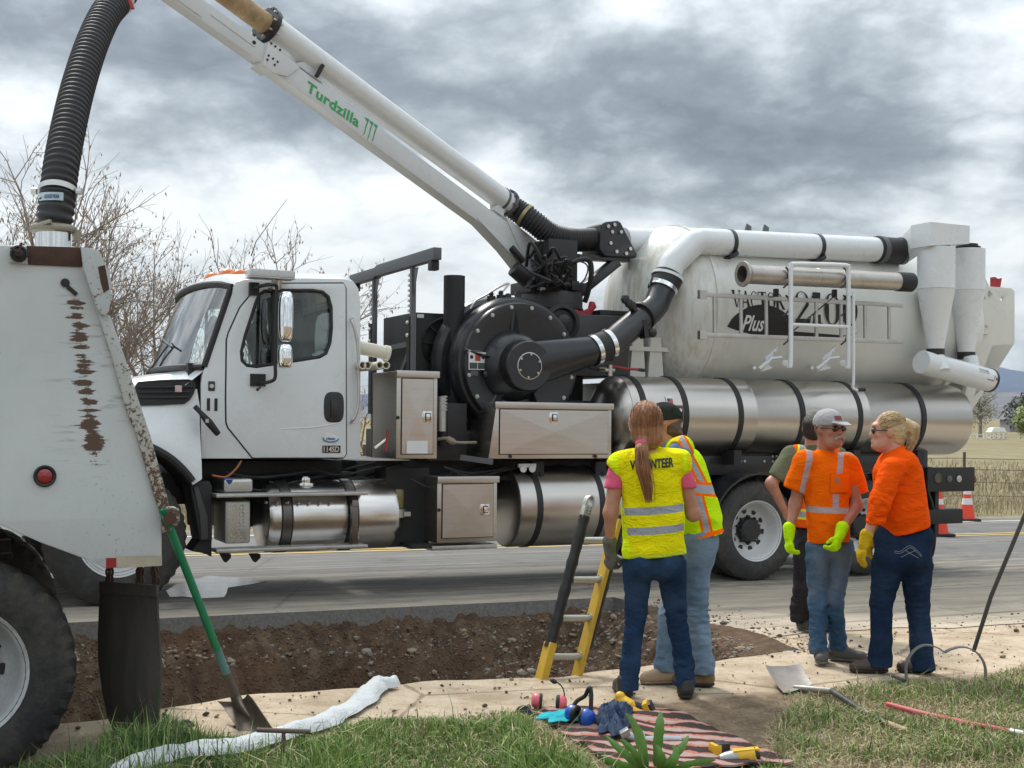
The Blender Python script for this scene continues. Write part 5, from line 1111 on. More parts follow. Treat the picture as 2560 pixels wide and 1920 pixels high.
# box beam under the pipe: outer beam tapers to the pivot, inner beam slides out of it
def beamsec(t, w, top, bot): return [BL(t, -w/2, bot), BL(t, w/2, bot), BL(t, w/2, top), BL(t, -w/2, top)]
mb = MB(); secs = [beamsec(t, w, tp, bt) for t, w, tp, bt in ((.99,.135,-.192,-.375),(.90,.135,-.195,-.378),(.45,.135,-.210,-.400),(.12,.135,-.222,-.418),(-.10,.135,-.232,-.44),(-.30,.13,-.26,-.43))]
mb.grid([[tuple(p) for p in s] for s in secs], closed=True); mb.add([tuple(p) for p in secs[0]], [(0,1,2,3)]); mb.add([tuple(p) for p in secs[-1]], [(0,1,2,3)]); ob = mb.build('boom_beam', M('boom_paint', (.60,.62,.625), .38, var=.08, vs=1.5, coat=.2, dust=.14, dustcol=(.38,.33,.27)), vt, bevel=.006, smooth=30)
BM = MATS['boom_paint']
mb = MB(); mb.prism([BL(.14,-.074,-.395), BL(-.02,-.074,-.50), BL(-.12,-.074,-.60), BL(-.17,-.074,-.58), BL(-.12,-.074,-.42)], BL(0,.148,0)-BL(0,0,0)); mb.prism([BL(.02,-.08,-.19), BL(-.28,-.08,-.22), BL(-.36,-.08,-.29), BL(-.36,-.08,-.42), BL(-.1,-.08,-.46)], BL(0,.16,0)-BL(0,0,0)); mb.build('pivot_cheek', BM, ob, bevel=.004)
secs = [beamsec(t, .115, -.20, -.362) for t in (1.30, .96)]; mb = MB(); mb.grid([[tuple(p) for p in s] for s in secs], closed=True); mb.add([tuple(p) for p in secs[0]], [(0,1,2,3)]); ib = mb.build('boom_extension', BM, vt, bevel=.006)
mb = MB(); secs = [beamsec(t, .165, -.175, -.39) for t in (1.0, .962)]; mb.grid([[tuple(p) for p in s] for s in secs], closed=True); mb.add([tuple(p) for p in secs[0]], [(0,1,2,3)]); mb.add([tuple(p) for p in secs[1]], [(0,1,2,3)])
mb.prism([BL(1.0,-.084,-.175), BL(1.0,-.084,-.39), BL(.962,-.084,-.39), BL(.92,-.084,-.345), BL(.89,-.084,-.195)], BL(0,.014,0)-BL(0,0,0)); col_ = mb.build('beam_collar', BM, vt, bevel=.004)
mb = MB()
for (t, h) in ((.992,-.175),(.978,-.175),(.962,-.175),(.990,-.285),(.975,-.285),(.960,-.285),(.990,-.325),(.966,-.325)): a = BL(t,-.084,h); mb.cyl(a, BL(t,-.090,h), .010, n=10)
for i in range(3):
    for s in (-.05, 0, .05): mb.cyl(BL(.993-.012*i, s, -.366), BL(.993-.012*i, s, -.374), .010, n=10)
mb.cyl(BL(1.035,-.057,-.25), BL(1.035,-.066,-.25), .016, n=12); mb.build('collar_bolt', BLACKM, col_)
mb = MB(); mb.prism([BL(1.30,-.066,-.155), BL(1.30,-.066,-.345), BL(1.19,-.066,-.345), BL(1.225,-.066,-.155)], BL(0,.132,0)-BL(0,0,0)); mb.build('beam_tip', BM, ib, bevel=.005)
mb = MB(); mb.beam(BL(1.17,-.058,-.27), BL(1.03,-.058,-.275), .01, .014); mb.build('beam_rail', BM, ib)
mb = MB(); mb.tube([BL(1.31,-.05,-.17), BL(1.305,-.06,-.26)], .03, 8); mb.ball(BL(1.30,-.07,-.30), .03, 8); mb.tube(smoothpath([BL(1.30,-.07,-.15), BL(1.32,-.09,-.25), BL(1.30,-.075,-.33)], 5), .012, 6); mb.build('tip_fitting', BLACKM, ib)
# pipe saddle bracket
mb = MB(); mb.prism([BL(.90,-.05,-.17), BL(.80,-.05,-.17), BL(.82,-.05,-.09), BL(.87,-.05,-.09)], BL(0,.12,0)-BL(0,0,0)); mb.prism([BL(.02,-.05,-.19), BL(.07,-.05,-.19), BL(.05,-.05,-.09), BL(.02,-.05,-.09)], BL(0,.12,0)-BL(0,0,0)); sd_ = mb.build('pipe_saddle', BM, ob); mb = MB(); mb.beam(BL(.83,-.11,-.06), BL(.835,-.09,-.18), .04, .03); mb.build('saddle_clamp', BLACKM, sd_)
# boom lettering
GREENP = M('green_lettering', (.03,.36,.11), .5, var=.12)
P, fs = fit_text('Turdzilla', BD.length*.195, .098, bold=.03, space=1.05); mb = MB()
mb.add([BL(.852-p[0]/BD.length, -.0705, -.345+p[1]) for p in P], fs); mb.build('boom_lettering', GREENP, ob, smooth=0)
mb = MB()
for k in range(3):
    t0 = .633-.017*k; L0 = [(0,.075),(.004,.05),(-.002,.02),(.003,-.02),(0,-.06),(-.004,-.085-.02*(k == 1))]; wd_ = [.016,.012,.014,.009,.010,.001]
    for i in range(5): (a, h), (b, g) = L0[i], L0[i+1]; mb.add([BL(t0-a/BD.length-wd_[i]/BD.length/1.0, -.0705, -.295+h), BL(t0-a/BD.length, -.0705, -.295+h), BL(t0-b/BD.length, -.0705, -.295+g), BL(t0-b/BD.length-wd_[i+1]/BD.length, -.0705, -.295+g)], [(0,1,2,3)])
    mb.add([BL(t0+.010, -.0705, -.295+.085), BL(t0-.006, -.0705, -.295+.092), BL(t0-.006, -.0705, -.295+.070), BL(t0+.003, -.0705, -.295+.066)], [(0,1,2,3)])
mb.build('claw_emblem', GREENP, ob, smooth=0)
# flexible hose from boom pipe to the swivel
hp_ = [BL(.0,0,0), BL(-.03,0,0), WI @ at(1333,554,13.25), WI @ at(1375,585,13.3), WI @ at(1425,599,13.4), WI @ at(1470,600,13.5), WI @ at(1512,597,13.6)]
mb = corrugated(smoothpath(hp_, 8), .118, .006, .032, 22); fh = mb.build('boom_hose', RUBBER, vt, smooth=60)
sp_ = smoothpath(hp_, 8); mb = MB(); band(mb, sp_[13], sp_[14]-sp_[12], .131, .035, 28); band(mb, sp_[-3], sp_[-2]-sp_[-5], .131, .045, 28); mb.build('hose_clamp', M('brass_clamp', (.32,.28,.15), .4, .8), fh)
# drop hose down to the dump truck
dh = [at(330,-60,9.0), at(312,-25,8.9), at(290,5,8.75), at(262,40,8.55), at(228,115,8.25), at(196,215,7.95), at(172,315,7.7), at(154,410,7.5), at(145,480,7.42), at(140,530,7.38), at(135,565,7.38)]
dh = [WI @ p for p in dh]; sp2 = smoothpath(dh, 6)
mb = corrugated(sp2, .098, .0055, .043, 26); dro = mb.build('drop_hose', RUBBER, vt, smooth=60)
mb = MB(); mb.tube([BL(1.36,0,0), BL(1.40,0,-.01), WI @ at(338,-130,9.3), WI @ at(333,-95,9.15), dh[0]], .095, 24); mb.build('boom_elbow', WHITE, vt, smooth=40)
mb = MB(); band(mb, sp2[11], sp2[12]-sp2[10], .110, .05, 30); band(mb, sp2[-13], sp2[-12]-sp2[-14], .110, .035, 30); q = sp2[-13]; 
for s in (-1, 1): mb.cyl(q+WI.to_3x3() @ Vector((s*.115,-.02,-.0)), q+WI.to_3x3() @ Vector((s*.145,-.02,-.0)), .02, n=8)
mb.build('hose_clamp', ALUD, dro); mb = MB(); mb.beam(WI @ at(322,-10,8.1), WI @ at(332,22,8.1), .03, .02); mb.build('red_lever', RED, dro)
lp = [Vector(p) for p in sp2]; i0 = next(i for i, p in enumerate(lp) if (TM @ p).z < (at(0,490,7.4)).z); P, fs = fit_text('GOODYEAR', .085, .022, bold=.03, shear=.2)
def hosepatch(x0, x1, y0, y1, r): # patch wrapped on the near side of the hose, pixels
    rows = []
    for y in lin(y0, y1, 4):
        c = at(145, y, 7.40); row = []
        for x in lin(x0, x1, 8): dx = at(x, y, 7.40).x-c.x; row.append(WI @ Vector((c.x+dx, 7.40-math.sqrt(max(.0001, r*r-dx*dx)), c.z)))
        rows.append(row)
    return rows
mb = MB(); mb.grid(hosepatch(100, 172, 488, 508, .1085)); mb.build('hose_label', M('hose_label', (.42,.52,.56), .5, var=.2, vs=30), dro)
mb = MB(); c0 = at(127, 506, 7.4); vs = []
for (x, y) in P:
    X = c0.x+x; dx = X-at(145,498,7.4).x; vs.append(WI @ Vector((X, 7.40-math.sqrt(max(.0001, .1115**2-dx*dx)), c0.z+y+.006)))
mb.add(vs, fs); mb.build('hose_lettering', M('label_navy', (.02,.05,.16), .5), dro, smooth=0)
# ------------------------------------------------------------------ dump truck at the left edge
DA = R(22); DP = Vector((-1.75, 6.0, 0))
dk = thing('dump_truck', 'rust-scratched white dump truck, rear corner of its body cut by the left edge', 'truck', DP, DA)
DMI = parent_matrix(dk).inverted(); DN = Vector((-math.sin(DA), math.cos(DA), 0)); DV = Vector((math.cos(DA), math.sin(DA), 0))
def D(x, y, n):                                # pixel -> dump-truck coordinates on the plane n behind the near side
    d = Vector(((x-1280)/F, 1, (HOR-y)/F)); t = ((DP-Vector((0,0,CZ))).dot(DN)+n)/d.dot(DN); return DMI @ (Vector((0,0,CZ))+d*t)
def mat_dump():
    m, nt, b = newmat('chipped_white_paint'); t = NT(nt); v = t.coord('Object'); sp = t.n('ShaderNodeSeparateXYZ', {0: v}); A_, Z_ = sp.outputs[0], sp.outputs[2]
    n1 = t.noise(v, 1.4, 6, .6); n2 = t.noise(v, 9, 6, .65); n3 = t.noise(v, 55, 5, .7); str_ = t.noise(t.coord('Object', (3.0, 1, 26)), 1.5, 6, .6)
    base = t.mix(t.ramp(n1, .3, .7), (.49,.53,.54), (.57,.605,.61)); base = t.mix(t.math('MULTIPLY', t.ramp(n2, .5, .75), .22), base, (.42,.41,.38))
    # wear column: chain rub marks running down towards the rear edge
    p0 = D(190, 770, 0); p1 = D(240, 1170, 0); sl_ = (p1.x-p0.x)/(p1.z-p0.z)
    line = t.math('ADD', t.math('MULTIPLY', t.math('SUBTRACT', Z_, p0.z), sl_), p0.x); dd = t.math('SUBTRACT', A_, line)
    col = t.math('EXPONENT', t.math('MULTIPLY', t.math('MULTIPLY', dd, dd), -1/(.055**2)))
    wide = t.math('EXPONENT', t.math('MULTIPLY', t.math('MULTIPLY', t.math('SUBTRACT', dd, .03), t.math('SUBTRACT', dd, .03)), -1/(.17**2)))
    vz = t.math('MULTIPLY', t.ramp(Z_, p1.z-.09, p1.z+.02), t.ramp(Z_, p0.z+.14, p0.z+.02))
    bars = t.noise(t.coord('Object', (1.0, 1, 15), rot=(0, -.12, 0)), 3.0, 4, .55, .2); col2 = t.math('MULTIPLY', col, t.math('ADD', t.math('MULTIPLY', t.noise(v, 3.0, 3, .5), 1.3), .35))
    rust = t.math('ADD', t.math('ADD', bars, t.math('MULTIPLY', col2, .30)), t.math('MULTIPLY', t.math('SUBTRACT', n3, .5), .30)); rust = t.math('MULTIPLY', rust, vz)
    rust = t.ramp(rust, .738, .785)
    spk = t.math('MULTIPLY', t.ramp(n3, .615, .66), t.math('ADD', t.math('MULTIPLY', wide, .95), .0)); lowz = t.ramp(Z_, 1.75, 1.0)
    spk = t.math('MULTIPLY', spk, t.math('ADD', t.math('MULTIPLY', lowz, .8), .2)); sp2 = t.ramp(t.noise(v, 26, 3, .5), .735, .76)
    scr = t.math('MULTIPLY', t.math('MULTIPLY', t.ramp(str_, .56, .72), wide), t.math('MULTIPLY', vz, .85))
    base = t.mix(scr, base, (.16,.155,.15)); base = t.mix(t.math('MAXIMUM', t.math('MAXIMUM', rust, spk), t.math('MULTIPLY', sp2, .8)), base, (.085,.048,.028))
    t.put(b.inputs['Base Color'], base); t.put(b.inputs['Roughness'], t.math('ADD', t.math('MULTIPLY', n2, .25), .33)); t.put(b.inputs['Normal'], t.bump(t.math('ADD', n2, t.math('MULTIPLY', rust, -.6)), .10, .01)); return m
DUMP = mat_dump()
def mat_edge():
    m, nt, b = newmat('rusting_edge_paint'); t = NT(nt); v = t.coord('Object'); Z_ = t.n('ShaderNodeSeparateXYZ', {0: v}).outputs[2]; n3 = t.noise(v, 38, 6, .72); n2 = t.noise(v, 7, 5, .6)
    lowz = t.ramp(Z_, 2.1, 1.0); k = t.ramp(t.math('ADD', t.math('ADD', n3, t.math('MULTIPLY', lowz, .17)), t.math('MULTIPLY', t.math('SUBTRACT', n2, .5), .25)), .58, .65)
    t.put(b.inputs['Base Color'], t.mix(k, t.mix(lowz, (.46,.50,.505), (.42,.39,.31)), (.095,.055,.033))); b.inputs['Roughness'].default_value = .6; t.put(b.inputs['Normal'], t.bump(n3, .2, .01)); return m
DEDGE = mat_edge()
zt_ = D(100, 613, 0).z
outl = [D(x, y, 0) for x, y in [(0,612),(196,617),(203,640),(207,671),(239,771),(278,886),(314,1018),(342,1089),(386,1240),(404,1290),(405,1415),(263,1421),(222,1401),(100,1356),(0,1312)]]
L0 = outl[0].x-3.6
poly = [Vector((L0, 0, zt_))]+outl[:]+[Vector((L0, 0, outl[-1].z+.05))]
mb = MB(); mb.prism(poly, (0, 2.42, 0)); body = mb.build('dump_body', DUMP, dk, bevel=.008)
# rear post / tailgate edge, proud of the side
strip = [(207,671),(239,771),(278,886),(314,1018),(342,1089),(386,1240),(404,1290),(428,1290),(418,1240),(374,1081),(346,998),(318,910),(276,790),(258,786)]
mb = MB(); mb.prism([D(x, y, -.025) for x, y in strip], (0, 2.47, 0)); mb.build('tailgate', DEDGE, dk, bevel=.006)
arm = [(203,618),(222,620),(239,624),(250,632),(258,648),(274,683),(279,707),(277,750),(272,779),(262,788),(252,784),(240,765),(209,672)]
mb = MB(); mb.prism([D(x, y, -.055) for x, y in arm], (0, .05, 0)); mb.build('hinge_arm', DEDGE, dk, bevel=.006)
mb = MB(); mb.prism([D(x, y, -.012) for x, y in [(66,614),(213,618),(206,667),(70,661)]], (0, .03, 0)); mb.build('rust_plate', RUST, dk, bevel=.004)
mb = MB(); mb.prism([D(x, y, -.016) for x, y in [(22,615),(66,615),(70,661),(22,656)]], (0, .03, 0)); mb.build('hinge_pad', DEDGE, dk, bevel=.004)
q = D(47, 635, -.02); mb = MB(); mb.lathe(q, NEAR, [(.038,0),(.038,.02),(.030,.024),(.028,.014),(.018,.014),(.018,.05),(0,.055)], 24); hp_o = mb.build('hinge_pin', GREASE, dk); mb = MB(); mb.tube([q+Vector((-.035,-.05,.02)), q+Vector((0,-.055,.0)), q+Vector((.012,-.055,.045))], .006, 6); mb.build('pin_clip', RUST, hp_o)
q = D(163, 707, -.004); mb = MB(); mb.lathe(q, NEAR, [(.020,0),(.020,.004),(.016,.005),(.0,.002)], 18); mb.obox(q+Vector((.03,-.002,-.035)), (.02,0,-.018), (.006,0,.007), (0,.002,0)); mb.build('drain_hole', BLACKM, dk)
for (x, y, nm) in ((262,695,'arm_dent'),): q = D(x, y, -.057); mb = MB(); mb.prism([q+Vector(p) for p in ((-.03,0,.05),(.0,0,.06),(.012,0,.0),(.02,0,-.05),(-.005,0,-.07),(-.018,0,-.02))], (0,.003,0)); mb.build('bare_patch', RUST, dk)
# marker light
q = D(112, 1190, 0); mb = MB(); mb.lathe(q, NEAR, [(.049,-.01),(.050,.012),(.044,.020),(.036,.016),(.034,.006)], 32, cap=False); ml = mb.build('marker_light', RUBBER, dk); mb = MB(); mb.lathe(q, NEAR, [(.035,.004),(.033,.012),(.02,.018),(0,.020)], 28); mb.build('marker_lens', LENSRED, ml)
# reflective tape
for x0, x1, y0, mt in ((265,291,1395,M('tape_red', (.30,.015,.02), .35, var=.25, vs=60)), (291,405,1391,M('tape_dirty', (.44,.39,.31), .45, var=.25, vs=12, dust=.3)), (222,265,1398,M('tape_silver', (.42,.45,.46), .35, var=.2, vs=20))):
    mb = MB(); yb = 1421 if x0 > 230 else 1404; mb.add([D(x0, y0, -.004), D(x1, y0-(2 if x0 > 280 else 0), -.004), D(x1, 1414 if x0 > 280 else 1419, -.004), D(x0, yb, -.004)], [(0,1,2,3)]); mb.build('reflective_tape', mt, dk, smooth=0)
# lower tailgate latch
mb = MB(); mb.prism([D(x, y, -.05) for x, y in [(402,1266),(440,1268),(449,1274),(449,1308),(438,1317),(425,1312),(410,1300),(403,1290)]], (0, .07, 0)); lt_ = mb.build('tailgate_latch', DEDGE, dk, bevel=.006)
mb = MB(); mb.cyl(D(425,1296,-.09), D(425,1296,.1), .030, n=16); mb.build('latch_pin', RUST, lt_); mb = MB(); mb.prism([D(x, y, -.03) for x, y in [(404,1300),(430,1318),(428,1325),(405,1332)]], (0,.05,0)); mb.build('latch_plate', DEDGE, lt_)
# frame and underside
mb = MB(); zb = D(100,1380,0).z
for n in (.75, 1.55): mb.box((L0, n, .62), (D(-112,1690,.03).x+.25, n+.1, .92))
mb.box((L0, .3, zb+.05), (outl[11].x-.5, 2.1, zb+.18))
mb.build('chassis_frame', GREASE, dk, bevel=.01)
wc = D(-112, 1690, .03)
MUDTYRE = M('muddy_tyre_rubber', (.024,.024,.025), .75, var=.35, vs=7, dust=.5, dustcol=(.13,.115,.09), bump=.6, bs=28, bd=.01)
OLDRIM = M('scuffed_rim_paint', (.46,.48,.49), .45, var=.25, vs=6, dust=.45, dustcol=(.20,.14,.09), bump=.1)
mb = MB()
for k, a_ in enumerate((0, -1.36)):
    c = Vector((wc.x+a_, .03, wc.z)); wheel(dk, c, NEAR, .521, .275, .300, dual=True, nl=40, lug=.020, rimmat=OLDRIM, depth=.21, tyremat=MUDTYRE); wheel(dk, (c.x, 2.39, c.z), (0,1,0), .521, .275, .300, dual=True, nl=40, lug=.020, rimmat=OLDRIM, depth=.21, tyremat=MUDTYRE)
    mb.cyl((c.x, .4, c.z), (c.x, 2.0, c.z), .09, n=12); mb.ball((c.x, 1.2, c.z), .25, 12)
    mb.box((c.x-.4, .82, c.z-.05), (c.x+.4, .92, c.z+.2))
mb.build('axle', GREASE, dk)
# mud flap on chains
MUDFLAP = M('old_rubber_flap', (.055,.050,.046), .7, var=.35, vs=3, stretch=(7,7,.8), dust=.35, dustcol=(.13,.10,.075), bump=.15)
lft = [(257,1454),(253,1520),(250,1600),(252,1660),(262,1730),(274,1790),(288,1822)]; rgt = [(397,1464),(397,1520),(401,1590),(405,1650),(405,1720),(400,1780),(394,1822)]
rows = []
for i, ((x0, y0), (x1, y1)) in enumerate(zip(lft, rgt)):
    rows.append([DMI @ (at(x0+(x1-x0)*k, y0+(y1-y0)*k, 6.42+(6.22-6.42)*k+.035*math.cos(PI*(k-.5))*(-1)+.02*math.sin(i*1.1))) for k in lin(0, 1, 9)])
mb = MB(); mb.grid(rows); fl_ = mb.build('mud_flap', MUDFLAP, dk, thick=.014, smooth=60)
mb = MB(); top = [DMI @ at(x, y, Y-.02) for x, y, Y in ((256,1453,6.43),(325,1458,6.3),(398,1463,6.22))]; bot = [DMI @ at(x, y, Y-.02) for x, y, Y in ((256,1482,6.43),(325,1487,6.3),(398,1490,6.22))]
mb.grid([top, bot]); mb.build('flap_hem', MUDFLAP, fl_, thick=.02)
def link_(c, d, s, r=.019, w=.0065):
    c = Vector(c); d = Vector(d).normalized(); s = Vector(s).normalized(); P = []
    for t in lin(0, 2*PI, 17): P.append(c+d*math.sin(t)*r*1.35+s*math.cos(t)*r*.8)
    return MB().tube(P, w, 6, cap=False)
for x, y0, y1, Y in ((274,1416,1456,6.4),(350,1414,1460,6.27),(385,1412,1462,6.23)):
    for k in range(4):
        y = y0+(y1-y0)*(k+.4)/4; s = (1,0,0) if k % 2 else (0,1,0); link_(DMI @ at(x+(k*2 if x > 380 else 0), y, Y), (0,0,1), s).build('chain_link', RUST, dk)
# hose coupling on the body
mb = MB(); c = DMI @ at(134, 600, 7.38); zr_ = (at(134,568,7.38)).z
mb.lathe((c.x, c.y, 0), (0,0,1), [(.10,zt_-.03),(.10,zr_-.015),(.112,zr_-.01)], 32); cp = mb.build('hose_coupling', ALU, dk)
mb = MB(); mb.lathe((c.x, c.y, 0), (0,0,1), [(.108,zr_-.035),(.128,zr_-.03),(.132,zr_-.012),(.125,zr_+.004),(.112,zr_+.012)], 36); mb.obox((c.x+.125, c.y-.04, zr_-.045), (.02,0,0), (0,.015,0), (0,0,.03)); mb.tube([(c.x-.11, c.y-.07, zr_-.01), (c.x-.02, c.y-.14, zr_+.015)], .012, 6); mb.build('coupling_ring', M('ring_bronze', (.28,.25,.19), .45, .8, dust=.3), cp)
# ------------------------------------------------------------------ bodies and clothes: smooth implicit surfaces
def cap(a, b, ra, rb=None, flat=None): return ('cap', Vector(a), Vector(b), ra, ra if rb is None else rb, flat)
def ell(c, r, rot=None): return ('ell', Vector(c), r, rot)
def field(prims, xs, ys, zs, k=.03, warp=None):
    D_ = np.full((len(xs), len(ys), len(zs)), .3, np.float32)
    for p in prims:
        kk = k
        if p[0] == 'k': p, kk = p[1], p[2]
        if p[0] == 'cap':
            _, a, b, ra, rb, flat = p; R_ = max(ra, rb)+.10; lo = [min(a[i], b[i])-R_ for i in range(3)]; hi = [max(a[i], b[i])+R_ for i in range(3)]
        else:
            _, c, r, rot = p; R_ = max(r)+.10; lo = [c[i]-R_ for i in range(3)]; hi = [c[i]+R_ for i in range(3)]
        s = []
        for ax, l, h in zip((xs, ys, zs), lo, hi): s.append(slice(int(np.searchsorted(ax, l)), int(np.searchsorted(ax, h))))
        X, Y, Z = np.meshgrid(xs[s[0]], ys[s[1]], zs[s[2]], indexing='ij')
        if X.size == 0: continue
        if warp: X, Y, Z = warp(X, Y, Z)
        if p[0] == 'cap':
            ba = b-a; L2 = max(1e-9, ba.dot(ba)); dx, dy, dz = X-a.x, Y-a.y, Z-a.z
            h = np.clip((dx*ba.x+dy*ba.y+dz*ba.z)/L2, 0, 1); dx = dx-ba.x*h; dy = dy-ba.y*h; dz = dz-ba.z*h
            if flat:
                n, q = flat; n = Vector(n).normalized(); m = (dx*n.x+dy*n.y+dz*n.z)*(q-1); dx = dx+n.x*m; dy = dy+n.y*m; dz = dz+n.z*m
            d = np.sqrt(dx*dx+dy*dy+dz*dz)-(ra+(rb-ra)*h)
        else:
            dx, dy, dz = X-c.x, Y-c.y, Z-c.z
            if rot is not None:
                m = rot.transposed(); dx, dy, dz = (m[0][0]*dx+m[0][1]*dy+m[0][2]*dz, m[1][0]*dx+m[1][1]*dy+m[1][2]*dz, m[2][0]*dx+m[2][1]*dy+m[2][2]*dz)
            q = np.sqrt((dx/r[0])**2+(dy/r[1])**2+(dz/r[2])**2); d = (q-1)*min(r)
        o = D_[s[0], s[1], s[2]]
        h = np.clip(.5+.5*(d-o)/kk, 0, 1); D_[s[0], s[1], s[2]] = d*(1-h)+o*h-kk*h*(1-h)
    return D_
def surface(D_, xs, ys, zs):
    nx, ny, nz = D_.shape; ins = D_ < 0
    cnt = np.zeros((nx-1, ny-1, nz-1), np.float32); px = cnt.copy(); py = cnt.copy(); pz = cnt.copy()
    C_ = [(i, j, k) for i in (0,1) for j in (0,1) for k in (0,1)]
    ax = (xs, ys, zs)
    for a in C_:
        for b in C_:
            if sum(abs(p-q) for p, q in zip(a, b)) != 1 or a > b: continue
            sa = tuple(slice(o, o+n-1) for o, n in zip(a, D_.shape)); sb = tuple(slice(o, o+n-1) for o, n in zip(b, D_.shape))
            va, vb = D_[sa], D_[sb]; mk = (va < 0) != (vb < 0)
            t = np.where(mk, va/np.where(mk, va-vb, 1), 0); cnt += mk
            for arr, axn, d in ((px, xs, 0), (py, ys, 1), (pz, zs, 2)):
                A = axn[a[d]:a[d]+len(axn)-1]; B = axn[b[d]:b[d]+len(axn)-1]; sh = [1,1,1]; sh[d] = -1; A = A.reshape(sh); B = B.reshape(sh)
                arr += np.where(mk, A+(B-A)*t, 0)
    act = cnt > 0; idx = np.full(cnt.shape, -1, np.int64); n = int(act.sum()); idx[act] = np.arange(n)
    V = np.stack([px[act]/cnt[act], py[act]/cnt[act], pz[act]/cnt[act]], 1); F_ = []
    for d in range(3):
        a = [slice(None)]*3; b = [slice(None)]*3; a[d] = slice(0, -1); b[d] = slice(1, None)
        A, B = ins[tuple(a)], ins[tuple(b)]; o1, o2 = [(1,2),(2,0),(0,1)][d]
        I = np.argwhere(A != B)
        I = I[(I[:, o1] > 0) & (I[:, o2] > 0) & (I[:, o1] < D_.shape[o1]-1) & (I[:, o2] < D_.shape[o2]-1)]
        if len(I) == 0: continue
        def g(u, v):
            J = I.copy(); J[:, o1] -= u; J[:, o2] -= v; return idx[J[:, 0], J[:, 1], J[:, 2]]
        q = np.stack([g(1,1), g(0,1), g(0,0), g(1,0)], 1); fl = ~A[I[:, 0], I[:, 1], I[:, 2]]; q[fl] = q[fl][:, ::-1]; F_.append(q)
    return V, np.concatenate(F_)
def axes(lo, hi, h, fine=None):
    zs = np.arange(lo[2], hi[2], h, np.float32)
    if fine: z0, z1, hf = fine; zs = np.concatenate([np.arange(lo[2], z0, h), np.arange(z0, z1, hf), np.arange(z1, hi[2], h)]).astype(np.float32)
    return np.arange(lo[0], hi[0], h, np.float32), np.arange(lo[1], hi[1], h, np.float32), zs
def bbox(prims, pad=.05):
    P = []
    for p in prims:
        if p[0] == 'k': p = p[1]
        if p[0] == 'cap': r = max(p[3], p[4]); P += [p[1]+Vector((s*r,)*3) for s in (-1,1)]+[p[2]+Vector((s*r,)*3) for s in (-1,1)]
        else: r = max(p[2]); P += [p[1]+Vector((s*r,)*3) for s in (-1,1)]
    return [min(p[i] for p in P)-pad for i in range(3)], [max(p[i] for p in P)+pad for i in range(3)]
def implicit(name, prims, mat, parent, h=.009, k=.03, cuts=(), wr=None, sub=(), fine=None, extra=None, smooth=True):
    """cuts: (point, outward normal) half-spaces kept on the inner side; wr: wrinkle function added to the distance; sub: prims carved away"""
    lo, hi = bbox(prims); xs, ys, zs = axes(lo, hi, h, fine); D_ = field(prims, xs, ys, zs, k)
    if sub: S_ = field(sub, xs, ys, zs, .01); D_ = np.maximum(D_, -S_)
    X, Y, Z = xs[:, None, None], ys[None, :, None], zs[None, None, :]
    if wr: D_ = D_+wr(X, Y, Z).astype(np.float32)
    for p, n in cuts: n = Vector(n).normalized(); D_ = np.maximum(D_, (X-p[0])*n.x+(Y-p[1])*n.y+(Z-p[2])*n.z)
    if extra: D_ = extra(D_, X, Y, Z)
    V, F_ = surface(D_, xs, ys, zs)
    me = bpy.data.meshes.new(name); me.from_pydata(V.tolist(), [], F_.tolist()); me.materials.append(mat)
    bm = bmesh.new(); bm.from_mesh(me)
    for _ in range(2): bmesh.ops.smooth_vert(bm, verts=bm.verts, factor=.35, use_axis_x=True, use_axis_y=True, use_axis_z=True)
    bmesh.ops.recalc_face_normals(bm, faces=bm.faces); bm.to_mesh(me); bm.free()
    me.polygons.foreach_set('use_smooth', [True]*len(me.polygons)); me.set_sharp_from_angle(angle=R(50))
    return link(name, me, parent, True)
def folds(amp, fx, fy, fz, ph=0, tw=3.0):
    """irregular cloth creases: crossing waves of random direction, strongest across the limb"""
    rg = random.Random(int(fx*31+fy*17+fz*7+ph*100)); W_ = []
    for i in range(6):
        s = rg.uniform(.3, 1.25); W_.append((fz*rg.uniform(-.75, .75), fz*rg.uniform(-.75, .75), fz*s, rg.uniform(0, 6.28), rg.uniform(.6, 1.0), rg.uniform(-26, 26), rg.uniform(-22, 22), rg.uniform(-14, 14)))
    def f(X, Y, Z):
        o = 0
        for a, b, c, p, w, d, e_, g in W_: o = o+w*np.sin(a*X+b*Y+c*Z+p+1.6*np.sin(d*X+e_*Y+g*Z+p*2))
        o = o/2.4; return amp*(1.1*np.abs(o)-.45)
    return f
def addf(*fs): return lambda X, Y, Z: sum(f(X, Y, Z) for f in fs)
def near(f, c, r):                             # folds only round a joint
    return lambda X, Y, Z: f(X, Y, Z)*np.exp(-((X-c[0])**2+(Y-c[1])**2+(Z-c[2])**2)/(r*r))
# materials for people
def cloth(name, col, var=.2, vs=9, rough=.85, bump=.25, bs=140, fade=None, fold=.35):
    m, nt, b = newmat(name); t = NT(nt); v = t.coord('Object'); n1 = t.noise(v, vs, 6, .6); n2 = t.noise(v, bs, 3, .6); n0 = t.noise(v, 3.3, 4, .55)
    c = t.mix(t.ramp(n1, .3, .7), tuple(x*(1-var) for x in col), tuple(min(1, x*(1+var*.5)) for x in col)); c = t.mix(t.math('MULTIPLY', n2, .25), c, tuple(x*.6 for x in col))
    if fade: c = t.mix(t.math('MULTIPLY', t.ramp(n0, .42, .68), .75), c, fade)
    t.put(b.inputs['Base Color'], c); b.inputs['Roughness'].default_value = rough; b.inputs['Specular IOR Level'].default_value = .06
    fo = t.math('ABSOLUTE', t.math('SUBTRACT', t.noise(t.coord('Object', (1,1,2.0)), 9, 5, .6, .8), .5))
    t.put(b.inputs['Normal'], t.bump(t.math('ADD', t.math('MULTIPLY', fo, fold*9), t.math('MULTIPLY', n2, .25)), bump*1.8, .012)); return m
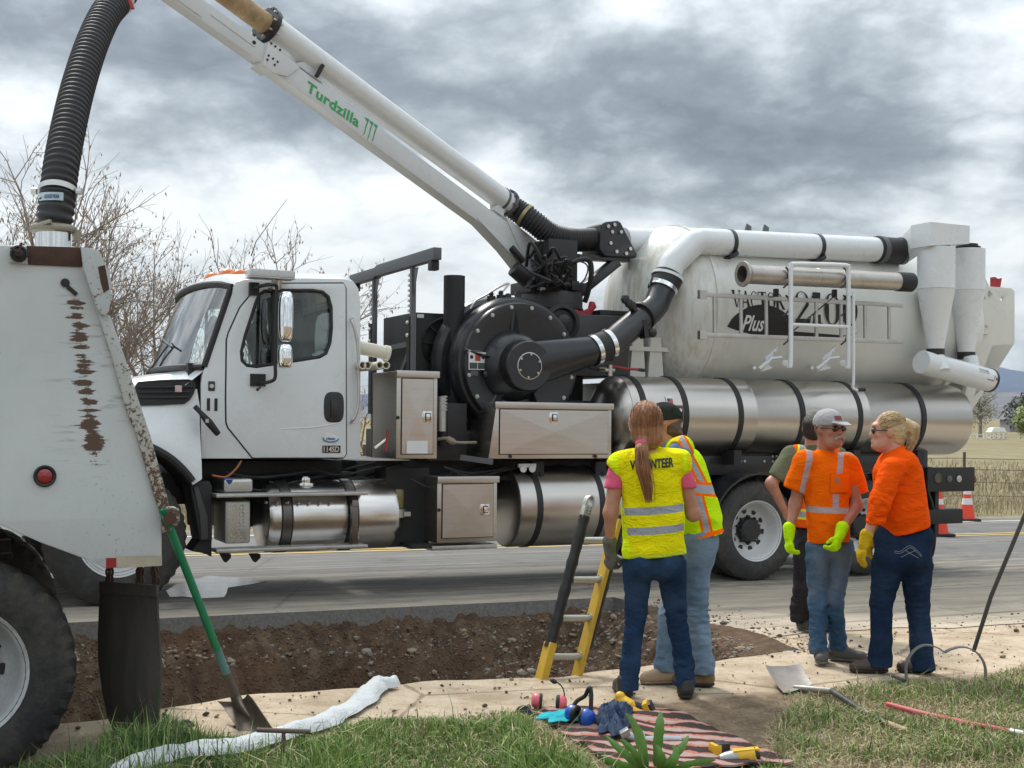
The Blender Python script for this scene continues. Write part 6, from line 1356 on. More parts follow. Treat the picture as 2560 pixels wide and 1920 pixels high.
def striped(name, col, stripes, **k):
    """flat printed bands on a garment: stripes = (point, normal, half width, colour, limits) in world space"""
    m = cloth(name, col, **k); nt = m.node_tree; t = NT(nt); b = nt.nodes['Principled BSDF']; src = b.inputs['Base Color'].links[0].from_socket
    pos = t.coord('Object'); c = src
    for p, n, hw, cc, lim in stripes:
        def dist(pt, nn):
            s = t.n('ShaderNodeVectorMath', {0: pos, 1: tuple(pt)}, operation='SUBTRACT').outputs[0]
            return t.n('ShaderNodeVectorMath', {0: s, 1: tuple(Vector(nn).normalized())}, operation='DOT_PRODUCT').outputs['Value']
        f = t.math('LESS_THAN', t.math('ABSOLUTE', dist(p, n)), hw)
        for (pt, nn) in lim: f = t.math('MULTIPLY', f, t.math('GREATER_THAN', dist(pt, nn), 0.0))
        c = t.mix(f, c, cc)
    nt.links.new(c, b.inputs['Base Color']); return m
def skin(name, col):
    m, nt, b = newmat(name); t = NT(nt); v = t.coord('Object'); n1 = t.noise(v, 22, 5, .6); n2 = t.noise(v, 120, 4, .6)
    c = t.mix(t.ramp(n1, .3, .7), tuple(x*f for x, f in zip(col, (.85,.74,.70))), tuple(min(1, x*1.08) for x in col)); t.put(b.inputs['Base Color'], c); b.inputs['Roughness'].default_value = .52
    b.inputs['Subsurface Weight'].default_value = .08; b.inputs['Subsurface Radius'].default_value = (.01,.004,.002); t.put(b.inputs['Normal'], t.bump(n2, .12, .004)); return m
def hairmat(name, col, dark, sx=90, sz=5, sc=None):
    m, nt, b = newmat(name); t = NT(nt); v = t.coord('Object', sc or (sx, sx, sz)); n1 = t.noise(v, 1.0, 5, .6, .3); n2 = t.noise(t.coord('Object', tuple(x*2.1 for x in sc) if sc else (sx*2.4, sx*2.4, sz)), 1.0, 4, .6)
    c = t.mix(t.ramp(n1, .32, .68), dark, col); t.put(b.inputs['Base Color'], c); b.inputs['Roughness'].default_value = .42; b.inputs['Specular IOR Level'].default_value = .4; t.put(b.inputs['Normal'], t.bump(t.math('ADD', n1, t.math('MULTIPLY', n2, .5)), .7, .010)); return m
SK1 = skin('tanned_skin', (.46,.235,.155)); SK2 = skin('fair_skin', (.56,.30,.215)); SK3 = skin('weathered_skin', (.40,.19,.125))
DENIM1 = cloth('dark_denim', (.018,.040,.088), .3, 7, fade=(.040,.078,.145)); DENIM2 = cloth('light_denim', (.15,.23,.33), .28, 7, fade=(.27,.35,.44)); DENIM3 = cloth('dusty_denim', (.055,.115,.205), .35, 6, fade=(.17,.195,.23)); DENIM4 = cloth('navy_denim', (.014,.028,.062), .3, 8, fade=(.030,.054,.10))
DARKPANTS = cloth('charcoal_work_cloth', (.035,.032,.036), .35, 9)
def frame(f):
    f = Vector(f).normalized(); r = f.cross(Vector((0,0,1))).normalized(); u = r.cross(f); return r, f, u
def rotm(r, f, u): return Matrix(((r.x, f.x, u.x), (r.y, f.y, u.y), (r.z, f.z, u.z)))
def head_prims(c, f, s=1.0, jaw=1.0):
    r, f, u = frame(f); m = rotm(r, f, u); c = Vector(c); o = lambda a, b, d: c+r*a*s+f*b*s+u*d*s
    P = [ell(o(0,-.012,.030), (.077*s,.098*s,.093*s), m), ('k', ell(o(0,.028,-.045), (.062*s*jaw,.070*s,.082*s), m), .03), ('k', cap(o(-.03*jaw,.055,-.088), o(.03*jaw,.055,-.088), .032*s), .03), ('k', ell(o(0,.085,.042), (.052*s,.016*s,.016*s), m), .02),
         ('k', cap(o(0,.090,.02), o(0,.106,-.022), .010*s, .015*s), .012), ('k', cap(o(-.02,.096,-.058), o(.02,.096,-.058), .010*s), .012), ('k', ell(o(0,.088,-.092), (.022*s,.018*s,.018*s), m), .015)]
    for sg in (-1, 1): P += [('k', ell(o(sg*.080,-.008,-.002), (.012*s,.024*s,.034*s), m), .01), ('k', ell(o(sg*.042,.072,-.018), (.026*s,.020*s,.020*s), m), .02)]
    return P
def person_body(root, mat, J, f, head, s=1.0, fine=True, jaw=1.0, flat=(0,1,0), extra=()):
    """one continuous skin: head, neck, trunk, arms with hands, legs"""
    P = head_prims(head, f, s, jaw); r, ff, u = frame(f); head = Vector(head)
    P += [cap(J['neck'], head+Vector((0,0,-.05))-ff*.015, .060*s, .056*s), cap(J['pelvis'], J['chest'], .092*s, .118*s, (flat, 1.35)), cap(J['sl'], J['sr'], .058*s), cap(J['neck']+Vector((0,0,-.06)), J['chest'], .07*s, .10*s)]
    for a in ('l', 'r'):
        P += [cap(J['s'+a], J['e'+a], .050*s, .041*s), cap(J['e'+a], J['w'+a], .042*s, .025*s)]
        d = (Vector(J['w'+a])-Vector(J['e'+a])).normalized(); P += [cap(J['w'+a], Vector(J['w'+a])+d*.03, .024*s, .021*s), cap(J['h'+a], J['k'+a], .062*s, .040*s), cap(J['k'+a], J['a'+a], .040*s, .032*s)]
    P += list(extra); hz = head.z; return implicit('body', P, mat, root, .0105, .028, fine=(hz-.16*s, hz+.17*s, .006))
def shoe(root, ankle, heel, toe, mat, solemat, h=.075, w=.046, hightop=True):
    heel = Vector(heel); toe = Vector(toe); d = (toe-heel).normalized(); zg = Vector((0,0,1)); L_ = (toe-heel).length
    P = [cap(heel+d*.045+zg*.040, heel+d*L_*.55+zg*.036, .042, .044), ('k', cap(heel+d*L_*.5+zg*.034, toe-d*.045+zg*.030, .043, .041), .03), ('k', cap(heel+d*.055+zg*.05, Vector(ankle) if hightop else heel+d*.06+zg*.085, .042, .048), .03)]
    o = implicit('shoe', P, mat, root, .007, .02, cuts=[((0,0,min(heel.z, toe.z)+.018), (0,0,-1))] if abs(heel.z-toe.z) < .02 else ())
    P = [cap(heel+d*.045+zg*.012, toe-d*.05+zg*.012, .044, .045, ((0,0,1), 2.6))]
    implicit('shoe_sole', P, solemat, o, .006, .01); return o
def glove(root, wrist, d, pal, mat, name='glove', s=1.0, curl=.8, cuff=True, thumbdir=None, palmmat=None, spread=.0):
    """five fingers bent at the knuckles; d = forearm direction, pal = the way the palm faces"""
    w = Vector(wrist); d = Vector(d).normalized(); p = Vector(pal); p = (p-d*p.dot(d)).normalized(); sd = d.cross(p); td = thumbdir or 1; P = []
    P += [cap(w+d*.025, w+d*.085, .030*s, .036*s, (p, 1.45)), cap(w+d*.07-sd*.022, w+d*.07+sd*.022, .022*s)]
    if cuff: P += [cap(w-d*.05, w+d*.015, .046*s, .037*s)]
    for i, (off, L_) in enumerate(((-.030,.038),(-.010,.043),(.010,.041),(.029,.033))):
        a = w+d*.092*s+sd*off*s*td*-1*1.05; c1, c2 = math.cos(curl), math.sin(curl); d1 = d*c1+p*c2+sd*off*spread; d2 = d*math.cos(curl*2.0)+p*math.sin(curl*2.0); b = a+d1*L_*s; c = b+d2*(L_*1.15)*s
        P += [('k', cap(a-d*.012, b, .0125*s, .0115*s), .007), ('k', cap(b, c, .0115*s, .0095*s), .005)]
    a = w+d*.035+sd*.026*td; b = a+(d*.6+sd*.55*td+p*.55).normalized()*.045*s; c = b+(d*.75+p*.6-sd*.1*td).normalized()*.038*s
    P += [('k', cap(a, b, .017*s, .0135*s), .012), ('k', cap(b, c, .0135*s, .011*s), .005)]
    return implicit(name, P, mat, root, .0048, .016, wr=folds(.0012, 90, 70, 160))

def strands(par, c, rad, rot, dirs, tie, tail, mat, seed, spread=.03, rr=.0017):
    """loose hair lying over the moulded base: thin strands swept back to the tie, then down the tail"""
    rg = random.Random(seed); mb = MB(); c = Vector(c); tie = Vector(tie); inv = rot.transposed()
    lt = inv @ (tie-c); lt = Vector((lt.x/rad[0], lt.y/rad[1], lt.z/rad[2])).normalized()
    for d in dirs:
        d = Vector(d).normalized(); k = rg.uniform(1.0, 1.035); P = []
        for i in range(7):
            s = i/6; q = d.lerp(lt, s)
            if q.length < .15: break
            q.normalize(); q = Vector((q.x*rad[0], q.y*rad[1], q.z*rad[2]))*k; P.append(c+rot @ q)
        if len(P) > 2: mb.tube(P+[tie+Vector((rg.gauss(0,.006), rg.gauss(0,.006), rg.gauss(0,.006)))], rr, 3, cap=False)
    for _ in range(len(dirs)):
        o = Vector((rg.gauss(0,1), rg.gauss(0,1), rg.gauss(0,.3)))*spread*.55; e_ = rg.uniform(.7, 1.06); T_ = [Vector(p) for p in tail]; n = len(T_)-1; P = []
        for i in range(n*3+1):
            s = i/(n*3)*e_*n; j = min(n-1, int(s)); f = s-j; P.append(T_[j].lerp(T_[j+1], f)+o*min(1, .35+s/n*1.6)*(1-.45*(s/n)**2))
        mb.tube(P, rr, 3, cap=False)
    return mb.build('hair_strand', mat, par, True, smooth=60, weld=False)
# ------------------------------------------------------------------ people
LIME = (.75,.95,.01); YEL = (.95,.86,.008); ORG = (1.0,.155,.003); ORG2 = (1.0,.105,.004); SILV = (.36,.38,.42); HVO = (.90,.12,.012)
def mk(Yp): return lambda x, y, dy=0.0: at(x, y, Yp+dy)
SOLE = M('dark_shoe_sole', (.02,.02,.02), .8); 
# --- woman in the yellow vest, back to the camera
g = onground(1630, 1743); Yw = g.y; J = mk(Yw)
w1 = thing('person', 'woman with auburn ponytail in yellow VOLUNTEER vest, back turned, one glove on the ladder', 'person', g)
fw = (.10, 1, 0)
jt = dict(neck=J(1614,1120), chest=J(1620,1190), pelvis=J(1634,1390), sl=J(1548,1158), sr=J(1698,1155), el=J(1527,1282,-.02), wl=J(1524,1358,.06), er=J(1733,1285,.05), wr=J(1700,1250,.27),
          hl=J(1597,1400), hr=J(1678,1400), kl=J(1589,1535,.03), kr=J(1686,1540,.03), al=J(1574,1705), ar=J(1714,1700,.02))
head = J(1614,1062,.02)
person_body(w1, SK1, jt, fw, head, .98)
# jeans
wl_ = addf(folds(.004, 9, 12, 38, .5), near(folds(.009, 14, 10, 85, 1.1), J(1589,1540), .16), near(folds(.009, 12, 14, 85, 2.2), J(1690,1545), .16), near(folds(.008, 22, 10, 95, .2), J(1575,1690), .14), near(folds(.008, 18, 10, 95, 3.2), J(1712,1690), .14), near(folds(.006, 30, 10, 60, 3.2), J(1640,1440), .12))
cl_ = [(J(0,1372), (0,0,1))]
def cuffs(zl, zr, xm): return lambda D_, X, Y, Z: np.maximum(D_, np.where(X < xm, zl, zr)-Z)
P = [cap(J(1604,1370), J(1668,1370), .090), ('k', ell(J(1606,1412,-.035), (.086,.105,.10)), .04), ('k', ell(J(1664,1412,-.035), (.086,.105,.10)), .04), cap(J(1594,1415), J(1590,1530,.03), .088, .060), cap(J(1590,1530,.03), J(1575,1660), .060, .054), cap(J(1575,1660), J(1570,1735), .054, .062), cap(J(1678,1415), J(1690,1535,.03), .088, .060), cap(J(1690,1535,.03), J(1710,1660,.02), .060, .056), cap(J(1710,1660,.02), J(1714,1735,.02), .056, .064)]
implicit('jeans', P, DENIM1, w1, .0085, .022, cuts=cl_, wr=wl_, extra=cuffs(J(0,1724).z, J(0,1716).z, J(1640,0).x))
for x, yb, dx in ((1568,1748,-.01), (1713,1750,.015)):
    p = J(x, yb, -.052); p.z = ground_z(p.x, p.y)+.002; t_ = p+Vector((dx*3, .27, 0)); shoe(w1, p+Vector((0,.07,.10)), p, t_, M('black_leather', (.02,.019,.018), .5), SOLE, hightop=False)
# pink shirt sleeves and trunk
PINK = cloth('pink_cotton', (.78,.13,.24), .15, 12)
P = [cap(J(1625,1190), J(1632,1370), .13, .125, ((0,1,0), 1.4)), cap(J(1556,1172), J(1690,1168), .055), cap(J(1548,1172), J(1534,1222,-.01), .060, .056), cap(J(1698,1169), J(1720,1222,.02), .060, .054), ('k', cap(J(1614,1130), J(1618,1180), .062, .10), .03)]
implicit('shirt', P, PINK, w1, .0095, .025, wr=folds(.003, 12, 9, 40), cuts=[(J(1614,1126), (0,.1,1)), (J(1530,1220), (-.25,0,-1)) if False else (J(0,1385), (0,0,-1))], extra=lambda D_, X, Y, Z: np.maximum(D_, np.where(np.abs(X-J(1625,0).x) > .17, J(0,1221).z-Z, -1)))
# vest with printed bands
s1 = J(1557,1280); s2 = J(1557,1328); nrm = (-.075, 0, 1)
VEST1 = striped('volunteer_vest', YEL, [(s1+Vector((0,0,.004)), nrm, .0215, SILV, []), (s2+Vector((0,0,.003)), nrm, .0215, SILV, []), (J(1550,1390), (-.075,0,1), .010, (.62,.80,.05), []), (J(1711,1250), (1,0,.02), .011, LIME, []), (J(1546,1250), (1,0,.14), .020, LIME, [])], var=.12, vs=14, bump=.35, bs=220, fold=.9)
P = [cap(J(1626,1190), J(1634,1300), .176, .172, ((0,1,0), 1.42)), cap(J(1634,1290), J(1636,1430), .172, .186, ((0,1,0), 1.28)), ('k', cap(J(1556,1166), J(1692,1160), .086, None, ((0,1,0), 1.05)), .03), ('k', cap(J(1546,1152), J(1602,1138), .052, .05), .03), ('k', cap(J(1704,1148), J(1630,1135), .048, .05), .03)]
vw = addf(folds(.006, 10, 6, 16, .4, 2.0), folds(.004, 26, 8, 22, 2.0, 3.0), near(folds(.010, 20, 5, 30, 1.0), J(1600,1200,-.12), .2))
sub = [cap(J(1500,1210), J(1552,1205), .075, .070), cap(J(1740,1200), J(1727,1205), .060, .045)]
vest = implicit('vest', P, VEST1, w1, .0088, .03, wr=vw, sub=[cap(J(1512,1290,.0), J(1510,1195,.0), .085, .072, ((0,1,0), .6)), cap(J(1750,1290,.02), J(1752,1190,.02), .078, .066, ((0,1,0), .6))], extra=lambda D_, X, Y, Z: np.maximum(D_, (J(1550,1396).z+(X-J(1550,0).x)*.078)-Z), cuts=[(J(1614,1123), (0,-.3,1))])
def decal_on(ob, txt, p00, p10, hgt, mat, name, par, dirn=(0,1,0), off=.004, **k):
    bv = BVHTree.FromPolygons([v.co.copy() for v in ob.data.vertices], [tuple(p.vertices) for p in ob.data.polygons])
    a = Vector(p00); b = Vector(p10); ex = (b-a); L_ = ex.length; ex.normalize(); P, fs = fit_text(txt, L_, hgt, **k); up = Vector((0,0,1)); vs = []; dirn = Vector(dirn)
    for x, y in P:
        o = a+ex*x+up*y-dirn*1.0; h = bv.ray_cast(o, dirn); vs.append((h[0]-dirn*off) if h[0] else o+dirn*.9)
    mb = MB(); mb.add(vs, fs); return mb.build(name, mat, par, True, smooth=0)
decal_on(vest, 'VOLUNTEER', J(1571,1174), J(1679,1166), .055, DECALBLACK, 'vest_lettering', vest, bold=.035, off=.008)
# hair
AUB = hairmat('auburn_hair', (.42,.195,.09), (.17,.070,.033))
P = [ell(head+Vector((.0,-.02,.016)), (.093,.112,.122)), ('k', ell(head+Vector((0,-.05,-.05)), (.080,.075,.095)), .03), ('k', cap(head+Vector((.04,-.06,-.08)), J(1608,1108,-.08), .05, .03), .03), ('k', cap(J(1606,1106,-.09), J(1604,1125,-.12), .026, .036), .02), cap(J(1604,1125,-.12), J(1608,1175,-.15), .036, .038, ((0,1,0), 1.3)), cap(J(1608,1175,-.15), J(1618,1215,-.16), .038, .026, ((0,1,0), 1.3)), cap(J(1618,1215,-.16), J(1622,1245,-.16), .026, .006, ((0,1,0), 1.3))]
hr_ = implicit('hair', P, AUB, w1, .007, .02, wr=folds(.0028, 150, 120, 9, .3, 9)); mb = MB(); band(mb, J(1604,1108,-.095), (0,-.5,-1), .033, .018, 20); mb.build('hair_tie', PINK, hr_, True)
_rg = random.Random(4); strands(hr_, head+Vector((0,-.02,.016)), (.095,.114,.124), Matrix.Identity(3), [(_rg.gauss(0,1), _rg.uniform(-.9,.35), _rg.uniform(-.25,1)) for _ in range(230)], J(1605,1107,-.095), [J(1605,1107,-.10), J(1604,1128,-.13), J(1608,1175,-.16), J(1618,1215,-.165), J(1623,1250,-.165)], AUB, 5, .035)
# gloves
GLV = cloth('grey_work_glove', (.15,.145,.12), .4, 20, bump=.4)
glove(w1, J(1525,1375,.06), (.05,.12,-1), (.5,.7,0), GLV, s=.90, curl=.85, thumbdir=1); glove(w1, J(1696,1246,.29), (-.5,.6,.5), (-.5,.3,-.6), GLV, curl=.9)

# --- man behind her in the lime vest, facing left
g = onground(1690, 1712); Ym = g.y; J = mk(Ym)
m2 = thing('person', 'man in dark cap, lime vest and light jeans, half hidden behind the ponytailed woman', 'person', g)
fm_ = (-1, .35, 0); hd = J(1655,1060,.05)
jt = dict(neck=J(1682,1110,.03), chest=J(1705,1180,.02), pelvis=J(1735,1360,.02), sl=J(1672,1135,.19), sr=J(1700,1130,-.17), el=J(1640,1230,.22), wl=J(1600,1270,.24), er=J(1660,1235,-.10), wr=J(1615,1275,.05), hl=J(1725,1370,.10), hr=J(1738,1370,-.06), kl=J(1675,1540,.08), kr=J(1745,1530,-.03), al=J(1662,1680,.06), ar=J(1756,1685,-.03))
person_body(m2, SK1, jt, fm_, hd, 1.0, jaw=1.0, flat=(.95,.3,0))
w2_ = addf(folds(.005, 12, 9, 34, .8), near(folds(.012, 16, 10, 80, .4), J(1742,1540,-.03), .2), near(folds(.012, 12, 12, 90, 1.4), J(1755,1670,-.03), .2), near(folds(.012, 12, 12, 90, 2.4), J(1668,1660,.06), .2))
P = [cap(J(1716,1345,.05), J(1745,1345,-.05), .125), ('k', ell(J(1750,1385,-.02), (.095,.13,.11)), .04), cap(J(1722,1400,.08), J(1677,1540,.08), .100, .075), cap(J(1677,1540,.08), J(1664,1672,.06), .075, .066), cap(J(1664,1672,.06), J(1663,1730,.06), .066, .068), cap(J(1735,1400,-.05), J(1738,1535,-.03), .096, .078), cap(J(1738,1535,-.03), J(1756,1665,-.03), .078, .070), cap(J(1756,1665,-.03), J(1757,1725,-.03), .070, .070)]
implicit('jeans', P, DENIM2, m2, .0092, .025, cuts=[(J(0,1310), (0,0,1)), (J(0,1681), (0,0,-1))], wr=w2_)
TANB = M('tan_boot_leather', (.36,.25,.15), .6, var=.2, vs=12, bump=.2); BRNB = M('brown_boot_leather', (.20,.125,.06), .6, var=.25, vs=12, bump=.2)
p = J(1690,1712,.06); p.z = ground_z(p.x, p.y)+.002; shoe(m2, p+Vector((-.03,0,.12)), p, p+Vector((-.225,-.04,0)), TANB, M('tan_sole', (.28,.22,.16), .8))
p = J(1788,1708,-.03); p.z = ground_z(p.x, p.y)+.002; shoe(m2, p+Vector((-.05,0,.12)), p, p+Vector((-.25,.05,0)), BRNB, SOLE)
BLUS = cloth('blue_shirt', (.14,.24,.44), .2, 12)
P = [cap(J(1705,1180,.02), J(1735,1330,.02), .145, .15, ((.95,.3,0), 1.2)), cap(jt['sl'], jt['sr'], .058), cap(jt['sr'], jt['er'], .062, .056), cap(jt['er'], jt['wr'], .056, .042), cap(jt['sl'], jt['el'], .062, .056), cap(jt['el'], jt['wl'], .056, .042), ('k', cap(J(1683,1105,.03), J(1690,1140,.02), .066, .09), .03)]
implicit('shirt', P, BLUS, m2, .0095, .025, wr=folds(.004, 14, 11, 44), cuts=[(J(1680,1100), (-.2,0,1))])
sA, sB = J(1706,1100,-.2), J(1752,1190,-.2); dirv = (sB-sA).normalized(); nv = Vector((-dirv.z, 0, dirv.x))
lo1, lo2 = J(1742,1215,-.2), J(1770,1328,-.2); dl = (lo2-lo1).normalized(); nl_ = Vector((-dl.z, 0, dl.x)); bz = J(1745,1222,-.2); bn = Vector((.12,0,1)).normalized()
VEST2 = striped('lime_vest', (.62,.95,.008), [(sA, nv, .030, ORG, [(bz, bn)]), (sA, nv, .015, SILV, [(bz, bn)]), (lo1, nl_, .034, ORG, [(bz, -bn)]), (lo1, nl_, .018, SILV, [(bz, -bn)]), (bz, bn, .040, ORG, []), (bz, bn, .024, SILV, []), (J(1801,1326,-.1), (-.22,0,1), .012, ORG, []), (J(1680,1118,-.2), (1,0,-.55), .014, (.85,.62,.02), [])], var=.1, vs=10, fold=.7)
P = [cap(J(1706,1180,.02), J(1738,1290,.0), .158, .165, ((.95,.3,0), 1.12)), cap(J(1738,1290,.0), J(1757,1390,-.02), .165, .178, ((.95,.3,0), 1.15)), ('k', cap(J(1676,1128,.17), J(1703,1122,-.15), .078), .03)]
implicit('vest', P, VEST2, m2, .009, .03, wr=addf(folds(.006, 8, 8, 14, .3, 2), near(folds(.010, 12, 6, 26), J(1760,1300,-.1), .2)), sub=[cap(J(1640,1190,-.17), J(1682,1128,-.20), .062, .056), cap(J(1640,1190,.2), J(1668,1130,.24), .06)], extra=lambda D_, X, Y, Z: np.maximum(D_, (J(1801,1329).z-(J(1801,0).x-X)*.22)-Z), cuts=[(J(1683,1092), (-.4,0,1))])
CAPG = cloth('dark_green_cap_cloth', (.030,.036,.030), .4, 16)
rr_, f2, u2 = frame(fm_); m3 = rotm(rr_, f2, u2)
P = [ell(hd+Vector((0,0,.045))-f2*.012, (.087,.108,.088), m3), ('k', cap(hd+f2*.10+u2*.055-rr_*.04, hd+f2*.155+u2*.050, .022, .020, (tuple(u2), 2.5)), .02), ('k', cap(hd+f2*.10+u2*.055+rr_*.04, hd+f2*.155+u2*.050, .022, .020, (tuple(u2), 2.5)), .02)]
implicit('cap', P, CAPG, m2, .007, .02, cuts=[(hd+u2*.022-f2*.05, tuple(-u2-f2*.15))])
BRH = hairmat('brown_hair', (.13,.075,.04), (.05,.03,.018), 60, 60)
P = [ell(hd-f2*.065-u2*.03, (.070,.050,.062), m3), ('k', ell(hd-f2*.09-u2*.055, (.045,.035,.035), m3), .02), ('k', cap(hd+rr_*.07+u2*.01-f2*.02, hd-rr_*.0-f2*.09+u2*.01, .02, .03), .02)]
implicit('hair', P, BRH, m2, .007, .015, wr=folds(.006, 70, 60, 80, .3, 7))

# --- man in the orange shirt and grey cap
g = onground(2072, 1656); Yo = g.y; J = mk(Yo)
m4 = thing('person', 'man in grey cap, sunglasses, orange reflective shirt and lime gloves, walking', 'person', g)
f4 = (.62, -1, 0); hd = J(2072,1074,-.02)
jt = dict(neck=J(2064,1128,.02), chest=J(2068,1195,.02), pelvis=J(2078,1375,.03), sl=J(2012,1150,.0), sr=J(2118,1152,.04), el=J(1988,1262,.04), wl=J(1974,1328,-.02), er=J(2141,1264,.0), wr=J(2104,1328,-.19), hl=J(2044,1390,.02), hr=J(2098,1390,.05), kl=J(2048,1510,-.01), kr=J(2092,1500,.0), al=J(2044,1628,-.04), ar=J(2094,1630,.10))
person_body(m4, SK3, jt, f4, hd, .98, jaw=1.0, extra=())
w4_ = addf(folds(.005, 12, 9, 36, .2), near(folds(.012, 16, 10, 85, .4), J(2060,1510,-.01), .2), near(folds(.012, 12, 12, 95, 1.4), J(2046,1610,-.04), .17), near(folds(.012, 12, 12, 95, 2.4), J(2093,1615,.1), .17))
P = [cap(J(2050,1372,.03), J(2098,1372,.05), .098), cap(J(2044,1400,.01), J(2046,1505,-.01), .082, .064), cap(J(2046,1505,-.01), J(2044,1615,-.04), .064, .056), cap(J(2044,1615,-.04), J(2043,1660,-.04), .058, .060), cap(J(2096,1400,.05), J(2084,1500,.0), .086, .066), cap(J(2084,1500,.0), J(2096,1620,.10), .064, .058), cap(J(2096,1620,.1), J(2098,1660,.1), .060, .064)]
implicit('jeans', P, DENIM3, m4, .0092, .022, cuts=[(J(0,1330), (0,0,1)), (J(0,1632), (0,0,-1))], wr=w4_)
GRYB = M('grey_boot', (.085,.08,.072), .7, var=.25, vs=12, bump=.25)
p = J(2050,1660,.0); p.z = ground_z(p.x, p.y)+.012; shoe(m4, p+Vector((-.02,-.03,.12)), p+Vector((.03,.09,.01)), p+Vector((-.03,-.17,0)), GRYB, M('grey_sole', (.15,.145,.135), .8))
p = J(2085,1654,.10); p.z = ground_z(p.x, p.y)+.002; shoe(m4, p+Vector((.03,0,.12)), p+Vector((-.04,.02,0)), p+Vector((.20,-.10,0)), GRYB, M('grey_sole', (.15,.145,.135), .8))
RS = (.43,.36,.38)
a1, a2 = J(2020,1130), J(2006,1205); d1 = (a2-a1).normalized(); n1_ = Vector((d1.z, 0, -d1.x)); b1, b2 = J(2102,1128), J(2090,1180); d2 = (b2-b1).normalized(); n2_ = Vector((d2.z, 0, -d2.x))
yb_ = J(2060,1273); nb = (.03,0,1)
SH4 = striped('orange_work_shirt', ORG, [(a1, n1_, .020, RS, [(yb_, (0,0,1)), (J(2040,1200), (-1,0,0))]), (b1, n2_, .021, RS, [(J(2080,1183), (0,0,1))]), (J(2080,1250), (1,0,-.02), .021, RS, [(yb_, (0,0,1)), (J(2080,1233), (0,0,-1))]), (yb_, nb, .020, RS, [(J(2008,1273), (1,0,0)), (J(2122,1273), (-1,0,0))])], var=.10, vs=7, fold=.8)
P = [cap(J(2066,1190,.02), J(2076,1300,.02), .150, .155, ((0,1,0), 1.22)), cap(J(2076,1300,.02), J(2082,1385,.03), .155, .162, ((0,1,0), 1.1)), cap(J(2014,1156), J(2118,1158,.04), .072), ('k', cap(J(2064,1132,.02), J(2066,1175,.02), .066, .11), .03), cap(J(2012,1154), J(1984,1232,.03), .078, .082), cap(J(2118,1156,.04), J(2144,1242,.07), .078, .084)]
sh4 = implicit('shirt', P, SH4, m4, .0088, .024, cuts=[(J(2064,1127), (.15,.5,1))], wr=addf(folds(.005, 11, 8, 18, .9, 2.2), folds(.003, 30, 10, 26, .4, 3), near(folds(.010, 26, 10, 44), J(2085,1330,-.1), .16), near(folds(.009, 30, 10, 30, 2), J(2030,1200,-.1), .12)),
    extra=lambda D_, X, Y, Z: np.maximum(D_, np.where(X < J(2010,0).x, J(1975,1222).z-(X-J(1962,0).x)*.42+.015-Z, np.where(X > J(2118,0).x, J(2140,1238).z+(X-J(2140,0).x)*.2-Z, J(2080,1354).z-Z-(X-J(2080,0).x)*-.08))))
q = J(2082,1196); bv = BVHTree.FromPolygons([v.co.copy() for v in sh4.data.vertices], [tuple(p.vertices) for p in sh4.data.polygons])
def onsurf(bv, p, off=.004, d=(0,1,0)): d = Vector(d); h = bv.ray_cast(Vector(p)-d, d); return (h[0]-d*off) if h[0] else Vector(p)
rows = [[onsurf(bv, J(x, y), .006) for x in lin(2066, 2114, 6)] for y in (1183, 1200, 1215, 1229)]; mb = MB(); mb.grid(rows); mb.build('shirt_pocket', cloth('orange_pocket', ORG, .1, 7), sh4, True, thick=.004)
mb = MB(); rows = [[onsurf(bv, J(x, y), .012) for x in (2077,2082,2087)] for y in (1192,1198,1205)]; mb.grid(rows); mb.build('pocket_label', M('label_tan', (.30,.22,.17), .8, var=.4, vs=80), sh4, True)
# cap, sunglasses, moustache
r4, f4n, u4 = frame(f4); m_4 = rotm(r4, f4n, u4); f4n = Vector(f4n)
CAPW = striped('grey_cap_cloth', (.42,.41,.43), [(hd+f4n*.09+u4*.075, tuple(u4), .016, (.22,.09,.10), [(hd+r4*.035, tuple(-r4)), (hd-r4*.025, tuple(r4)), (hd+f4n*.05, tuple(f4n))])], var=.1, vs=20)
P = [ell(hd+u4*.050-f4n*.008, (.088,.108,.090), m_4), ('k', cap(hd+f4n*.10+u4*.045-r4*.050, hd+f4n*.165+u4*.028-r4*.02, .018, .016, (tuple(u4), 2.2)), .015), ('k', cap(hd+f4n*.10+u4*.045+r4*.050, hd+f4n*.165+u4*.028+r4*.02, .018, .016, (tuple(u4), 2.2)), .015), ('k', cap(hd+f4n*.12+u4*.042, hd+f4n*.172+u4*.028, .030, .026, (tuple(u4), 3.2)), .012)]
implicit('cap', P, CAPW, m4, .006, .02, cuts=[(hd+u4*.024, tuple(-u4+f4n*.0))])
LENS = M('sunglass_lens', (.008,.008,.010), .06, var=.1, spec=.8)
def sunglasses(root, hd, r_, f_, u_, rim):
    mb = MB()
    for s in (-1, 1): mb.ball(hd+r_*s*.037+f_*.094+u_*.006, 1, 14, sc=(.030,.009,.020), rot=rotm(r_, f_, u_))
    o = mb.build('sunglasses', LENS, root, True, smooth=60); mb = MB()
    for s in (-1, 1): mb.tube([hd+r_*s*.066+f_*.088+u_*.010, hd+r_*s*.080+f_*.04+u_*.012, hd+r_*s*.084-f_*.01+u_*.010], .0042, 6)
    mb.tube([hd+r_*.012+f_*.102+u_*.008, hd-r_*.012+f_*.102+u_*.008], .004, 6); mb.build('sunglass_frame', rim, o, True)
sunglasses(m4, hd, r4, f4n, u4, BLACK)
GRH = hairmat('grey_moustache_hair', (.42,.36,.30), (.20,.15,.12), 120, 30)
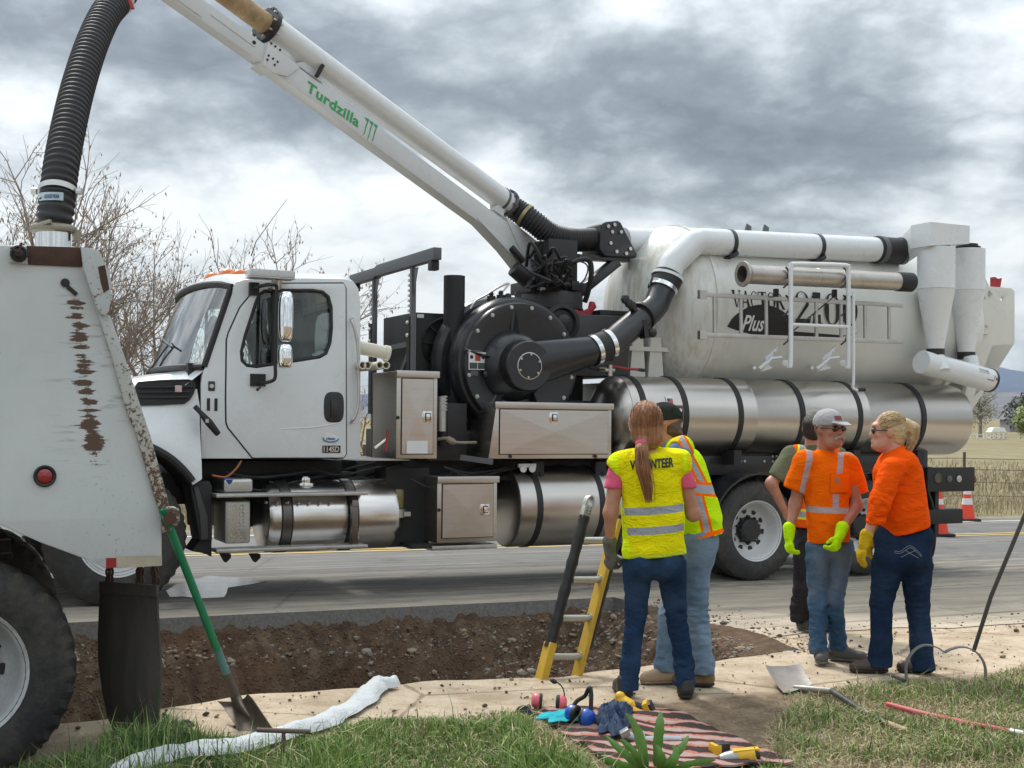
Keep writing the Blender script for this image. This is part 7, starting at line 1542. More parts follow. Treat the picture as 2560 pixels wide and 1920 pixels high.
P = [cap(hd+f4n*.112-u4*.044, hd+f4n*.094-u4*.062+r4*.034, .011, .009), cap(hd+f4n*.112-u4*.044, hd+f4n*.094-u4*.062-r4*.034, .011, .009), cap(hd+f4n*.094-u4*.060+r4*.034, hd+f4n*.086-u4*.090+r4*.034, .009, .008), cap(hd+f4n*.094-u4*.060-r4*.034, hd+f4n*.086-u4*.090-r4*.034, .009, .008)]
implicit('moustache', P, GRH, m4, .004, .008)
P = [cap(hd-r4*.074-f4n*.02+u4*.02, hd-f4n*.085-u4*.0, .020, .026), cap(hd+r4*.074-f4n*.02+u4*.02, hd-f4n*.085-u4*.0, .020, .026), cap(hd-f4n*.085, hd-f4n*.075-u4*.05, .03, .022)]
implicit('hair', P, hairmat('grey_hair', (.20,.16,.13), (.09,.07,.055)), m4, .006, .015)
LIMEG = striped('lime_work_glove', (.55,.95,.01), [], var=.15, vs=24, bump=.3); BLKG = M('black_glove_palm', (.012,.012,.012), .7)
glove(m4, J(1973,1338,-.02), (-.05,-.25,-1), (.75,.25,0), LIMEG, s=.90, curl=.75, thumbdir=-1); glove(m4, J(2100,1336,-.205), (-.42,-.30,-1), (-.55,.6,.3), LIMEG, s=.90, curl=.80, thumbdir=-1)

# --- man behind him (olive shirt, orange vest)
g = onground(2010, 1576); Yh = g.y; J = mk(Yh)
m3_ = thing('person', 'man in olive shirt, orange vest and dark trousers, mostly hidden behind the capped man', 'person', g)
f3 = (.5, 1, 0); hd = J(2036,1072,.0)
jt = dict(neck=J(2030,1120), chest=J(2032,1185), pelvis=J(2042,1350), sl=J(1980,1142), sr=J(2090,1142,.05), el=J(1928,1208,-.08), wl=J(1968,1290,-.04), er=J(2110,1250,.05), wr=J(2100,1320,.1), hl=J(2018,1360), hr=J(2062,1360,.05), kl=J(2008,1470,-.02), kr=J(2052,1470,.05), al=J(2000,1548,.02), ar=J(2046,1560,.06))
person_body(m3_, SK1, jt, f3, hd, 1.02)
P = [cap(J(2024,1345), J(2062,1345,.04), .125), cap(J(2016,1370), J(2012,1465,-.02), .105, .085), cap(J(2012,1465,-.02), J(1998,1540,.02), .085, .078), cap(J(2064,1370,.05), J(2050,1465,.05), .105, .085), cap(J(2050,1465,.05), J(2044,1555,.06), .085, .078)]
implicit('trousers', P, DARKPANTS, m3_, .0105, .025, cuts=[(J(0,1300), (0,0,1)), (J(0,1556), (0,0,-1))], wr=addf(folds(.007, 14, 9, 38), near(folds(.012, 14, 9, 80), J(2002,1520), .2)))
p = J(1998,1574,.1); p.z = ground_z(p.x, p.y)+.002; shoe(m3_, p+Vector((0,-.06,.13)), p, p+Vector((.07,-.25,0)), M('black_boot', (.03,.028,.026), .6, dust=.4), M('grey_sole', (.15,.145,.135), .8)); p = J(2046,1572,.14); p.z = ground_z(p.x, p.y)+.002; shoe(m3_, p+Vector((0,-.06,.13)), p, p+Vector((.07,-.25,0)), MATS['black_boot'], SOLE)
OLV = cloth('olive_cotton', (.15,.155,.095), .2, 10)
P = [cap(J(2032,1185), J(2042,1330), .160, .165, ((0,1,0), 1.2)), cap(jt['sl'], jt['sr'], .080), cap(jt['sl'], J(1946,1192,-.05), .086, .084), cap(jt['sr'], J(2106,1210,.05), .08, .078), ('k', cap(J(2030,1118), J(2032,1165), .07, .11), .03)]
implicit('shirt', P, OLV, m3_, .0105, .025, cuts=[(J(2030,1112), (0,0,1)), (J(0,1340), (0,0,-1)), (J(1941,1198), (-.55,0,-.85))], wr=folds(.005, 14, 10, 30))
VEST3 = striped('orange_mesh_vest', HVO, [(J(2000,1125), (1,0,-.35), .034, (.80,.78,.03), []), (J(2000,1125), (1,0,-.35), .018, SILV, []), (J(2020,1283), (0,0,1), .040, (.80,.78,.03), []), (J(2020,1283), (0,0,1), .022, SILV, [])], var=.12, vs=12, fold=.6)
P = [cap(J(2034,1190), J(2044,1330), .172, .180, ((0,1,0), 1.15)), ('k', cap(J(1992,1137), J(2084,1137,.05), .082), .03)]
implicit('vest', P, VEST3, m3_, .0105, .03, cuts=[(J(2032,1114), (.1,0,1)), (J(0,1318), (0,0,-1))], sub=[cap(J(1948,1230), J(1966,1150), .072, .060)], wr=folds(.005, 9, 8, 16))
r3, f3n, u3 = frame(f3); m_3 = rotm(r3, f3n, u3); P = [ell(hd+u3*.028-f3n*.015, (.088,.108,.105), m_3), ('k', ell(hd-f3n*.06-u3*.03, (.07,.05,.06), m_3), .03)]
implicit('hair', P, hairmat('dark_hair', (.045,.035,.028), (.018,.014,.012)), m3_, .008, .02, wr=folds(.003, 90, 80, 40))
mb = MB(); mb.tube([hd-r3*.082+f3n*.08+u3*.01, hd-r3*.088-f3n*.01+u3*.01], .005, 6); mb.build('sunglass_frame', BLACK, m3_, True)

# --- blonde woman in the orange top, seen from behind at three-quarters
g = onground(2240, 1680); Yb = g.y; J = mk(Yb)
w5 = thing('person', 'blonde woman with short ponytail, sunglasses, plain orange long-sleeved top and yellow gloves', 'person', g)
f5 = (-1, .22, 0); hd = J(2220,1080,.03)
jt = dict(neck=J(2238,1130,.02), chest=J(2248,1200,.02), pelvis=J(2265,1370,.03), sl=J(2222,1165,.17), sr=J(2232,1168,-.14), el=J(2215,1260,.2), wl=J(2180,1330,.2), er=J(2200,1262,-.17), wr=J(2163,1348,-.16), hl=J(2225,1395,.06), hr=J(2290,1395,.02), kl=J(2206,1510,.0), kr=J(2294,1515,.03), al=J(2206,1645,-.02), ar=J(2305,1650,.0))
person_body(w5, SK2, jt, f5, hd, 1.0, flat=(.9,.4,0))
w5_ = addf(folds(.004, 10, 9, 34, .2), near(folds(.009, 16, 10, 85, .4), J(2205,1500), .18), near(folds(.008, 16, 10, 85, 2.4), J(2292,1505), .18), near(folds(.007, 16, 10, 60, 2.4), J(2250,1440), .12))
P = [cap(J(2232,1350,.04), J(2286,1345,.02), .120), ('k', ell(J(2280,1392,-.01), (.122,.13,.115)), .035), ('k', ell(J(2228,1398,.02), (.108,.115,.11)), .035), cap(J(2220,1415,.05), J(2204,1505), .108, .070), cap(J(2204,1505), J(2203,1600,-.02), .070, .066), cap(J(2203,1600,-.02), J(2197,1690,-.02), .066, .094), cap(J(2290,1415,.02), J(2294,1510,.03), .108, .074), cap(J(2294,1510,.03), J(2303,1605), .074, .068), cap(J(2303,1605), J(2307,1700), .068, .086)]
jn = implicit('jeans', P, DENIM4, w5, .0092, .025, cuts=[(J(0,1298), (.0,0,1))], wr=w5_, extra=cuffs(J(0,1664).z, J(0,1675).z, J(2253,0).x))
BRW = M('brown_leather_shoe', (.055,.030,.022), .45, var=.3, vs=12)
p = J(2222,1676,-.02); p.z = ground_z(p.x, p.y)+.002; shoe(w5, p+Vector((-.04,0,.10)), p, p+Vector((-.255,.0,0)), BRW, SOLE, hightop=False); p = J(2335,1682,.0); p.z = ground_z(p.x, p.y)+.002; shoe(w5, p+Vector((-.04,0,.10)), p, p+Vector((-.235,.03,0)), BRW, SOLE, hightop=False)
# stitched pocket pattern
bvj = BVHTree.FromPolygons([v.co.copy() for v in jn.data.vertices], [tuple(p.vertices) for p in jn.data.polygons]); STI = M('pale_stitching', (.22,.25,.31), .8)
for pth in ([(2226,1374),(2240,1375),(2250,1367),(2262,1360),(2274,1368),(2288,1383)], [(2226,1379),(2241,1379),(2252,1371),(2262,1365),(2273,1372),(2287,1387)], [(2240,1389),(2262,1376),(2272,1371)], [(2252,1372),(2266,1382),(2280,1389)]):
    mb = MB(); mb.tube(smoothpath([onsurf(bvj, J(x, y), .002) for x, y in pth], 4), .0020, 5); mb.build('pocket_stitching', STI, jn, True)
TOP = cloth('orange_knit', ORG2, .10, 6, fold=.9)
P = [cap(J(2240,1190,.02), J(2252,1280,.02), .150, .155, ((.9,.4,0), 1.05)), cap(J(2256,1195,.0), J(2266,1290,.02), .134, .136), cap(J(2264,1290,.02), J(2270,1355,.03), .138, .158), ('k', cap(J(2226,1160,.14), J(2262,1160,-.06), .088), .03), ('k', cap(J(2240,1128,.02), J(2250,1175,.02), .066, .12), .04), cap(J(2232,1172,-.13), J(2200,1255,-.165), .080, .068), cap(J(2200,1255,-.165), J(2188,1306,-.165), .068, .060), cap(J(2222,1168,.17), J(2215,1258,.2), .074, .064), cap(J(2215,1258,.2), J(2196,1300,.2), .064, .056)]
tp = implicit('top', P, TOP, w5, .0092, .028, cuts=[(J(2238,1119), (-.45,0,1)), (J(2184,1307,-.165), (-.25,0,-1)) if False else (J(0,1400), (0,0,-1))], wr=addf(folds(.004, 8, 8, 18, .5, 2), near(folds(.014, 24, 10, 95, .7), J(2196,1275,-.17), .13), near(folds(.010, 22, 10, 60, 1.7), J(2225,1205,-.13), .13), near(folds(.010, 22, 10, 60, 2.7), J(2290,1320,-.1), .18)),
    extra=lambda D_, X, Y, Z: np.maximum(D_, np.where(X < J(2204,0).x, J(0,1306).z-Z, (J(2205,1346).z+(X-J(2205,0).x)*.26)-Z)))
decal_on(tp, 'XL', J(2257,1126), J(2264,1126), .016, DECALBLACK, 'collar_print', tp, off=.005)
BLH = hairmat('blonde_hair', (.72,.55,.31), (.38,.27,.14), sc=(7,75,75)); r5, f5n, u5 = frame(f5); m_5 = rotm(r5, f5n, u5)
P = [ell(hd+u5*.030-f5n*.022, (.086,.098,.100), m_5), ('k', ell(hd-f5n*.055-u5*.035, (.066,.052,.062), m_5), .03), ('k', cap(hd-f5n*.085+u5*.045, hd-f5n*.115+u5*.058, .028, .024), .02), ('k', cap(hd-f5n*.112+u5*.058, hd-f5n*.150+u5*.030, .028, .036), .015), cap(hd-f5n*.150+u5*.030, hd-f5n*.150-u5*.045, .034, .024), cap(hd-f5n*.150-u5*.045, hd-f5n*.128-u5*.105, .024, .007), ('k', cap(hd-f5n*.07-u5*.05, hd-f5n*.085-u5*.12, .03, .008), .02)]
hb = implicit('hair', P, BLH, w5, .0065, .018, wr=folds(.0030, 90, 120, 60, .3, 9)); mb = MB(); band(mb, hd-f5n*.108+u5*.060, f5n+u5*-.4, .030, .016, 18); mb.build('hair_tie', RED, hb, True)
_rg = random.Random(6); strands(hb, hd+u5*.030-f5n*.022, (.088,.100,.102), m_5, [(_rg.gauss(0,.8), _rg.uniform(.25,.75), _rg.uniform(-.1,1)) for _ in range(260)], hd-f5n*.10+u5*.058, [hd-f5n*.108+u5*.060, hd-f5n*.135+u5*.055, hd-f5n*.158+u5*.02, hd-f5n*.155-u5*.045, hd-f5n*.128-u5*.112], BLH, 7, .034)
sunglasses(w5, hd, r5, f5n, u5, BLACK)
YGL = cloth('yellow_leather_glove', (.62,.40,.02), .25, 16); glove(w5, J(2161,1356,-.16), (-.32,-.1,-1), (.9,.3,0), YGL, s=.90, curl=.45, thumbdir=-1); glove(w5, J(2178,1338,.2), (-.3,0,-1), (.9,.3,0), YGL, s=1.0, curl=.6)
# ------------------------------------------------------------------ loose things on the truck
for i, (x0, y0, x1, y1, v, r, lb) in enumerate([(1855,685,2281,706,-.16,.096,'aluminium suction tube with black end, upper of the truck side rack')]):
    a = T(x0, y0, v); b = T(x1, y1, v); d = b-a; t = thing('suction_tube', lb, 'pipe'); t.matrix_basis = TM
    mb = MB(); L_ = d.length; mb.lathe(a, d, [(r-.012,.3),(r-.012,.0),(r+.030,0),(r+.034,.02),(r+.012,.05),(r,.07),(r,L_*.42),(r+.002,L_*.421),(r+.002,L_*.427),(r,L_*.428),(r,L_-.2)], 36, cap=False); mb.build('tube', M('scuffed_aluminium', (.50,.47,.43), .42, 1.0, var=.22, vs=5, dust=.25, dustcol=(.26,.20,.14), rvar=.2), t, smooth=30)
    mb = MB(); mb.lathe(a+d.normalized()*(L_-.22), d, [(r+.002,0),(r+.008,.01),(r+.008,.20),(r-.01,.22),(0,.225)], 32); mb.build('rubber_end', RUBBER, t)
    mb = MB(); mb.lathe(a+d.normalized()*.28, d, [(r-.02,0),(0,.01)], 24, cap=False); mb.build('tube_plug', BLACKM, t)
lad = thing('aluminium_ladder', 'bare aluminium ladder lying along the side of the cream tank', 'ladder'); lad.matrix_basis = TM
for nm, y0, y1 in (('rail', 736, 764), ('rail', 837, 855)):
    mb = MB(); mb.beam(T(1751, y0, .06), T(2256, y1, .06), .03, .045); mb.build(nm, ALUD, lad, bevel=.004); mb = MB(); mb.beam(T(1747, y0, .05), T(1765, y0+1, .05), .05, .085); mb.build('rail_end', ALUD, lad)
for x in (1786, 1852, 1915, 1978, 2040, 2102, 2162, 2222): f_ = (x-1751)/505; mb = MB(); mb.tube([T(x, 736+28*f_, .06), T(x+1, 837+18*f_, .06)], .020, 10); mb.build('rung', ALUD, lad)
PVC = M('white_pvc', (.66,.62,.52), .4, var=.15, vs=10, dust=.3)
for i, (x, lb) in enumerate([(907,'leftmost short white pipe on the front tool box'),(920,'second short white pipe from the cab on the tool box'),(950,'third short white pipe from the cab on the tool box'),(966,'rightmost short white pipe on the front tool box')]):
    c = T(x, 913, .02); mb = MB(); mb.lathe(c, (0,1,0), [(.026,.25),(.026,0),(.0345,0),(.0345,1.6)], 20, cap=False); o = mb.build('pipe', PVC, None); o.matrix_basis = TM; tag(o, lb, 'pipe', 'white pipes on the tool box')
c = T(903, 872, .35); d = T(972, 886, .35); mb = MB(); mb.lathe(c-Vector((.2,0,-.04)), d-c+Vector((.0,0,-.0)), [(.0,0),(.062,0),(.062,.42),(.07,.425),(.07,.47),(.055,.47),(.055,.40)], 22, cap=False); o = mb.build('pipe', PVC); o.matrix_basis = TM; tag(o, 'thick white pipe lying above the small pipes behind the cab', 'pipe')
# ------------------------------------------------------------------ ladder in the trench
YELR = M('yellow_fibreglass', (.58,.36,.03), .5, var=.25, vs=9, dust=.25); BLKR = M('black_ladder_wrap', (.014,.014,.015), .5, var=.4, vs=10, bump=.5, bs=24, bd=.01, stretch=(1,1,.3)); RUNG = M('worn_rung', (.52,.51,.46), .45, .7, var=.2, dust=.15)
gl = onground(1360, 1690); el_ = thing('extension_ladder', 'yellow ladder with black-wrapped upper rails standing in the trench', 'ladder', (gl.x, gl.y, -.6))
YL0, YL1 = 8.35, 7.9
def LP(x, y, dy=0): k = (1690-y)/(1690-1270); return at(x, y, YL1+(-.15)+dy+k*.22)
Lt = LP(1462,1290); Lm = LP(1376,1610); Lb = LP(1356,1690); Rt = LP(1545,1290,.12); Rm = LP(1460,1610,.12); Rb = LP(1442,1690,.12)
dL = (Lb-Lt).normalized(); Lend = Lb+dL*.42; Rend = Rb+dL*.42; across = (Rm-Lm).normalized()
def rail(p, q, w, d, mat, nm, par=None): mb = MB(); mb.beam(p, q, w, d, up=tuple(across.cross(dL))); return mb.build(nm, mat, par or el_, True, bevel=.006)
rail(Lm-dL*.01, Lend, .050, .080, YELR, 'rail'); rail(Rt+dL*.02, Rend, .030, .085, YELR, 'rail')
def wrap(p, q, r, sy): # lumpy taped sleeve
    P = [p.lerp(q, s) for s in lin(0, 1, 26)]; return MB().tube(P, [r*(1+.07*math.sin(i*2.3+sy)+.04*math.sin(i*5.1)) for i in range(26)], 12)
wrap(Lt, Lm+dL*.02, .034, 0).build('rail_wrap', BLKR, el_, True); wrap(Rt+across*.032, Rm+across*.032, .032, 1).build('rail_wrap', BLKR, el_, True)
for (y, xa, xb) in ((1352,1447,1530),(1452,1425,1518),(1548,1398,1495),(1643,1372,1465)):
    k = (y-1290)/400; a = Lt.lerp(Lb, (y-1290)/400)+across*.03; b = Rt.lerp(Rb, (y-1290)/400)+across*.0; mb = MB(); mb.tube([a, b], .021, 12); rg_ = mb.build('rung', RUNG, el_, True); mb = MB(); mb.tube([b-across*.02, b+across*.016], .030, 12); mb.build('rung_collar', ALUD, rg_, True)
mb = MB(); mb.tube([Lb.lerp(Lend, .5)+across*.03, Rb.lerp(Rend, .5)], .021, 12); mb.build('rung', RUNG, el_, True)
# rail end fitting with the loop on top
up_ = across.cross(dL); mb = MB(); mb.beam(Lt+dL*.02, Lt-dL*.075, .058, .045, up=tuple(up_)); fit = mb.build('rail_fitting', M('cast_aluminium', (.55,.54,.50), .45, .8, var=.15, dust=.1), el_, True, bevel=.008)
mb = MB(); c = Lt-dL*.085; P = [c+(-dL)*.045*math.sin(t)+across*.026*math.cos(t) for t in lin(-.5, PI+.5, 20)]
for p, q in zip(P[:-1], P[1:]): mb.beam(p, q, .010, .045, up=tuple(up_))
mb.build('rail_loop', MATS['cast_aluminium'], fit, True)
mb = MB()
for a_ in (.015, .035, .055):
    for b_ in (-.014, .014): q = Lt-dL*a_+across*b_-up_*.027; mb.cyl(q, q-up_*.004, .006, n=8)
mb.build('rivet', ALU, fit, True)
# ------------------------------------------------------------------ shovel with green handle leaning on the dump truck
hb_ = at(427,1326,6.05); hm = at(557,1640,6.42); hs = at(590,1745,6.50); tip = onground(640, 1836)
sh = thing('round_shovel', 'round-point shovel with green handle leaning against the dump truck', 'shovel', (tip.x, tip.y, tip.z))
GRN = M('green_handle_paint', (.015,.20,.085), .38, var=.15, vs=12, dust=.1); GRN2 = M('teal_worn_handle', (.09,.20,.20), .5, var=.3, vs=14, dust=.3); SHST = M('muddy_steel', (.12,.098,.075), .55, .5, var=.3, vs=9, dust=.5, dustcol=(.16,.125,.09), bump=.15)
d = (hs-hb_).normalized(); k1 = hb_.lerp(hs, .70)
mb = MB(); mb.tube([hb_-d*.12, k1], .0195, 16); mb.build('handle', GRN, sh, True); mb = MB(); mb.tube([k1, hb_.lerp(hs, .84)], [.0205,.021], 16); mb.build('grip_sleeve', GRN2, sh, True)
mb = MB(); mb.tube([hb_.lerp(hs, .84), hs, hs+d*.03], [.022,.026,.03], 16); mb.build('socket', SHST, sh, True)
# blade: dished sheet
tl = at(551,1757,6.52); tr = at(627,1738,6.40); bl_ = at(604,1838,6.28); br_ = at(683,1822,6.20); mid = at(590,1748,6.50)
rows = []
n_ = (tr-tl).cross(bl_-tl).normalized()
if n_.y > 0: n_ = -n_
for s in lin(0, 1, 11):
    a = tl.lerp(bl_, s); b = tr.lerp(br_, s); row = []
    for k in lin(0, 1, 13):
        w = 1-.0*s; p = a.lerp(b, .5+(k-.5)*w); dish = (1-(2*k-1)**2)*.035*(1-.3*s); lip = .018*max(0, 1-s*9)*abs(2*k-1)**.5; cr = .016*math.exp(-((k-.5)/.10)**2)*max(0, 1-s*1.3)
        row.append(p-n_*(dish)+n_*cr+n_*lip*1.2)
    rows.append(row)
mb = MB(); mb.grid(rows); mb.build('blade', SHST, sh, True, thick=.004, smooth=60)
mb = MB(); mb.tube([hs, hs.lerp(rows[4][6], .5)+n_*.012, rows[5][6]], [.028,.022,.008], 12); mb.build('blade_rib', SHST, sh, True)
# ------------------------------------------------------------------ probe bar
RSTB = M('rusty_bar', (.13,.085,.07), .7, var=.35, vs=16, bump=.2); pb = onground(712, 1925)
pr_ = thing('probe_bar', 'rusty T-handled probe bar stuck in the grass', 'tool', pb); Yp_ = pb.y
mb = MB(); mb.tube([at(709,1832,Yp_), at(706,1900,Yp_), at(705,1960,Yp_)], .0085, 12); mb.build('shaft', RSTB, pr_, True); mb = MB(); mb.tube([at(642,1825,Yp_), at(776,1829,Yp_)], .0105, 14); mb.build('handle', RSTB, pr_, True)
# ------------------------------------------------------------------ white lay-flat hose
LAY = cloth('white_layflat', (.66,.69,.70), .10, 8, rough=.6, fold=.8)
cen = [(985,1716,9),(965,1722,13),(944,1722,15),(925,1738,18),(905,1758,20),(880,1774,20),(850,1790,19),(826,1806,18),(800,1820,18),(770,1828,18),(730,1838,18),(680,1853,19),(640,1866,20),(590,1880,20),(540,1885,18),(480,1888,17),(420,1898,20),(370,1912,24),(320,1932,28),(270,1955,30)]
rows = []
C3 = [onground(x, y) for x, y, w in cen]; C3 = smoothpath(C3, 4); Wd = [w for _, _, w in cen]
for i, p in enumerate(C3):
    q = C3[min(i+1, len(C3)-1)]-C3[max(i-1, 0)]; q.z = 0; q.normalize(); s = Vector((-q.y, q.x, 0)); w = .075+.006*math.sin(i*.9)
    if i < 10: w = .045+.003*i
    hgt = .034+.008*noise.noise(Vector((i*.35, 1, 2)))+(.025 if i < 16 else 0); row = []
    if i > 24: hgt += .02
    for k in lin(-1, 1, 11): row.append(p+s*w*k+Vector((0,0,.014+hgt*max(0, 1-abs(k)**2.4)*(.88+.24*noise.noise(Vector((i*.35, k*1.6, 7)))))))
    rows.append(row)
mb = MB(); mb.grid(rows); o = mb.build('layflat_hose', LAY, smooth=70); tag(o, 'flat white hose running from the trench through the grass', 'hose')
# ------------------------------------------------------------------ square shovel lying at the right
fs_ = thing('square_shovel', 'dirty square-mouth shovel with dark handle lying on the grass', 'shovel', onground(2020, 1735))
def ghi(x, y, h): p = onground(x, y); return p+Vector((0,0,h))
A = at(1912,1668,7.72); B = at(2000,1664,7.92); C_ = at(2032,1716,7.52); Dd = at(1958,1738,7.38)
rows = []
for s in lin(0, 1, 9):
    a = A.lerp(Dd, s); b = B.lerp(C_, s); row = []
    for k in lin(0, 1, 11): row.append(a.lerp(b, k)+Vector((0,-.4,.6))*(.022*(abs(2*k-1)**4)*(1-.2*s))+Vector((0,.4,-.5))*.02*math.sin(PI*s)+Vector((0,-.3,.5))*.05*max(0, s-.82))
    rows.append(row)
GAL = M('muddy_galvanised', (.42,.42,.42), .42, .85, var=.25, vs=5, dust=.62, dustcol=(.26,.20,.13), bump=.08)
mb = MB(); mb.grid(rows); mb.build('blade', GAL, fs_, True, thick=.004, smooth=60)
h0 = at(2012,1722,7.45); h1 = ghi(2080,1752,.055); h2 = ghi(2155,1794,.035); h3 = ghi(2215,1822,.028); h4 = ghi(2268,1840,.024)
mb = MB(); mb.tube([h0+Vector((-.05,.05,.0)), h0, h1], [.012,.021,.019], 14); mb.build('socket', GAL, fs_, True)
mb = MB(); mb.tube([h1, h2, h3], .0175, 14); mb.build('handle', M('charcoal_handle', (.035,.036,.04), .45, var=.4, vs=9, dust=.35, dustcol=(.25,.22,.17)), fs_, True); mb = MB(); mb.tube([h3, h4], [.0185,.017], 14); mb.build('wooden_end', M('worn_wood', (.40,.30,.18), .7, var=.25, vs=14), fs_, True)
# red pole
rp_ = thing('red_pole', 'weathered red pole with silver ferrule lying in the grass', 'pole', onground(2380, 1810)); P = [ghi(2219,1775,.03), ghi(2300,1797,.03), ghi(2420,1824,.03), ghi(2524,1845,.032)]
mb = MB(); mb.tube(P, .0165, 14); mb.build('shaft', M('worn_red_paint', (.45,.045,.05), .5, var=.2, vs=5, dust=.45, dustcol=(.50,.30,.26)), rp_, True); mb = MB(); mb.tube([P[-1], ghi(2545,1849,.032), ghi(2600,1858,.032)], [.019,.019,.017], 14); mb.build('ferrule', ALUD, rp_, True)
# curved two-hoop tool with a long handle
ct = thing('hooped_rake', 'grey steel tool with two curved hoops and long slanting handle', 'tool', onground(2370, 1700)); Yc = onground(2300, 1712).y; GALV = M('weathered_galvanised', (.34,.35,.34), .5, .7, var=.2, dust=.2)
arc1 = [(2266,1706),(2265,1670),(2270,1648),(2285,1626),(2305,1614),(2325,1613),(2345,1620),(2361,1631)]; arc2 = [(2361,1631),(2380,1622),(2405,1617),(2430,1624),(2450,1640),(2462,1665),(2464,1690),(2462,1712)]
for arc in (arc1, arc2):
    mb = MB(); P = smoothpath([at(x, y, Yc+.02) for x, y in arc], 5)
    for p, q in zip(P[:-1], P[1:]): mb.beam(p, q+(q-p)*.15, .034, .008, up=(0,-.45,.9) if False else tuple((q-p).cross(Vector((0,1,0))).normalized()))
    mb.build('hoop', GALV, ct, True)
mb = MB(); mb.tube([at(2434,1628,Yc+.03), at(2478,1490,Yc-.10), at(2560,1292,Yc-.28), at(2600,1195,Yc-.37)], .0125, 12); mb.build('handle', M('dark_steel_tube', (.13,.135,.14), .4, .6, dust=.15), ct, True)
mb = MB(); mb.beam(at(2230,1689,Yc+.05), at(2262,1702,Yc), .035, .01); mb.beam(at(2226,1707,Yc-.02), at(2262,1705,Yc), .018, .01); mb.build('tine_plate', M('dark_steel_tube', (.13,.135,.14), .4, .6, dust=.15), ct, True)
# ------------------------------------------------------------------ rug and what lies on it
def mat_rug():
    m, nt, b = newmat('salmon_striped_rug'); t = NT(nt); v = t.coord('Object'); sp = t.n('ShaderNodeSeparateXYZ', {0: v}); n = t.noise(v, 5, 4, .6); n2 = t.noise(v, 60, 4, .6); n3 = t.noise(v, 180, 2, .5)
    w = t.math('ADD', t.math('ADD', t.math('MULTIPLY', sp.outputs[0], .35), sp.outputs[1]), t.math('ADD', t.math('MULTIPLY', n, .16), t.math('MULTIPLY', n2, .03)))
    s = t.math('SINE', t.math('MULTIPLY', w, 40.0)); s2 = t.math('SINE', t.math('MULTIPLY', w, 92.0))
    c = t.mix(t.ramp(s, -.15, .10), (.035,.030,.030), (.55,.20,.145)); c = t.mix(t.math('MULTIPLY', t.ramp(s, .55, .75), .8), c, (.42,.39,.38)); c = t.mix(t.math('MULTIPLY', n3, .5), c, (.10,.07,.06))
    t.put(b.inputs['Base Color'], c); b.inputs['Roughness'].default_value = .95; b.inputs['Specular IOR Level'].default_value = .1; t.put(b.inputs['Normal'], t.bump(n3, .6, .01)); return m
cor = [onground(1320,1777), onground(1665,1776), onground(1985,1914), onground(1560,1938)]
rows = []
for s in lin(0, 1, 26): rows.append([(lambda p: (p.x, p.y, ground_z(p.x, p.y)+.020+.022*noise.noise(p*6)+.008*noise.noise(p*18)))(cor[0].lerp(cor[1], k).lerp(cor[3].lerp(cor[2], k), s)) for k in lin(0, 1, 40)])
mb = MB(); mb.grid(rows); rug = mb.build('rug', mat_rug(), thick=.010, smooth=70); tag(rug, 'salmon and black striped rug spread on the ground', 'rug')
def rugz(p): return ground_z(p.x, p.y)+.035
def rg(x, y, h=0): p = onground(x, y); p.z = rugz(p)+h; return p
def muffs(nm, lb, col, c1, c2, band_pts, r, boom=None, hb=BLACKM, sc=(.55,1,1.15)):
    base = (c1+c2)/2; t = thing(nm, lb, 'ear muffs', (base.x, base.y, base.z-r)); ax = (c2-c1).normalized()
    cm = M('cup_'+col[0], col[1], .4, var=.12, vs=14, coat=.2)
    for s, c in ((-1, c1), (1, c2)):
        mb = MB(); mb.lathe(c-ax*s*.0, ax*s, [(r*.98,0),(r*1.0,r*.25),(r*.92,r*.6),(r*.7,r*.85),(r*.3,r*.97),(0,r)], 26); cu = mb.build('ear_cup', cm, t, True, smooth=60)
        mb = MB(); mb.lathe(c-ax*s*r*.42, ax*s, [(r*.35,.012),(r*.45,0),(r*.85,0),(r*.99,r*.15),(r*.99,r*.42)], 24); mb.build('ear_cushion', RUBBER, cu, True)
    mb = MB(); mb.tube(smoothpath(band_pts, 6), .011, 8); mb.build('headband', hb, t, True)
    if boom: mb = MB(); mb.tube(smoothpath(boom, 6), .0035, 6); bo = mb.build('boom_arm', BLACKM, t, True); mb = MB(); mb.ball(boom[-1], .016, 10, sc=(1.35,.8,.8), rot=Matrix.Rotation(.5, 3, 'Y')); mb.build('microphone', RUBBER, bo, True)
    return t
Y1 = onground(1370,1779).y
a = at(1347,1752,Y1+.0); b = at(1398,1757,Y1)
muffs('ear_muffs', 'pink ear muffs with boom microphone on the rug', ('pink', (.74,.14,.17)), a, b, [at(1322,1765,Y1+.02), at(1330,1780,Y1-.08), at(1365,1787,Y1-.12), at(1400,1782,Y1-.08), at(1415,1768,Y1)], .042, boom=[at(1412,1745,Y1), at(1408,1722,Y1), at(1396,1708,Y1), at(1384,1703,Y1)])
Y2 = onground(1450,1818).y; a = at(1440,1786,Y2); b = at(1462,1792,Y2-.03)
muffs('ear_muffs', 'blue ear muffs with black headband standing on the rug', ('blue', (.012,.09,.48)), at(1436,1784,Y2+.02), at(1464,1792,Y2-.02), [at(1430,1770,Y2+.02), at(1443,1752,Y2+.03), at(1462,1740,Y2+.02), at(1470,1724,Y2), at(1475,1720,Y2), at(1478,1735,Y2-.01), at(1477,1775,Y2-.03)], .046)
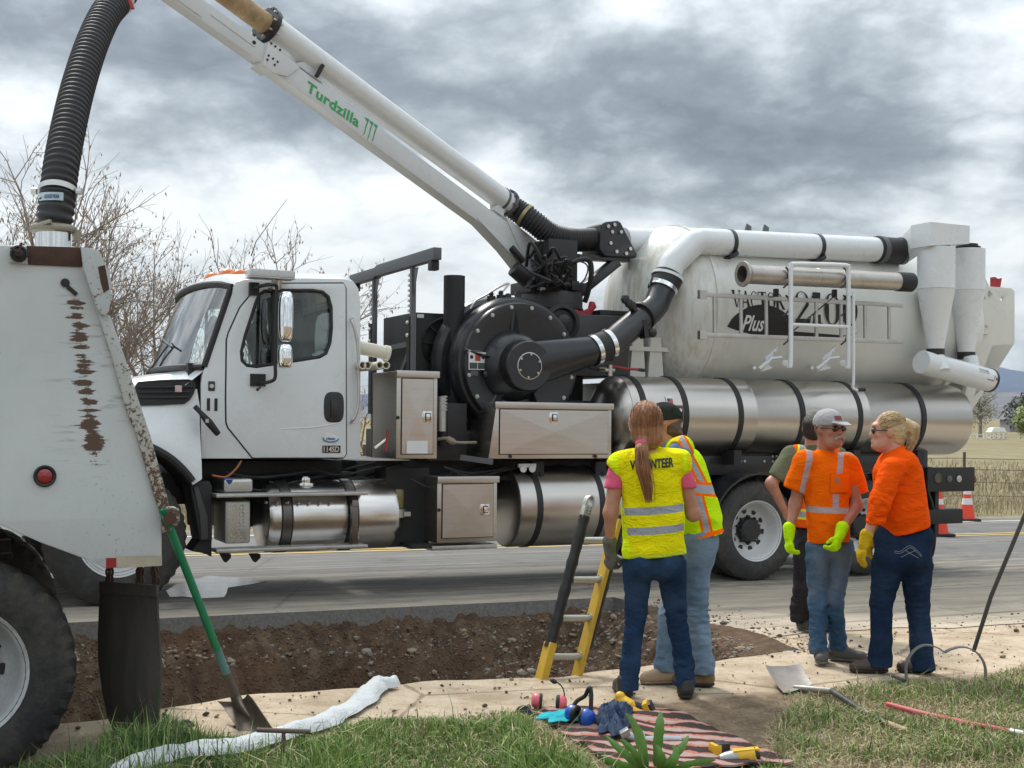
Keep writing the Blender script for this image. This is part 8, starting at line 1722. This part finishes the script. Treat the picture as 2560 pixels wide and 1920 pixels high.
def rag(nm, lb, cat, pts, mat, hgt, seed, n=34):
    """crumpled cloth: a sheet thrown into sharp ridges, hem on the ground"""
    xs = [p[0] for p in pts]; ys = [p[1] for p in pts]; x0, x1, y0, y1 = min(xs), max(xs), min(ys), max(ys); rows = []
    for i in range(n):
        row = []
        for j in range(n):
            s = 2*i/(n-1)-1; t_ = 2*j/(n-1)-1; rr = math.hypot(s, t_); sq = max(abs(s), abs(t_)); k = sq/rr if rr > 1e-6 else 1; jag = 1+.42*noise.noise(Vector((math.atan2(s, t_)*2.3, seed, 1)))
            x = (x0+x1)/2+(x1-x0)/2*t_*k*jag; y = (y0+y1)/2+(y1-y0)/2*s*k*jag; p = onground(x, y); q = Vector((p.x*15, p.y*11, seed*3.1))
            rd = 1-2*abs(noise.fractal(q, .8, 2.1, 4)); env = max(0, 1-sq**3); p.z = rugz(p)+.004+env*hgt*(.30+.85*rd*.8); row.append(p)
        rows.append(row)
    mb = MB(); mb.grid(rows); o = mb.build(nm, mat, None, thick=.006, smooth=75); return tag(o, lb, cat)
rag('denim_jacket', 'crumpled dark denim jacket heaped behind the blue ear muffs', 'jacket', [(1488,1778),(1582,1858)], cloth('navy_denim_cloth', (.035,.055,.10), .4, 12, fade=(.085,.12,.18)), .075, 3)
rag('teal_cloth', 'small turquoise cloth under the ear muffs', 'cloth', [(1345,1796),(1460,1822)], cloth('turquoise_cloth', (.04,.42,.50), .2, 14), .018, 5, 26)
# yellow cordless saw/drill behind the jacket
DWB = M('black_tool_plastic', (.015,.015,.016), .5, var=.2, dust=.15); DWG = M('grey_tool_metal', (.36,.36,.37), .4, .7, var=.15, dust=.15)
def tool_mb(parts, mats, t):
    for nm, mt, fn in parts: mb = MB(); fn(mb); mb.build(nm, mt, t, True, bevel=.006)
Yt = onground(1590,1780).y; t = thing('cordless_drill', 'yellow and black cordless drill lying beyond the denim jacket', 'drill', rg(1590,1782))
q = lambda x, y, dy=0: at(x, y, Yt+dy)
mb = MB(); mb.tube([q(1541,1745,.05), q(1552,1752,.03), q(1575,1765,0), q(1585,1775,0)], [.025,.036,.036,.028], 12); mb.ball(q(1550,1742,.03), .03, 10); mb.build('motor_housing', YELLOWP, t, True)
mb = MB(); mb.tube([q(1565,1755,.03), q(1595,1768,0), q(1612,1778,0)], [.02,.026,.026], 12); mb.build('gear_case', DWB, t, True); mb = MB(); mb.tube([q(1580,1776,-.03), q(1590,1782,-.04), q(1600,1784,-.04)], [.024,.026,.022], 10); mb.build('handle', YELLOWP, t, True)
mb = MB(); c = q(1622,1772,-.02); mb.obox(c, (.022,-.01,.012), (.008,.045,.004), (-.014,0,.030)); bt = mb.build('battery', DWB, t, True, bevel=.006); mb = MB(); mb.obox(c+Vector((-.012,-.012,.012)), (.012,-.006,.008), (.008,.04,.004), (-.013,0,.028)); mb.build('battery_cap', YELLOWP, bt, True, bevel=.004)
# impact driver and battery on the near end of the rug
Yt = onground(1840,1905).y; t = thing('impact_driver', 'yellow impact driver with grey nose at the near end of the rug', 'drill', rg(1850,1905)); q = lambda x, y, dy=0: at(x, y, Yt+dy)
mb = MB(); mb.lathe(q(1797,1899), q(1845,1893)-q(1797,1899), [(.010,0),(.022,.006),(.030,.03),(.034,.06),(.034,.085)], 20); mb.build('nose', DWG, t, True); mb = MB(); mb.tube([q(1843,1893), q(1860,1891), q(1888,1887)], .036, 16); mb.obox(q(1865,1882), (.06,0,.006), (0,.022,0), (-.002,0,.020)); mb.build('motor_housing', YELLOWP, t, True, bevel=.004); mb = MB(); mb.tube([q(1886,1887), q(1898,1886)], [.036,.028], 16); mb.build('rear_cap', DWB, t, True)
mb = MB(); mb.tube([q(1870,1900,.02), q(1875,1905,.10)], .022, 10); mb.build('handle', DWB, t, True)
t = thing('tool_battery', 'black and yellow battery pack beside the impact driver', 'battery', rg(1792,1880)); mb = MB(); c = q(1802,1870,.12); mb.obox(c, (.030,.01,0), (-.012,.035,0), (0,0,.028)); bb = mb.build('case', DWB, t, True, bevel=.008); mb = MB(); mb.obox(c+Vector((-.028,-.012,0)), (.016,.005,0), (-.012,.034,0), (0,0,.024)); mb.build('front', YELLOWP, bb, True, bevel=.006)
# grey grinder-like tool half hidden by the weed
Yt = onground(1600,1860).y; t = thing('grey_power_tool', 'grey metal tool lying behind the broad-leaved weed', 'tool', rg(1600,1860)); q = lambda x, y, dy=0: at(x, y, Yt+dy)
mb = MB(); mb.tube([q(1560,1838), q(1585,1846), q(1610,1850)], [.02,.032,.03], 14); mb.obox(q(1562,1832), (.02,0,.012), (0,.03,0), (-.006,0,.014)); mb.build('body', DWG, t, True, bevel=.004); mb = MB(); mb.tube([q(1610,1850), q(1665,1847,.03), q(1700,1850,.05)], .019, 12); mb.build('handle', M('pale_tool_metal', (.45,.47,.50), .35, .6), t, True)
t = thing('tape_measure', 'black tape measure with yellow mark at the left end of the rug', 'tape measure', rg(1312,1790)); Yt = onground(1312,1792).y; mb = MB(); mb.lathe(at(1308,1783,Yt), (0,-1,.25), [(0,-.03),(.036,-.03),(.042,-.02),(.042,.02),(.036,.03),(0,.03)], 20); tm = mb.build('case', DWB, t, True); mb = MB(); mb.obox(at(1300,1790,Yt-.04), (.012,0,0), (0,.004,0), (0,0,.012)); mb.build('hook', YELLOWP, tm, True)
# ------------------------------------------------------------------ traffic cones beyond the truck
CONEO = M('orange_cone', (.80,.065,.025), .5, var=.08); CONEW = M('cone_collar', (.72,.72,.72), .4, var=.08)
def cone(x, y, sc, lb):
    p = onground(x, y); p.z = ground_z(p.x, p.y); t = thing('traffic_cone', lb, 'cone', p, group='traffic cones along the far lane'); H_ = .71*sc
    mb = MB(); mb.box((-.19*sc,-.19*sc,.006), (.19*sc,.19*sc,.045*sc)); mb.build('base', BLACKM, t, bevel=.01)
    mb = MB(); mb.lathe((0,0,0), (0,0,1), [(.14*sc,.045*sc),(.03*sc,H_),(.02*sc,H_)], 28, cap=True); co = mb.build('body', CONEO, t)
    for z0, z1 in ((.42,.58),(.68,.80)):
        mb = MB(); f = lambda z: .143*sc-(.113*sc)*(z*H_-.045*sc)/(H_-.045*sc); mb.lathe((0,0,0), (0,0,1), [(f(z0),z0*H_),(f(z1),z1*H_)], 28, cap=False); mb.build('reflective_collar', CONEW, co)
cone(2418, 1302, 1.0, 'traffic cone standing clear to the right of the truck bumper'); cone(2348, 1340, 1.0, 'traffic cone partly hidden behind the truck rear')
# ------------------------------------------------------------------ vegetation and distance
def leafy(name, mats): pass
BARK = M('grey_brown_bark', (.30,.255,.225), .9, var=.35, vs=20, bump=.3); DRYLEAF = M('dry_leaf', (.36,.25,.145), .8, var=.35, vs=3)
def bare_tree(loc, hgt, seed, lb, spread=1.0, dens=1.0, leaves=1.0, group='bare trees behind the truck', thick=1.0):
    rg = random.Random(seed); t = thing('bare_tree', lb, 'tree', loc, group=group); tw = MB(); lf = MB(); tr_ = MB()
    def seg(mb, p, q, r0, r1, n): 
        d = (q-p).normalized(); s = d.orthogonal().normalized(); u = d.cross(s); b = len(mb.v)
        for (c, r) in ((p, r0), (q, r1)):
            for j in range(n): a = 2*PI*j/n; mb.v.append(tuple(c+(s*math.cos(a)+u*math.sin(a))*r))
        for j in range(n): mb.f.append((b+j, b+(j+1) % n, b+n+(j+1) % n, b+n+j)); mb.m.append(0)
    def grow(p, d, L_, r, lev):
        k = 4 if lev < 2 else 3; pts = [p]; dd = d.copy()
        for i in range(k):
            dd = (dd+Vector((rg.gauss(0,.16), rg.gauss(0,.16), rg.gauss(.02,.12)+(.05 if lev < 3 else -.02)))).normalized(); q = pts[-1]+dd*L_/k
            r1 = r*(1-.18*(i+1)*.8); seg(tr_ if lev == 0 else tw, pts[-1], q, r*(1-.18*i*.8), r1, 6 if lev < 2 else 3); pts.append(q)
        if lev >= 4 or (lev >= 3 and rg.random() < .15):
            if rg.random() < .8*leaves:
                for _ in range(rg.choice((1,2,2,3))):
                    c = pts[rg.randrange(1, len(pts))]+Vector((rg.gauss(0,.02), rg.gauss(0,.02), -.02)); a = rg.uniform(0, 6.28); l = rg.uniform(.05,.11); w = Vector((math.cos(a), math.sin(a), rg.uniform(-.3,.3)))*.014; dn = Vector((rg.gauss(0,.3), rg.gauss(0,.3), -1)).normalized()*l
                    lf.add([c, c+dn*.5+w, c+dn, c+dn*.5-w], [(0,1,2,3)])
            return
        n = rg.randint(3, 5) if lev > 0 else rg.randint(5, 7)
        n = max(2, int(n*dens*.84+.5))
        for i in range(n):
            s = rg.uniform(.30, 1.0) if lev else rg.uniform(.18, 1.0); f = s*k; j = min(k-1, int(f)); b = pts[j].lerp(pts[j+1], f-j); a = rg.uniform(0, 6.28); an = rg.uniform(.35, .95)*spread
            ax = dd.orthogonal().normalized(); ax = (Matrix.Rotation(a, 3, dd) @ ax); nd = (dd*math.cos(an)+ax*math.sin(an)).normalized(); nd.z += .10; nd.normalize()
            grow(b, nd, L_*rg.uniform(.50,.72), r*rg.uniform(.40,.58), lev+1)
        grow(pts[-1], dd, L_*.62, r*.5, lev+1)
    for i in range(rg.choice((2,3))):
        a = rg.uniform(0, 6.28); grow(Vector((.1*math.cos(a), .1*math.sin(a), 0)), Vector((.25*math.cos(a), .25*math.sin(a), 1)).normalized(), hgt*.42, .06*hgt/5*thick, 0)
    tr_.build('trunk', BARK, t, weld=False, smooth=0); tw.build('crown', BARK, t, weld=False, smooth=0); lf.build('leaves', DRYLEAF, t, weld=False, smooth=0)
    return t
def far_at(x, Y, z=None): X = (x-1280)/F*Y; return (X, Y, ground_z(X, Y) if z is None else z)
for i, (x, Y, h, lb, sp, dn) in enumerate([(20, 27, 6.6, 'bare tree at the far left, behind the black hose', 1.0, 1.0), (175, 25, 7.6, 'tall bare tree rising just right of the dump truck corner', 1.0, 1.0), (310, 24, 6.3, 'twiggy bare tree between dump truck and cab', 1.05, 1.1), (440, 27, 6.4, 'bare tree behind the windscreen of the cab', 1.05, 1.0), (620, 26, 6.1, 'bare tree with dangling pods above the cab roof', 1.05, 1.0), (735, 28, 4.2, 'low bare tree seen through the cab side window', 1.1, .9), (960, 29, 3.3, 'low bare tree behind the rack posts', 1.1, .8), (-120, 24, 5.6, 'bare tree cut off by the left edge', 1.0, 1.0)]):
    bare_tree(far_at(x, Y), h, 100+i, lb, sp, dn)
# ---- grass: one object, nobody could count it
def blades(pts, hs, ws, mats_i, bend, seed):
    rg = np.random.default_rng(seed); n = len(pts); P = np.array(pts); a = rg.uniform(0, 2*np.pi, n); dx, dy = np.cos(a), np.sin(a); b = rg.uniform(0, 2*np.pi, n); lx, ly = np.cos(b)*bend, np.sin(b)*bend
    hs = np.array(hs)[:, None]; ws = np.array(ws)[:, None]; D_ = np.stack([dx, dy, 0*dx], 1); L_ = np.stack([lx, ly, 0*lx], 1)*hs
    k = np.array([0,0,1.0])[None]
    up = hs*k
    v0 = P-D_*ws; v1 = P+D_*ws; m0 = P+up*.55+L_*.25-D_*ws*.8; m1 = P+up*.55+L_*.25+D_*ws*.8; tp = P+up*np.clip(1-.25*bend[:, None], .3, 1)+L_
    V = np.stack([v0, v1, m1, m0, tp], 1).reshape(-1, 3); base = np.arange(n)*5
    F_ = []; M_ = []
    for i, bb in enumerate(base.tolist()): F_.append((bb, bb+1, bb+2, bb+3)); F_.append((bb+3, bb+2, bb+4)); M_ += [mats_i[i]]*2
    return V.tolist(), F_, M_
GR = [M('grass_green', (.165,.285,.048), .6, var=.35, vs=2.0), M('grass_pale', (.28,.37,.11), .6, var=.3, vs=2.0), M('grass_dead', (.46,.38,.23), .8, var=.3, vs=3.0), M('grass_dark', (.075,.15,.038), .6, var=.3, vs=2.0)]
rg_ = random.Random(21); pts, hs, ws, mi, bn = [], [], [], [], []
def edge_y(x):                                  # grass limit in the photograph (above it: packed dirt)
    P = [(0,1945),(130,1915),(230,1880),(330,1810),(420,1800),(520,1845),(640,1830),(760,1815),(900,1800),(1000,1795),(1100,1790),(1250,1778),(1330,1790),(1400,1850),(1470,1925),(1600,2000),(1850,2000),(1905,1925),(1930,1850),(1960,1780),(2000,1740),(2080,1725),(2150,1708),(2300,1700),(2420,1700),(2560,1660)]
    for (a, b), (c, d) in zip(P[:-1], P[1:]):
        if a <= x <= c: return b+(d-b)*(x-a)/(c-a)
    return 1800
def hose_near(x, y):
    for (a, b, _), (c, d, _) in zip(cen[:-1], cen[1:]):
        if c <= x <= a: hy = d+(b-d)*(x-c)/max(1, a-c); return -16 < y-hy < 44
    return False
def rug_in(x, y):
    e1 = 1320+(1560-1320)*(y-1777)/161; e2 = 1665+(1985-1665)*(y-1776)/138; return 1772 < y < 1936 and e1-5 < x < e2-5
cnt = 0
while cnt < 60000:
    x = rg_.uniform(-60, 2620); y = 1645+(2060-1645)*rg_.random()
    e = edge_y(min(max(x, 0), 2560)); q = (y-e)
    if q < rg_.uniform(-8, 10): continue
    if rug_in(x, y) or (hose_near(x, y) and rg_.random() < .93): continue
    p = onground(x, y); nz_ = noise.fractal(Vector((p.x*1.6, p.y*2.2, 0)), 1, 2, 4); bare = 0
    if 1330 < x < 2000 and y < 1930: bare = .72
    if 1960 < x < 2560: bare = .20-.25*nz_ if y < 1850 else .45-.4*nz_
    if rg_.random() < bare: continue
    near_e = min(1, q/45+.25)
    h = (.038+.080*max(0, .5+nz_))*rg_.uniform(.6, 1.35)*near_e
    if x < 560 and y < 1905: h *= 1.7
    if x > 1960: h *= .75
    if rg_.random() < .03: h *= 2.0
    dead = .16+(.35 if x > 1960 else 0)-.25*nz_+(.5 if bare > .6 else 0)
    m = 2 if rg_.random() < dead else (3 if (x < 600 and rg_.random() < .6) else rg_.choice((0,0,1,1,3)))  # dark blades at the left put the dump truck's shade into the grass colour
    pts.append((p.x, p.y, ground_z(p.x, p.y)-.008)); hs.append(h); ws.append(rg_.uniform(.0018,.0042)); mi.append(m); bn.append(abs(rg_.gauss(.35,.35))+(.5 if m == 2 else 0)); cnt += 1
V, F_, M_ = blades(pts, hs, ws, mi, np.array(bn), 4); me = bpy.data.meshes.new('grass'); me.from_pydata(V, [], F_)
for x in GR: me.materials.append(x)
me.polygons.foreach_set('material_index', M_); o = link('grass', me); tag(o, 'green grass growing along the near verge', 'grass', kind='stuff')
# thatch and dead stems lying on the bare soil
pts, hs, ws, mi, bn = [], [], [], [], []
for _ in range(9000):
    x = rg_.uniform(1250, 2620); y = rg_.uniform(1700, 2000)
    if rug_in(x, y) or y < edge_y(min(max(x, 0), 2560))-(60 if 1330 < x < 1990 else 5) or (x < 1950 and y < 1745): continue
    p = onground(x, y); pts.append((p.x, p.y, p.z+.003)); hs.append(rg_.uniform(.015,.05)); ws.append(.0025); mi.append(rg_.choice((2,2,2,1))); bn.append(rg_.uniform(.9, 2.2))
V, F_, M_ = blades(pts, hs, ws, mi, np.array(bn), 9); me = bpy.data.meshes.new('thatch'); me.from_pydata(V, [], F_)
for x in GR: me.materials.append(x)
me.polygons.foreach_set('material_index', M_); o = link('thatch', me); tag(o, 'dead flattened grass on the bare soil round the rug', 'grass', kind='stuff')
# dry field grass beyond the road
FG = [M('straw', (.34,.27,.16), .85, var=.3, vs=.6), M('straw_pale', (.44,.36,.235), .85, var=.25, vs=.6), M('straw_green', (.22,.20,.105), .85, var=.3, vs=.6)]
pts, hs, ws, mi, bn = [], [], [], [], []
for _ in range(42000):
    v = 7.45+abs(rg_.gauss(0, 1))*9 if rg_.random() < .75 else rg_.uniform(8, 60); u = rg_.uniform(-22, 42); X, Y = xy(u, v)
    k = noise.noise(Vector((X*.35, Y*.35, 4))); pts.append((X, Y, ground_z(X, Y)-.01)); hs.append(rg_.uniform(.18,.50)*(1+.6*k)*(1.15 if v < 9.5 else .8)); ws.append(rg_.uniform(.004,.009)*(1 if v < 14 else 1.8)); mi.append(rg_.choice((0,0,1,1,2))); bn.append(abs(rg_.gauss(.5,.4)))
V, F_, M_ = blades(pts, hs, ws, mi, np.array(bn), 11); me = bpy.data.meshes.new('dry_grass'); me.from_pydata(V, [], F_)
for x in FG: me.materials.append(x)
me.polygons.foreach_set('material_index', M_); o = link('dry_grass', me); tag(o, 'tall straw-coloured grass on the field beyond the road', 'grass', kind='stuff')
# broad-leaved weed in front of the rug
wd_ = thing('broadleaf_weed', 'broad-leaved green weed standing before the striped rug', 'plant', onground(1620, 1935)); Yw_ = onground(1620,1925).y; WEED = M('weed_leaf', (.12,.26,.05), .45, var=.25, vs=8, spec=.5); WEED2 = M('weed_leaf_pale', (.19,.33,.09), .5, var=.25, vs=8)
def leaf(path, w, mat, fold=.25):
    P = smoothpath(path, 5); n = len(P); rows = []
    for i, p in enumerate(P):
        d = (P[min(i+1, n-1)]-P[max(i-1, 0)]).normalized(); s = d.cross(Vector((0,1,0.15))).normalized(); u = s.cross(d); k = i/(n-1); ww = w*.58*(math.sin(PI*min(1, k*.92+.08))**.75)*(1+.13*math.sin(i*2.1+w*90)); rows.append([p-s*ww+u*ww*fold, p-s*ww*.5+u*ww*fold*.35, p, p+s*ww*.5+u*ww*fold*.35, p+s*ww+u*ww*fold])
    mb = MB(); mb.grid(rows); return mb.build('leaf', mat, wd_, True, smooth=70)
q = lambda x, y, dy=0: at(x, y, Yw_+dy)
for (pth, w, m) in [([q(1640,1925),q(1645,1860,-.03),q(1650,1810,-.03),q(1652,1778,0)], .040, WEED), ([q(1612,1925),q(1600,1860,.02),q(1585,1810,.0),q(1562,1782,-.02)], .032, WEED2), ([q(1620,1930),q(1612,1870,-.05),q(1602,1820,-.06)], .020, WEED2), ([q(1630,1935),q(1680,1900,-.05),q(1710,1860,-.05),q(1722,1838,-.02)], .030, WEED2), ([q(1625,1940),q(1585,1905,-.08),q(1545,1870,-.06),q(1512,1838,.0)], .034, WEED), ([q(1620,1945),q(1570,1920,-.1),q(1530,1905,-.08),q(1500,1890,-.05)], .034, WEED), ([q(1645,1945),q(1680,1915,-.1),q(1690,1880,-.1),q(1680,1862,-.08)], .030, WEED), ([q(1650,1945),q(1710,1915,-.1),q(1760,1905,-.08),q(1790,1900,-.04)], .028, WEED), ([q(1605,1945),q(1595,1895,-.1),q(1565,1860,-.1),q(1550,1848,-.09)], .026, WEED), ([q(1640,1950),q(1655,1900,-.13),q(1640,1860,-.13)], .030, WEED), ([q(1610,1950),q(1560,1935,-.12),q(1510,1930,-.1)], .034, WEED), ([q(1660,1950),q(1730,1940,-.1),q(1800,1925,-.1)], .032, WEED)]: leaf(pth, w, m)
for (x, y, sc, lb) in ((860, 1870, .5, 'small leafy clump in the grass near the white hose'),): pass
# ------------------------------------------------------------------ fence, trees, buildings at the right edge
POST = M('rusty_fence_post', (.10,.075,.062), .8, var=.3); fn = thing('wire_fence', 'low wire fence with rusty steel posts along the dry field', 'fence', far_at(2440, 25.5))
pv = 8.35
def fpt(u): return Vector((*xy(u, pv), ground_z(*xy(u, pv))))
us_ = [17.6+4.2*k for k in range(-9, 8)]
for u in us_: p = fpt(u); mb = MB(); mb.beam(p-Vector((0,0,.2)), p+Vector((.02,0,1.22)), .045, .045, up=(0,1,0)); mb.build('fence_post', POST, fn, True)
for hz in (.35, .62, .88, 1.10):
    mb = MB(); P = []
    for a, b in zip(us_[:-1], us_[1:]):
        for s in (0, .5): p = fpt(a+(b-a)*s); P.append(p+Vector((0,0,hz-(.03 if s else 0))))
    mb.tube(P, .006, 4); mb.build('wire', POST, fn, True)
def foliage_tree(loc, rx, rz, seed, lb, cols, trunk=.25, n=2600, leaf=.32, h0=.5, name='leafy_tree', twigs=False):
    rg = random.Random(seed); t = thing(name, lb, 'tree', loc); mb = MB(); lobes = []
    for i in range(14): a = rg.uniform(0, 6.28); r = rg.uniform(0,.65); z = rg.uniform(.15,.85); lobes.append((Vector((math.cos(a)*r*rx*(1.1-z*.5), math.sin(a)*r*rx*(1.1-z*.5), h0+z*rz)), rg.uniform(.28,.46)*rx))
    for i in range(n):
        c, r = rg.choice(lobes); d = Vector((rg.gauss(0,1), rg.gauss(0,1), rg.gauss(0,1))).normalized(); p = c+d*r*(rg.random()**.35); a = Vector((rg.gauss(0,1), rg.gauss(0,1), rg.gauss(0,.6))).normalized(); b = a.orthogonal().normalized(); s = leaf*rg.uniform(.5,1.2)
        mb.add([p-a*s*.5, p+b*s*.3, p+a*s*.5, p-b*s*.3], [(0,1,2,3)], rg.randrange(len(cols)))
    mb.build('crown', cols, t, weld=False, smooth=0); mb = MB(); mb.tube([(0,0,-.3), (.1,0,h0+rz*.3), (-.1,.1,h0+rz*.7)], [trunk, trunk*.7, trunk*.2], 8)
    for i in range(7): a = rg.uniform(0,6.28); z = h0+rz*rg.uniform(.1,.5); mb.tube([(0,0,z), (math.cos(a)*rx*.3, math.sin(a)*rx*.3, z+rz*.18), (math.cos(a)*rx*.6, math.sin(a)*rx*.6, z+rz*.3)], [trunk*.4, trunk*.25, trunk*.08], 6)
    mb.build('trunk', BARK, t); return t
def lf_m(n, c): return M(n, c, .7, var=.3, vs=.4)
zf = ground_z(*xy(60, 60))
foliage_tree(far_at(2600, 150), 4.6, 4.4, 3, 'dark evergreen trees rising at the right edge', [lf_m('evergreen_a', (.030,.048,.024)), lf_m('evergreen_b', (.045,.062,.032)), lf_m('evergreen_c', (.020,.034,.018))], .4, 4200, .55)
foliage_tree(far_at(2572, 108), 2.3, 2.7, 4, 'round yellow-green bush at the right edge of the field', [lf_m('spring_a', (.26,.31,.10)), lf_m('spring_b', (.34,.38,.14)), lf_m('spring_c', (.18,.23,.07))], .2, 3600, .28, .1)
foliage_tree(far_at(2450, 135), 3.0, 4.4, 5, 'thin pale olive tree behind the truck rear', [lf_m('olive_a', (.23,.21,.11)), lf_m('olive_b', (.30,.28,.17)), lf_m('olive_c', (.17,.15,.09))], .22, 1700, .24, 1.2)
foliage_tree(far_at(2395, 150), 4.2, 4.4, 8, 'hazy brown-green tree partly behind the tank door', [lf_m('olive_a', (.23,.21,.11)), lf_m('olive_c', (.17,.15,.09))], .22, 1700, .26, .8)
# white gazebo
gz = thing('gazebo', 'small white garden gazebo standing at the far side of the field', 'gazebo', far_at(2491, 120)); Wg = M('white_wood', (.78,.78,.76), .5, var=.05); p0 = far_at(2491, 120)
for i, (dx, dy) in enumerate(((-1,-1),(1,-1),(1,1),(-1,1),(-.33,-1),(.33,-1))): mb = MB(); mb.box((dx*.6-.05, dy*.5-.05, 0), (dx*.6+.05, dy*.5+.05, .62)); mb.build('post', Wg, gz)
mb = MB(); mb.box((-.65,-.55,.12), (.65,.55,.18)); mb.box((-.65,-.55,.36), (.65,-.5,.42)); mb.build('rail', Wg, gz); mb = MB(); mb.prism([(-.7,-.6,.60), (.7,-.6,.60), (.62,-.6,.66), (.48,-.6,.92), (.36,-.6,.98), (-.36,-.6,.98), (-.48,-.6,.92), (-.62,-.6,.66)], (0,1.2,0)); mb.build('roof', Wg, gz, bevel=.02); gz.scale = (1.12, 1.12, 1.12)
# grey roofed house behind
hs_ = thing('house', 'grey-roofed low house half hidden by the trees', 'house', far_at(2560, 185)); hs_.scale = (.62,.62,.85); mb = MB(); mb.box((-4.5,-3,0),(4.5,3,2.2)); mb.build('wall', M('grey_siding', (.24,.24,.25), .8, var=.1), hs_); mb = MB(); mb.prism([(-5,-3.4,2.1), (5,-3.4,2.1), (4.6,0,4.3), (-3.4,0,4.3)], (0,.2,.15)); mb.prism([(-5,3.4,2.1), (5,3.4,2.1), (4.6,0,4.3), (-3.4,0,4.3)], (0,-.2,.15)); mb.prism([(-5,-3.4,2.1), (-3.4,0,4.3), (-5,3.4,2.1)], (.2,0,0)); mb.build('roof', M('grey_shingle', (.17,.175,.19), .85, var=.2, vs=2), hs_)
for dx in (-2.5, 0, 2.5): mb = MB(); mb.box((dx-.5,-3.05,.9), (dx+.5,-2.98,1.8)); mb.build('window', M('dark_pane', (.03,.035,.04), .1), hs_)
# white rail fence by the gazebo
wf = thing('rail_fence', 'short white rail fence near the gazebo', 'fence', far_at(2443, 122)); 
for dx in (-1.3,-.65,0,.65): mb = MB(); mb.box((dx-.04,-.04,0),(dx+.04,.04,.5)); mb.build('fence_post', Wg, wf)
mb = MB(); mb.box((-1.3,-.05,.36),(.7,-.04,.44)); mb.build('rail', Wg, wf)
# mountains
def ridge(name, Y, prof, mat, lb=None, depth=900, seed=2):
    rows = []; xs = lin(prof[0][0], prof[-1][0], 260)
    def hz(x):
        for (a, b), (c, d) in zip(prof[:-1], prof[1:]):
            if a <= x <= c: k = (x-a)/(c-a); k = k*k*(3-2*k); return b+(d-b)*k
        return prof[-1][1]
    for j, s in enumerate(lin(0, 1, 14)):
        row = []
        for x in xs:
            X = (x-1280)/F*Y; top = (HOR-hz(x))/F*Y; n = noise.fractal(Vector((x*.012, s*5, seed)), 1, 2, 5); row.append((X, Y-depth*(1-s), CZ-20+(top+20)*(s**1.1)*(1+.22*n*(1-s)+.012*n)))
        rows.append(row)
    mb = MB(); mb.grid(rows); o = mb.build(name, mat, smooth=60); tag(o, kind='structure'); return o
MTN = M('haze_blue_mountain', (.055,.085,.15), 1.0, var=.35, vs=.004, spec=0);  # blue of the distant air is put into the mountain's own colour
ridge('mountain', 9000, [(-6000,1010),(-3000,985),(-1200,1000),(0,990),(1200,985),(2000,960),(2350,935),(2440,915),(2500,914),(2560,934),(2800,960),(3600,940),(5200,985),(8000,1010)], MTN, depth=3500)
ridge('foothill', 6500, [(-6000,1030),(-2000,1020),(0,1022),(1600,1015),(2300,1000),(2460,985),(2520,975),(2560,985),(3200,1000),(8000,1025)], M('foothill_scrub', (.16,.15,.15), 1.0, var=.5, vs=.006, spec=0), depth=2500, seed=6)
# ------------------------------------------------------------------ air between the camera and the mountains
hz_m = bpy.data.materials.new('pale_air'); hz_m.use_nodes = True; _nt = hz_m.node_tree; _nt.nodes.remove(_nt.nodes['Principled BSDF'])
_v = _nt.nodes.new('ShaderNodeVolumePrincipled'); _v.inputs['Color'].default_value = (.72,.82,.95,1); _v.inputs['Density'].default_value = .00005; _v.inputs['Anisotropy'].default_value = .2
_nt.links.new(_v.outputs[0], _nt.nodes['Material Output'].inputs['Volume'])
mb = MB(); mb.box((-26000,-600,-60), (26000,9800,560)); hzo = mb.build('haze', hz_m, smooth=0); tag(hzo, kind='stuff')
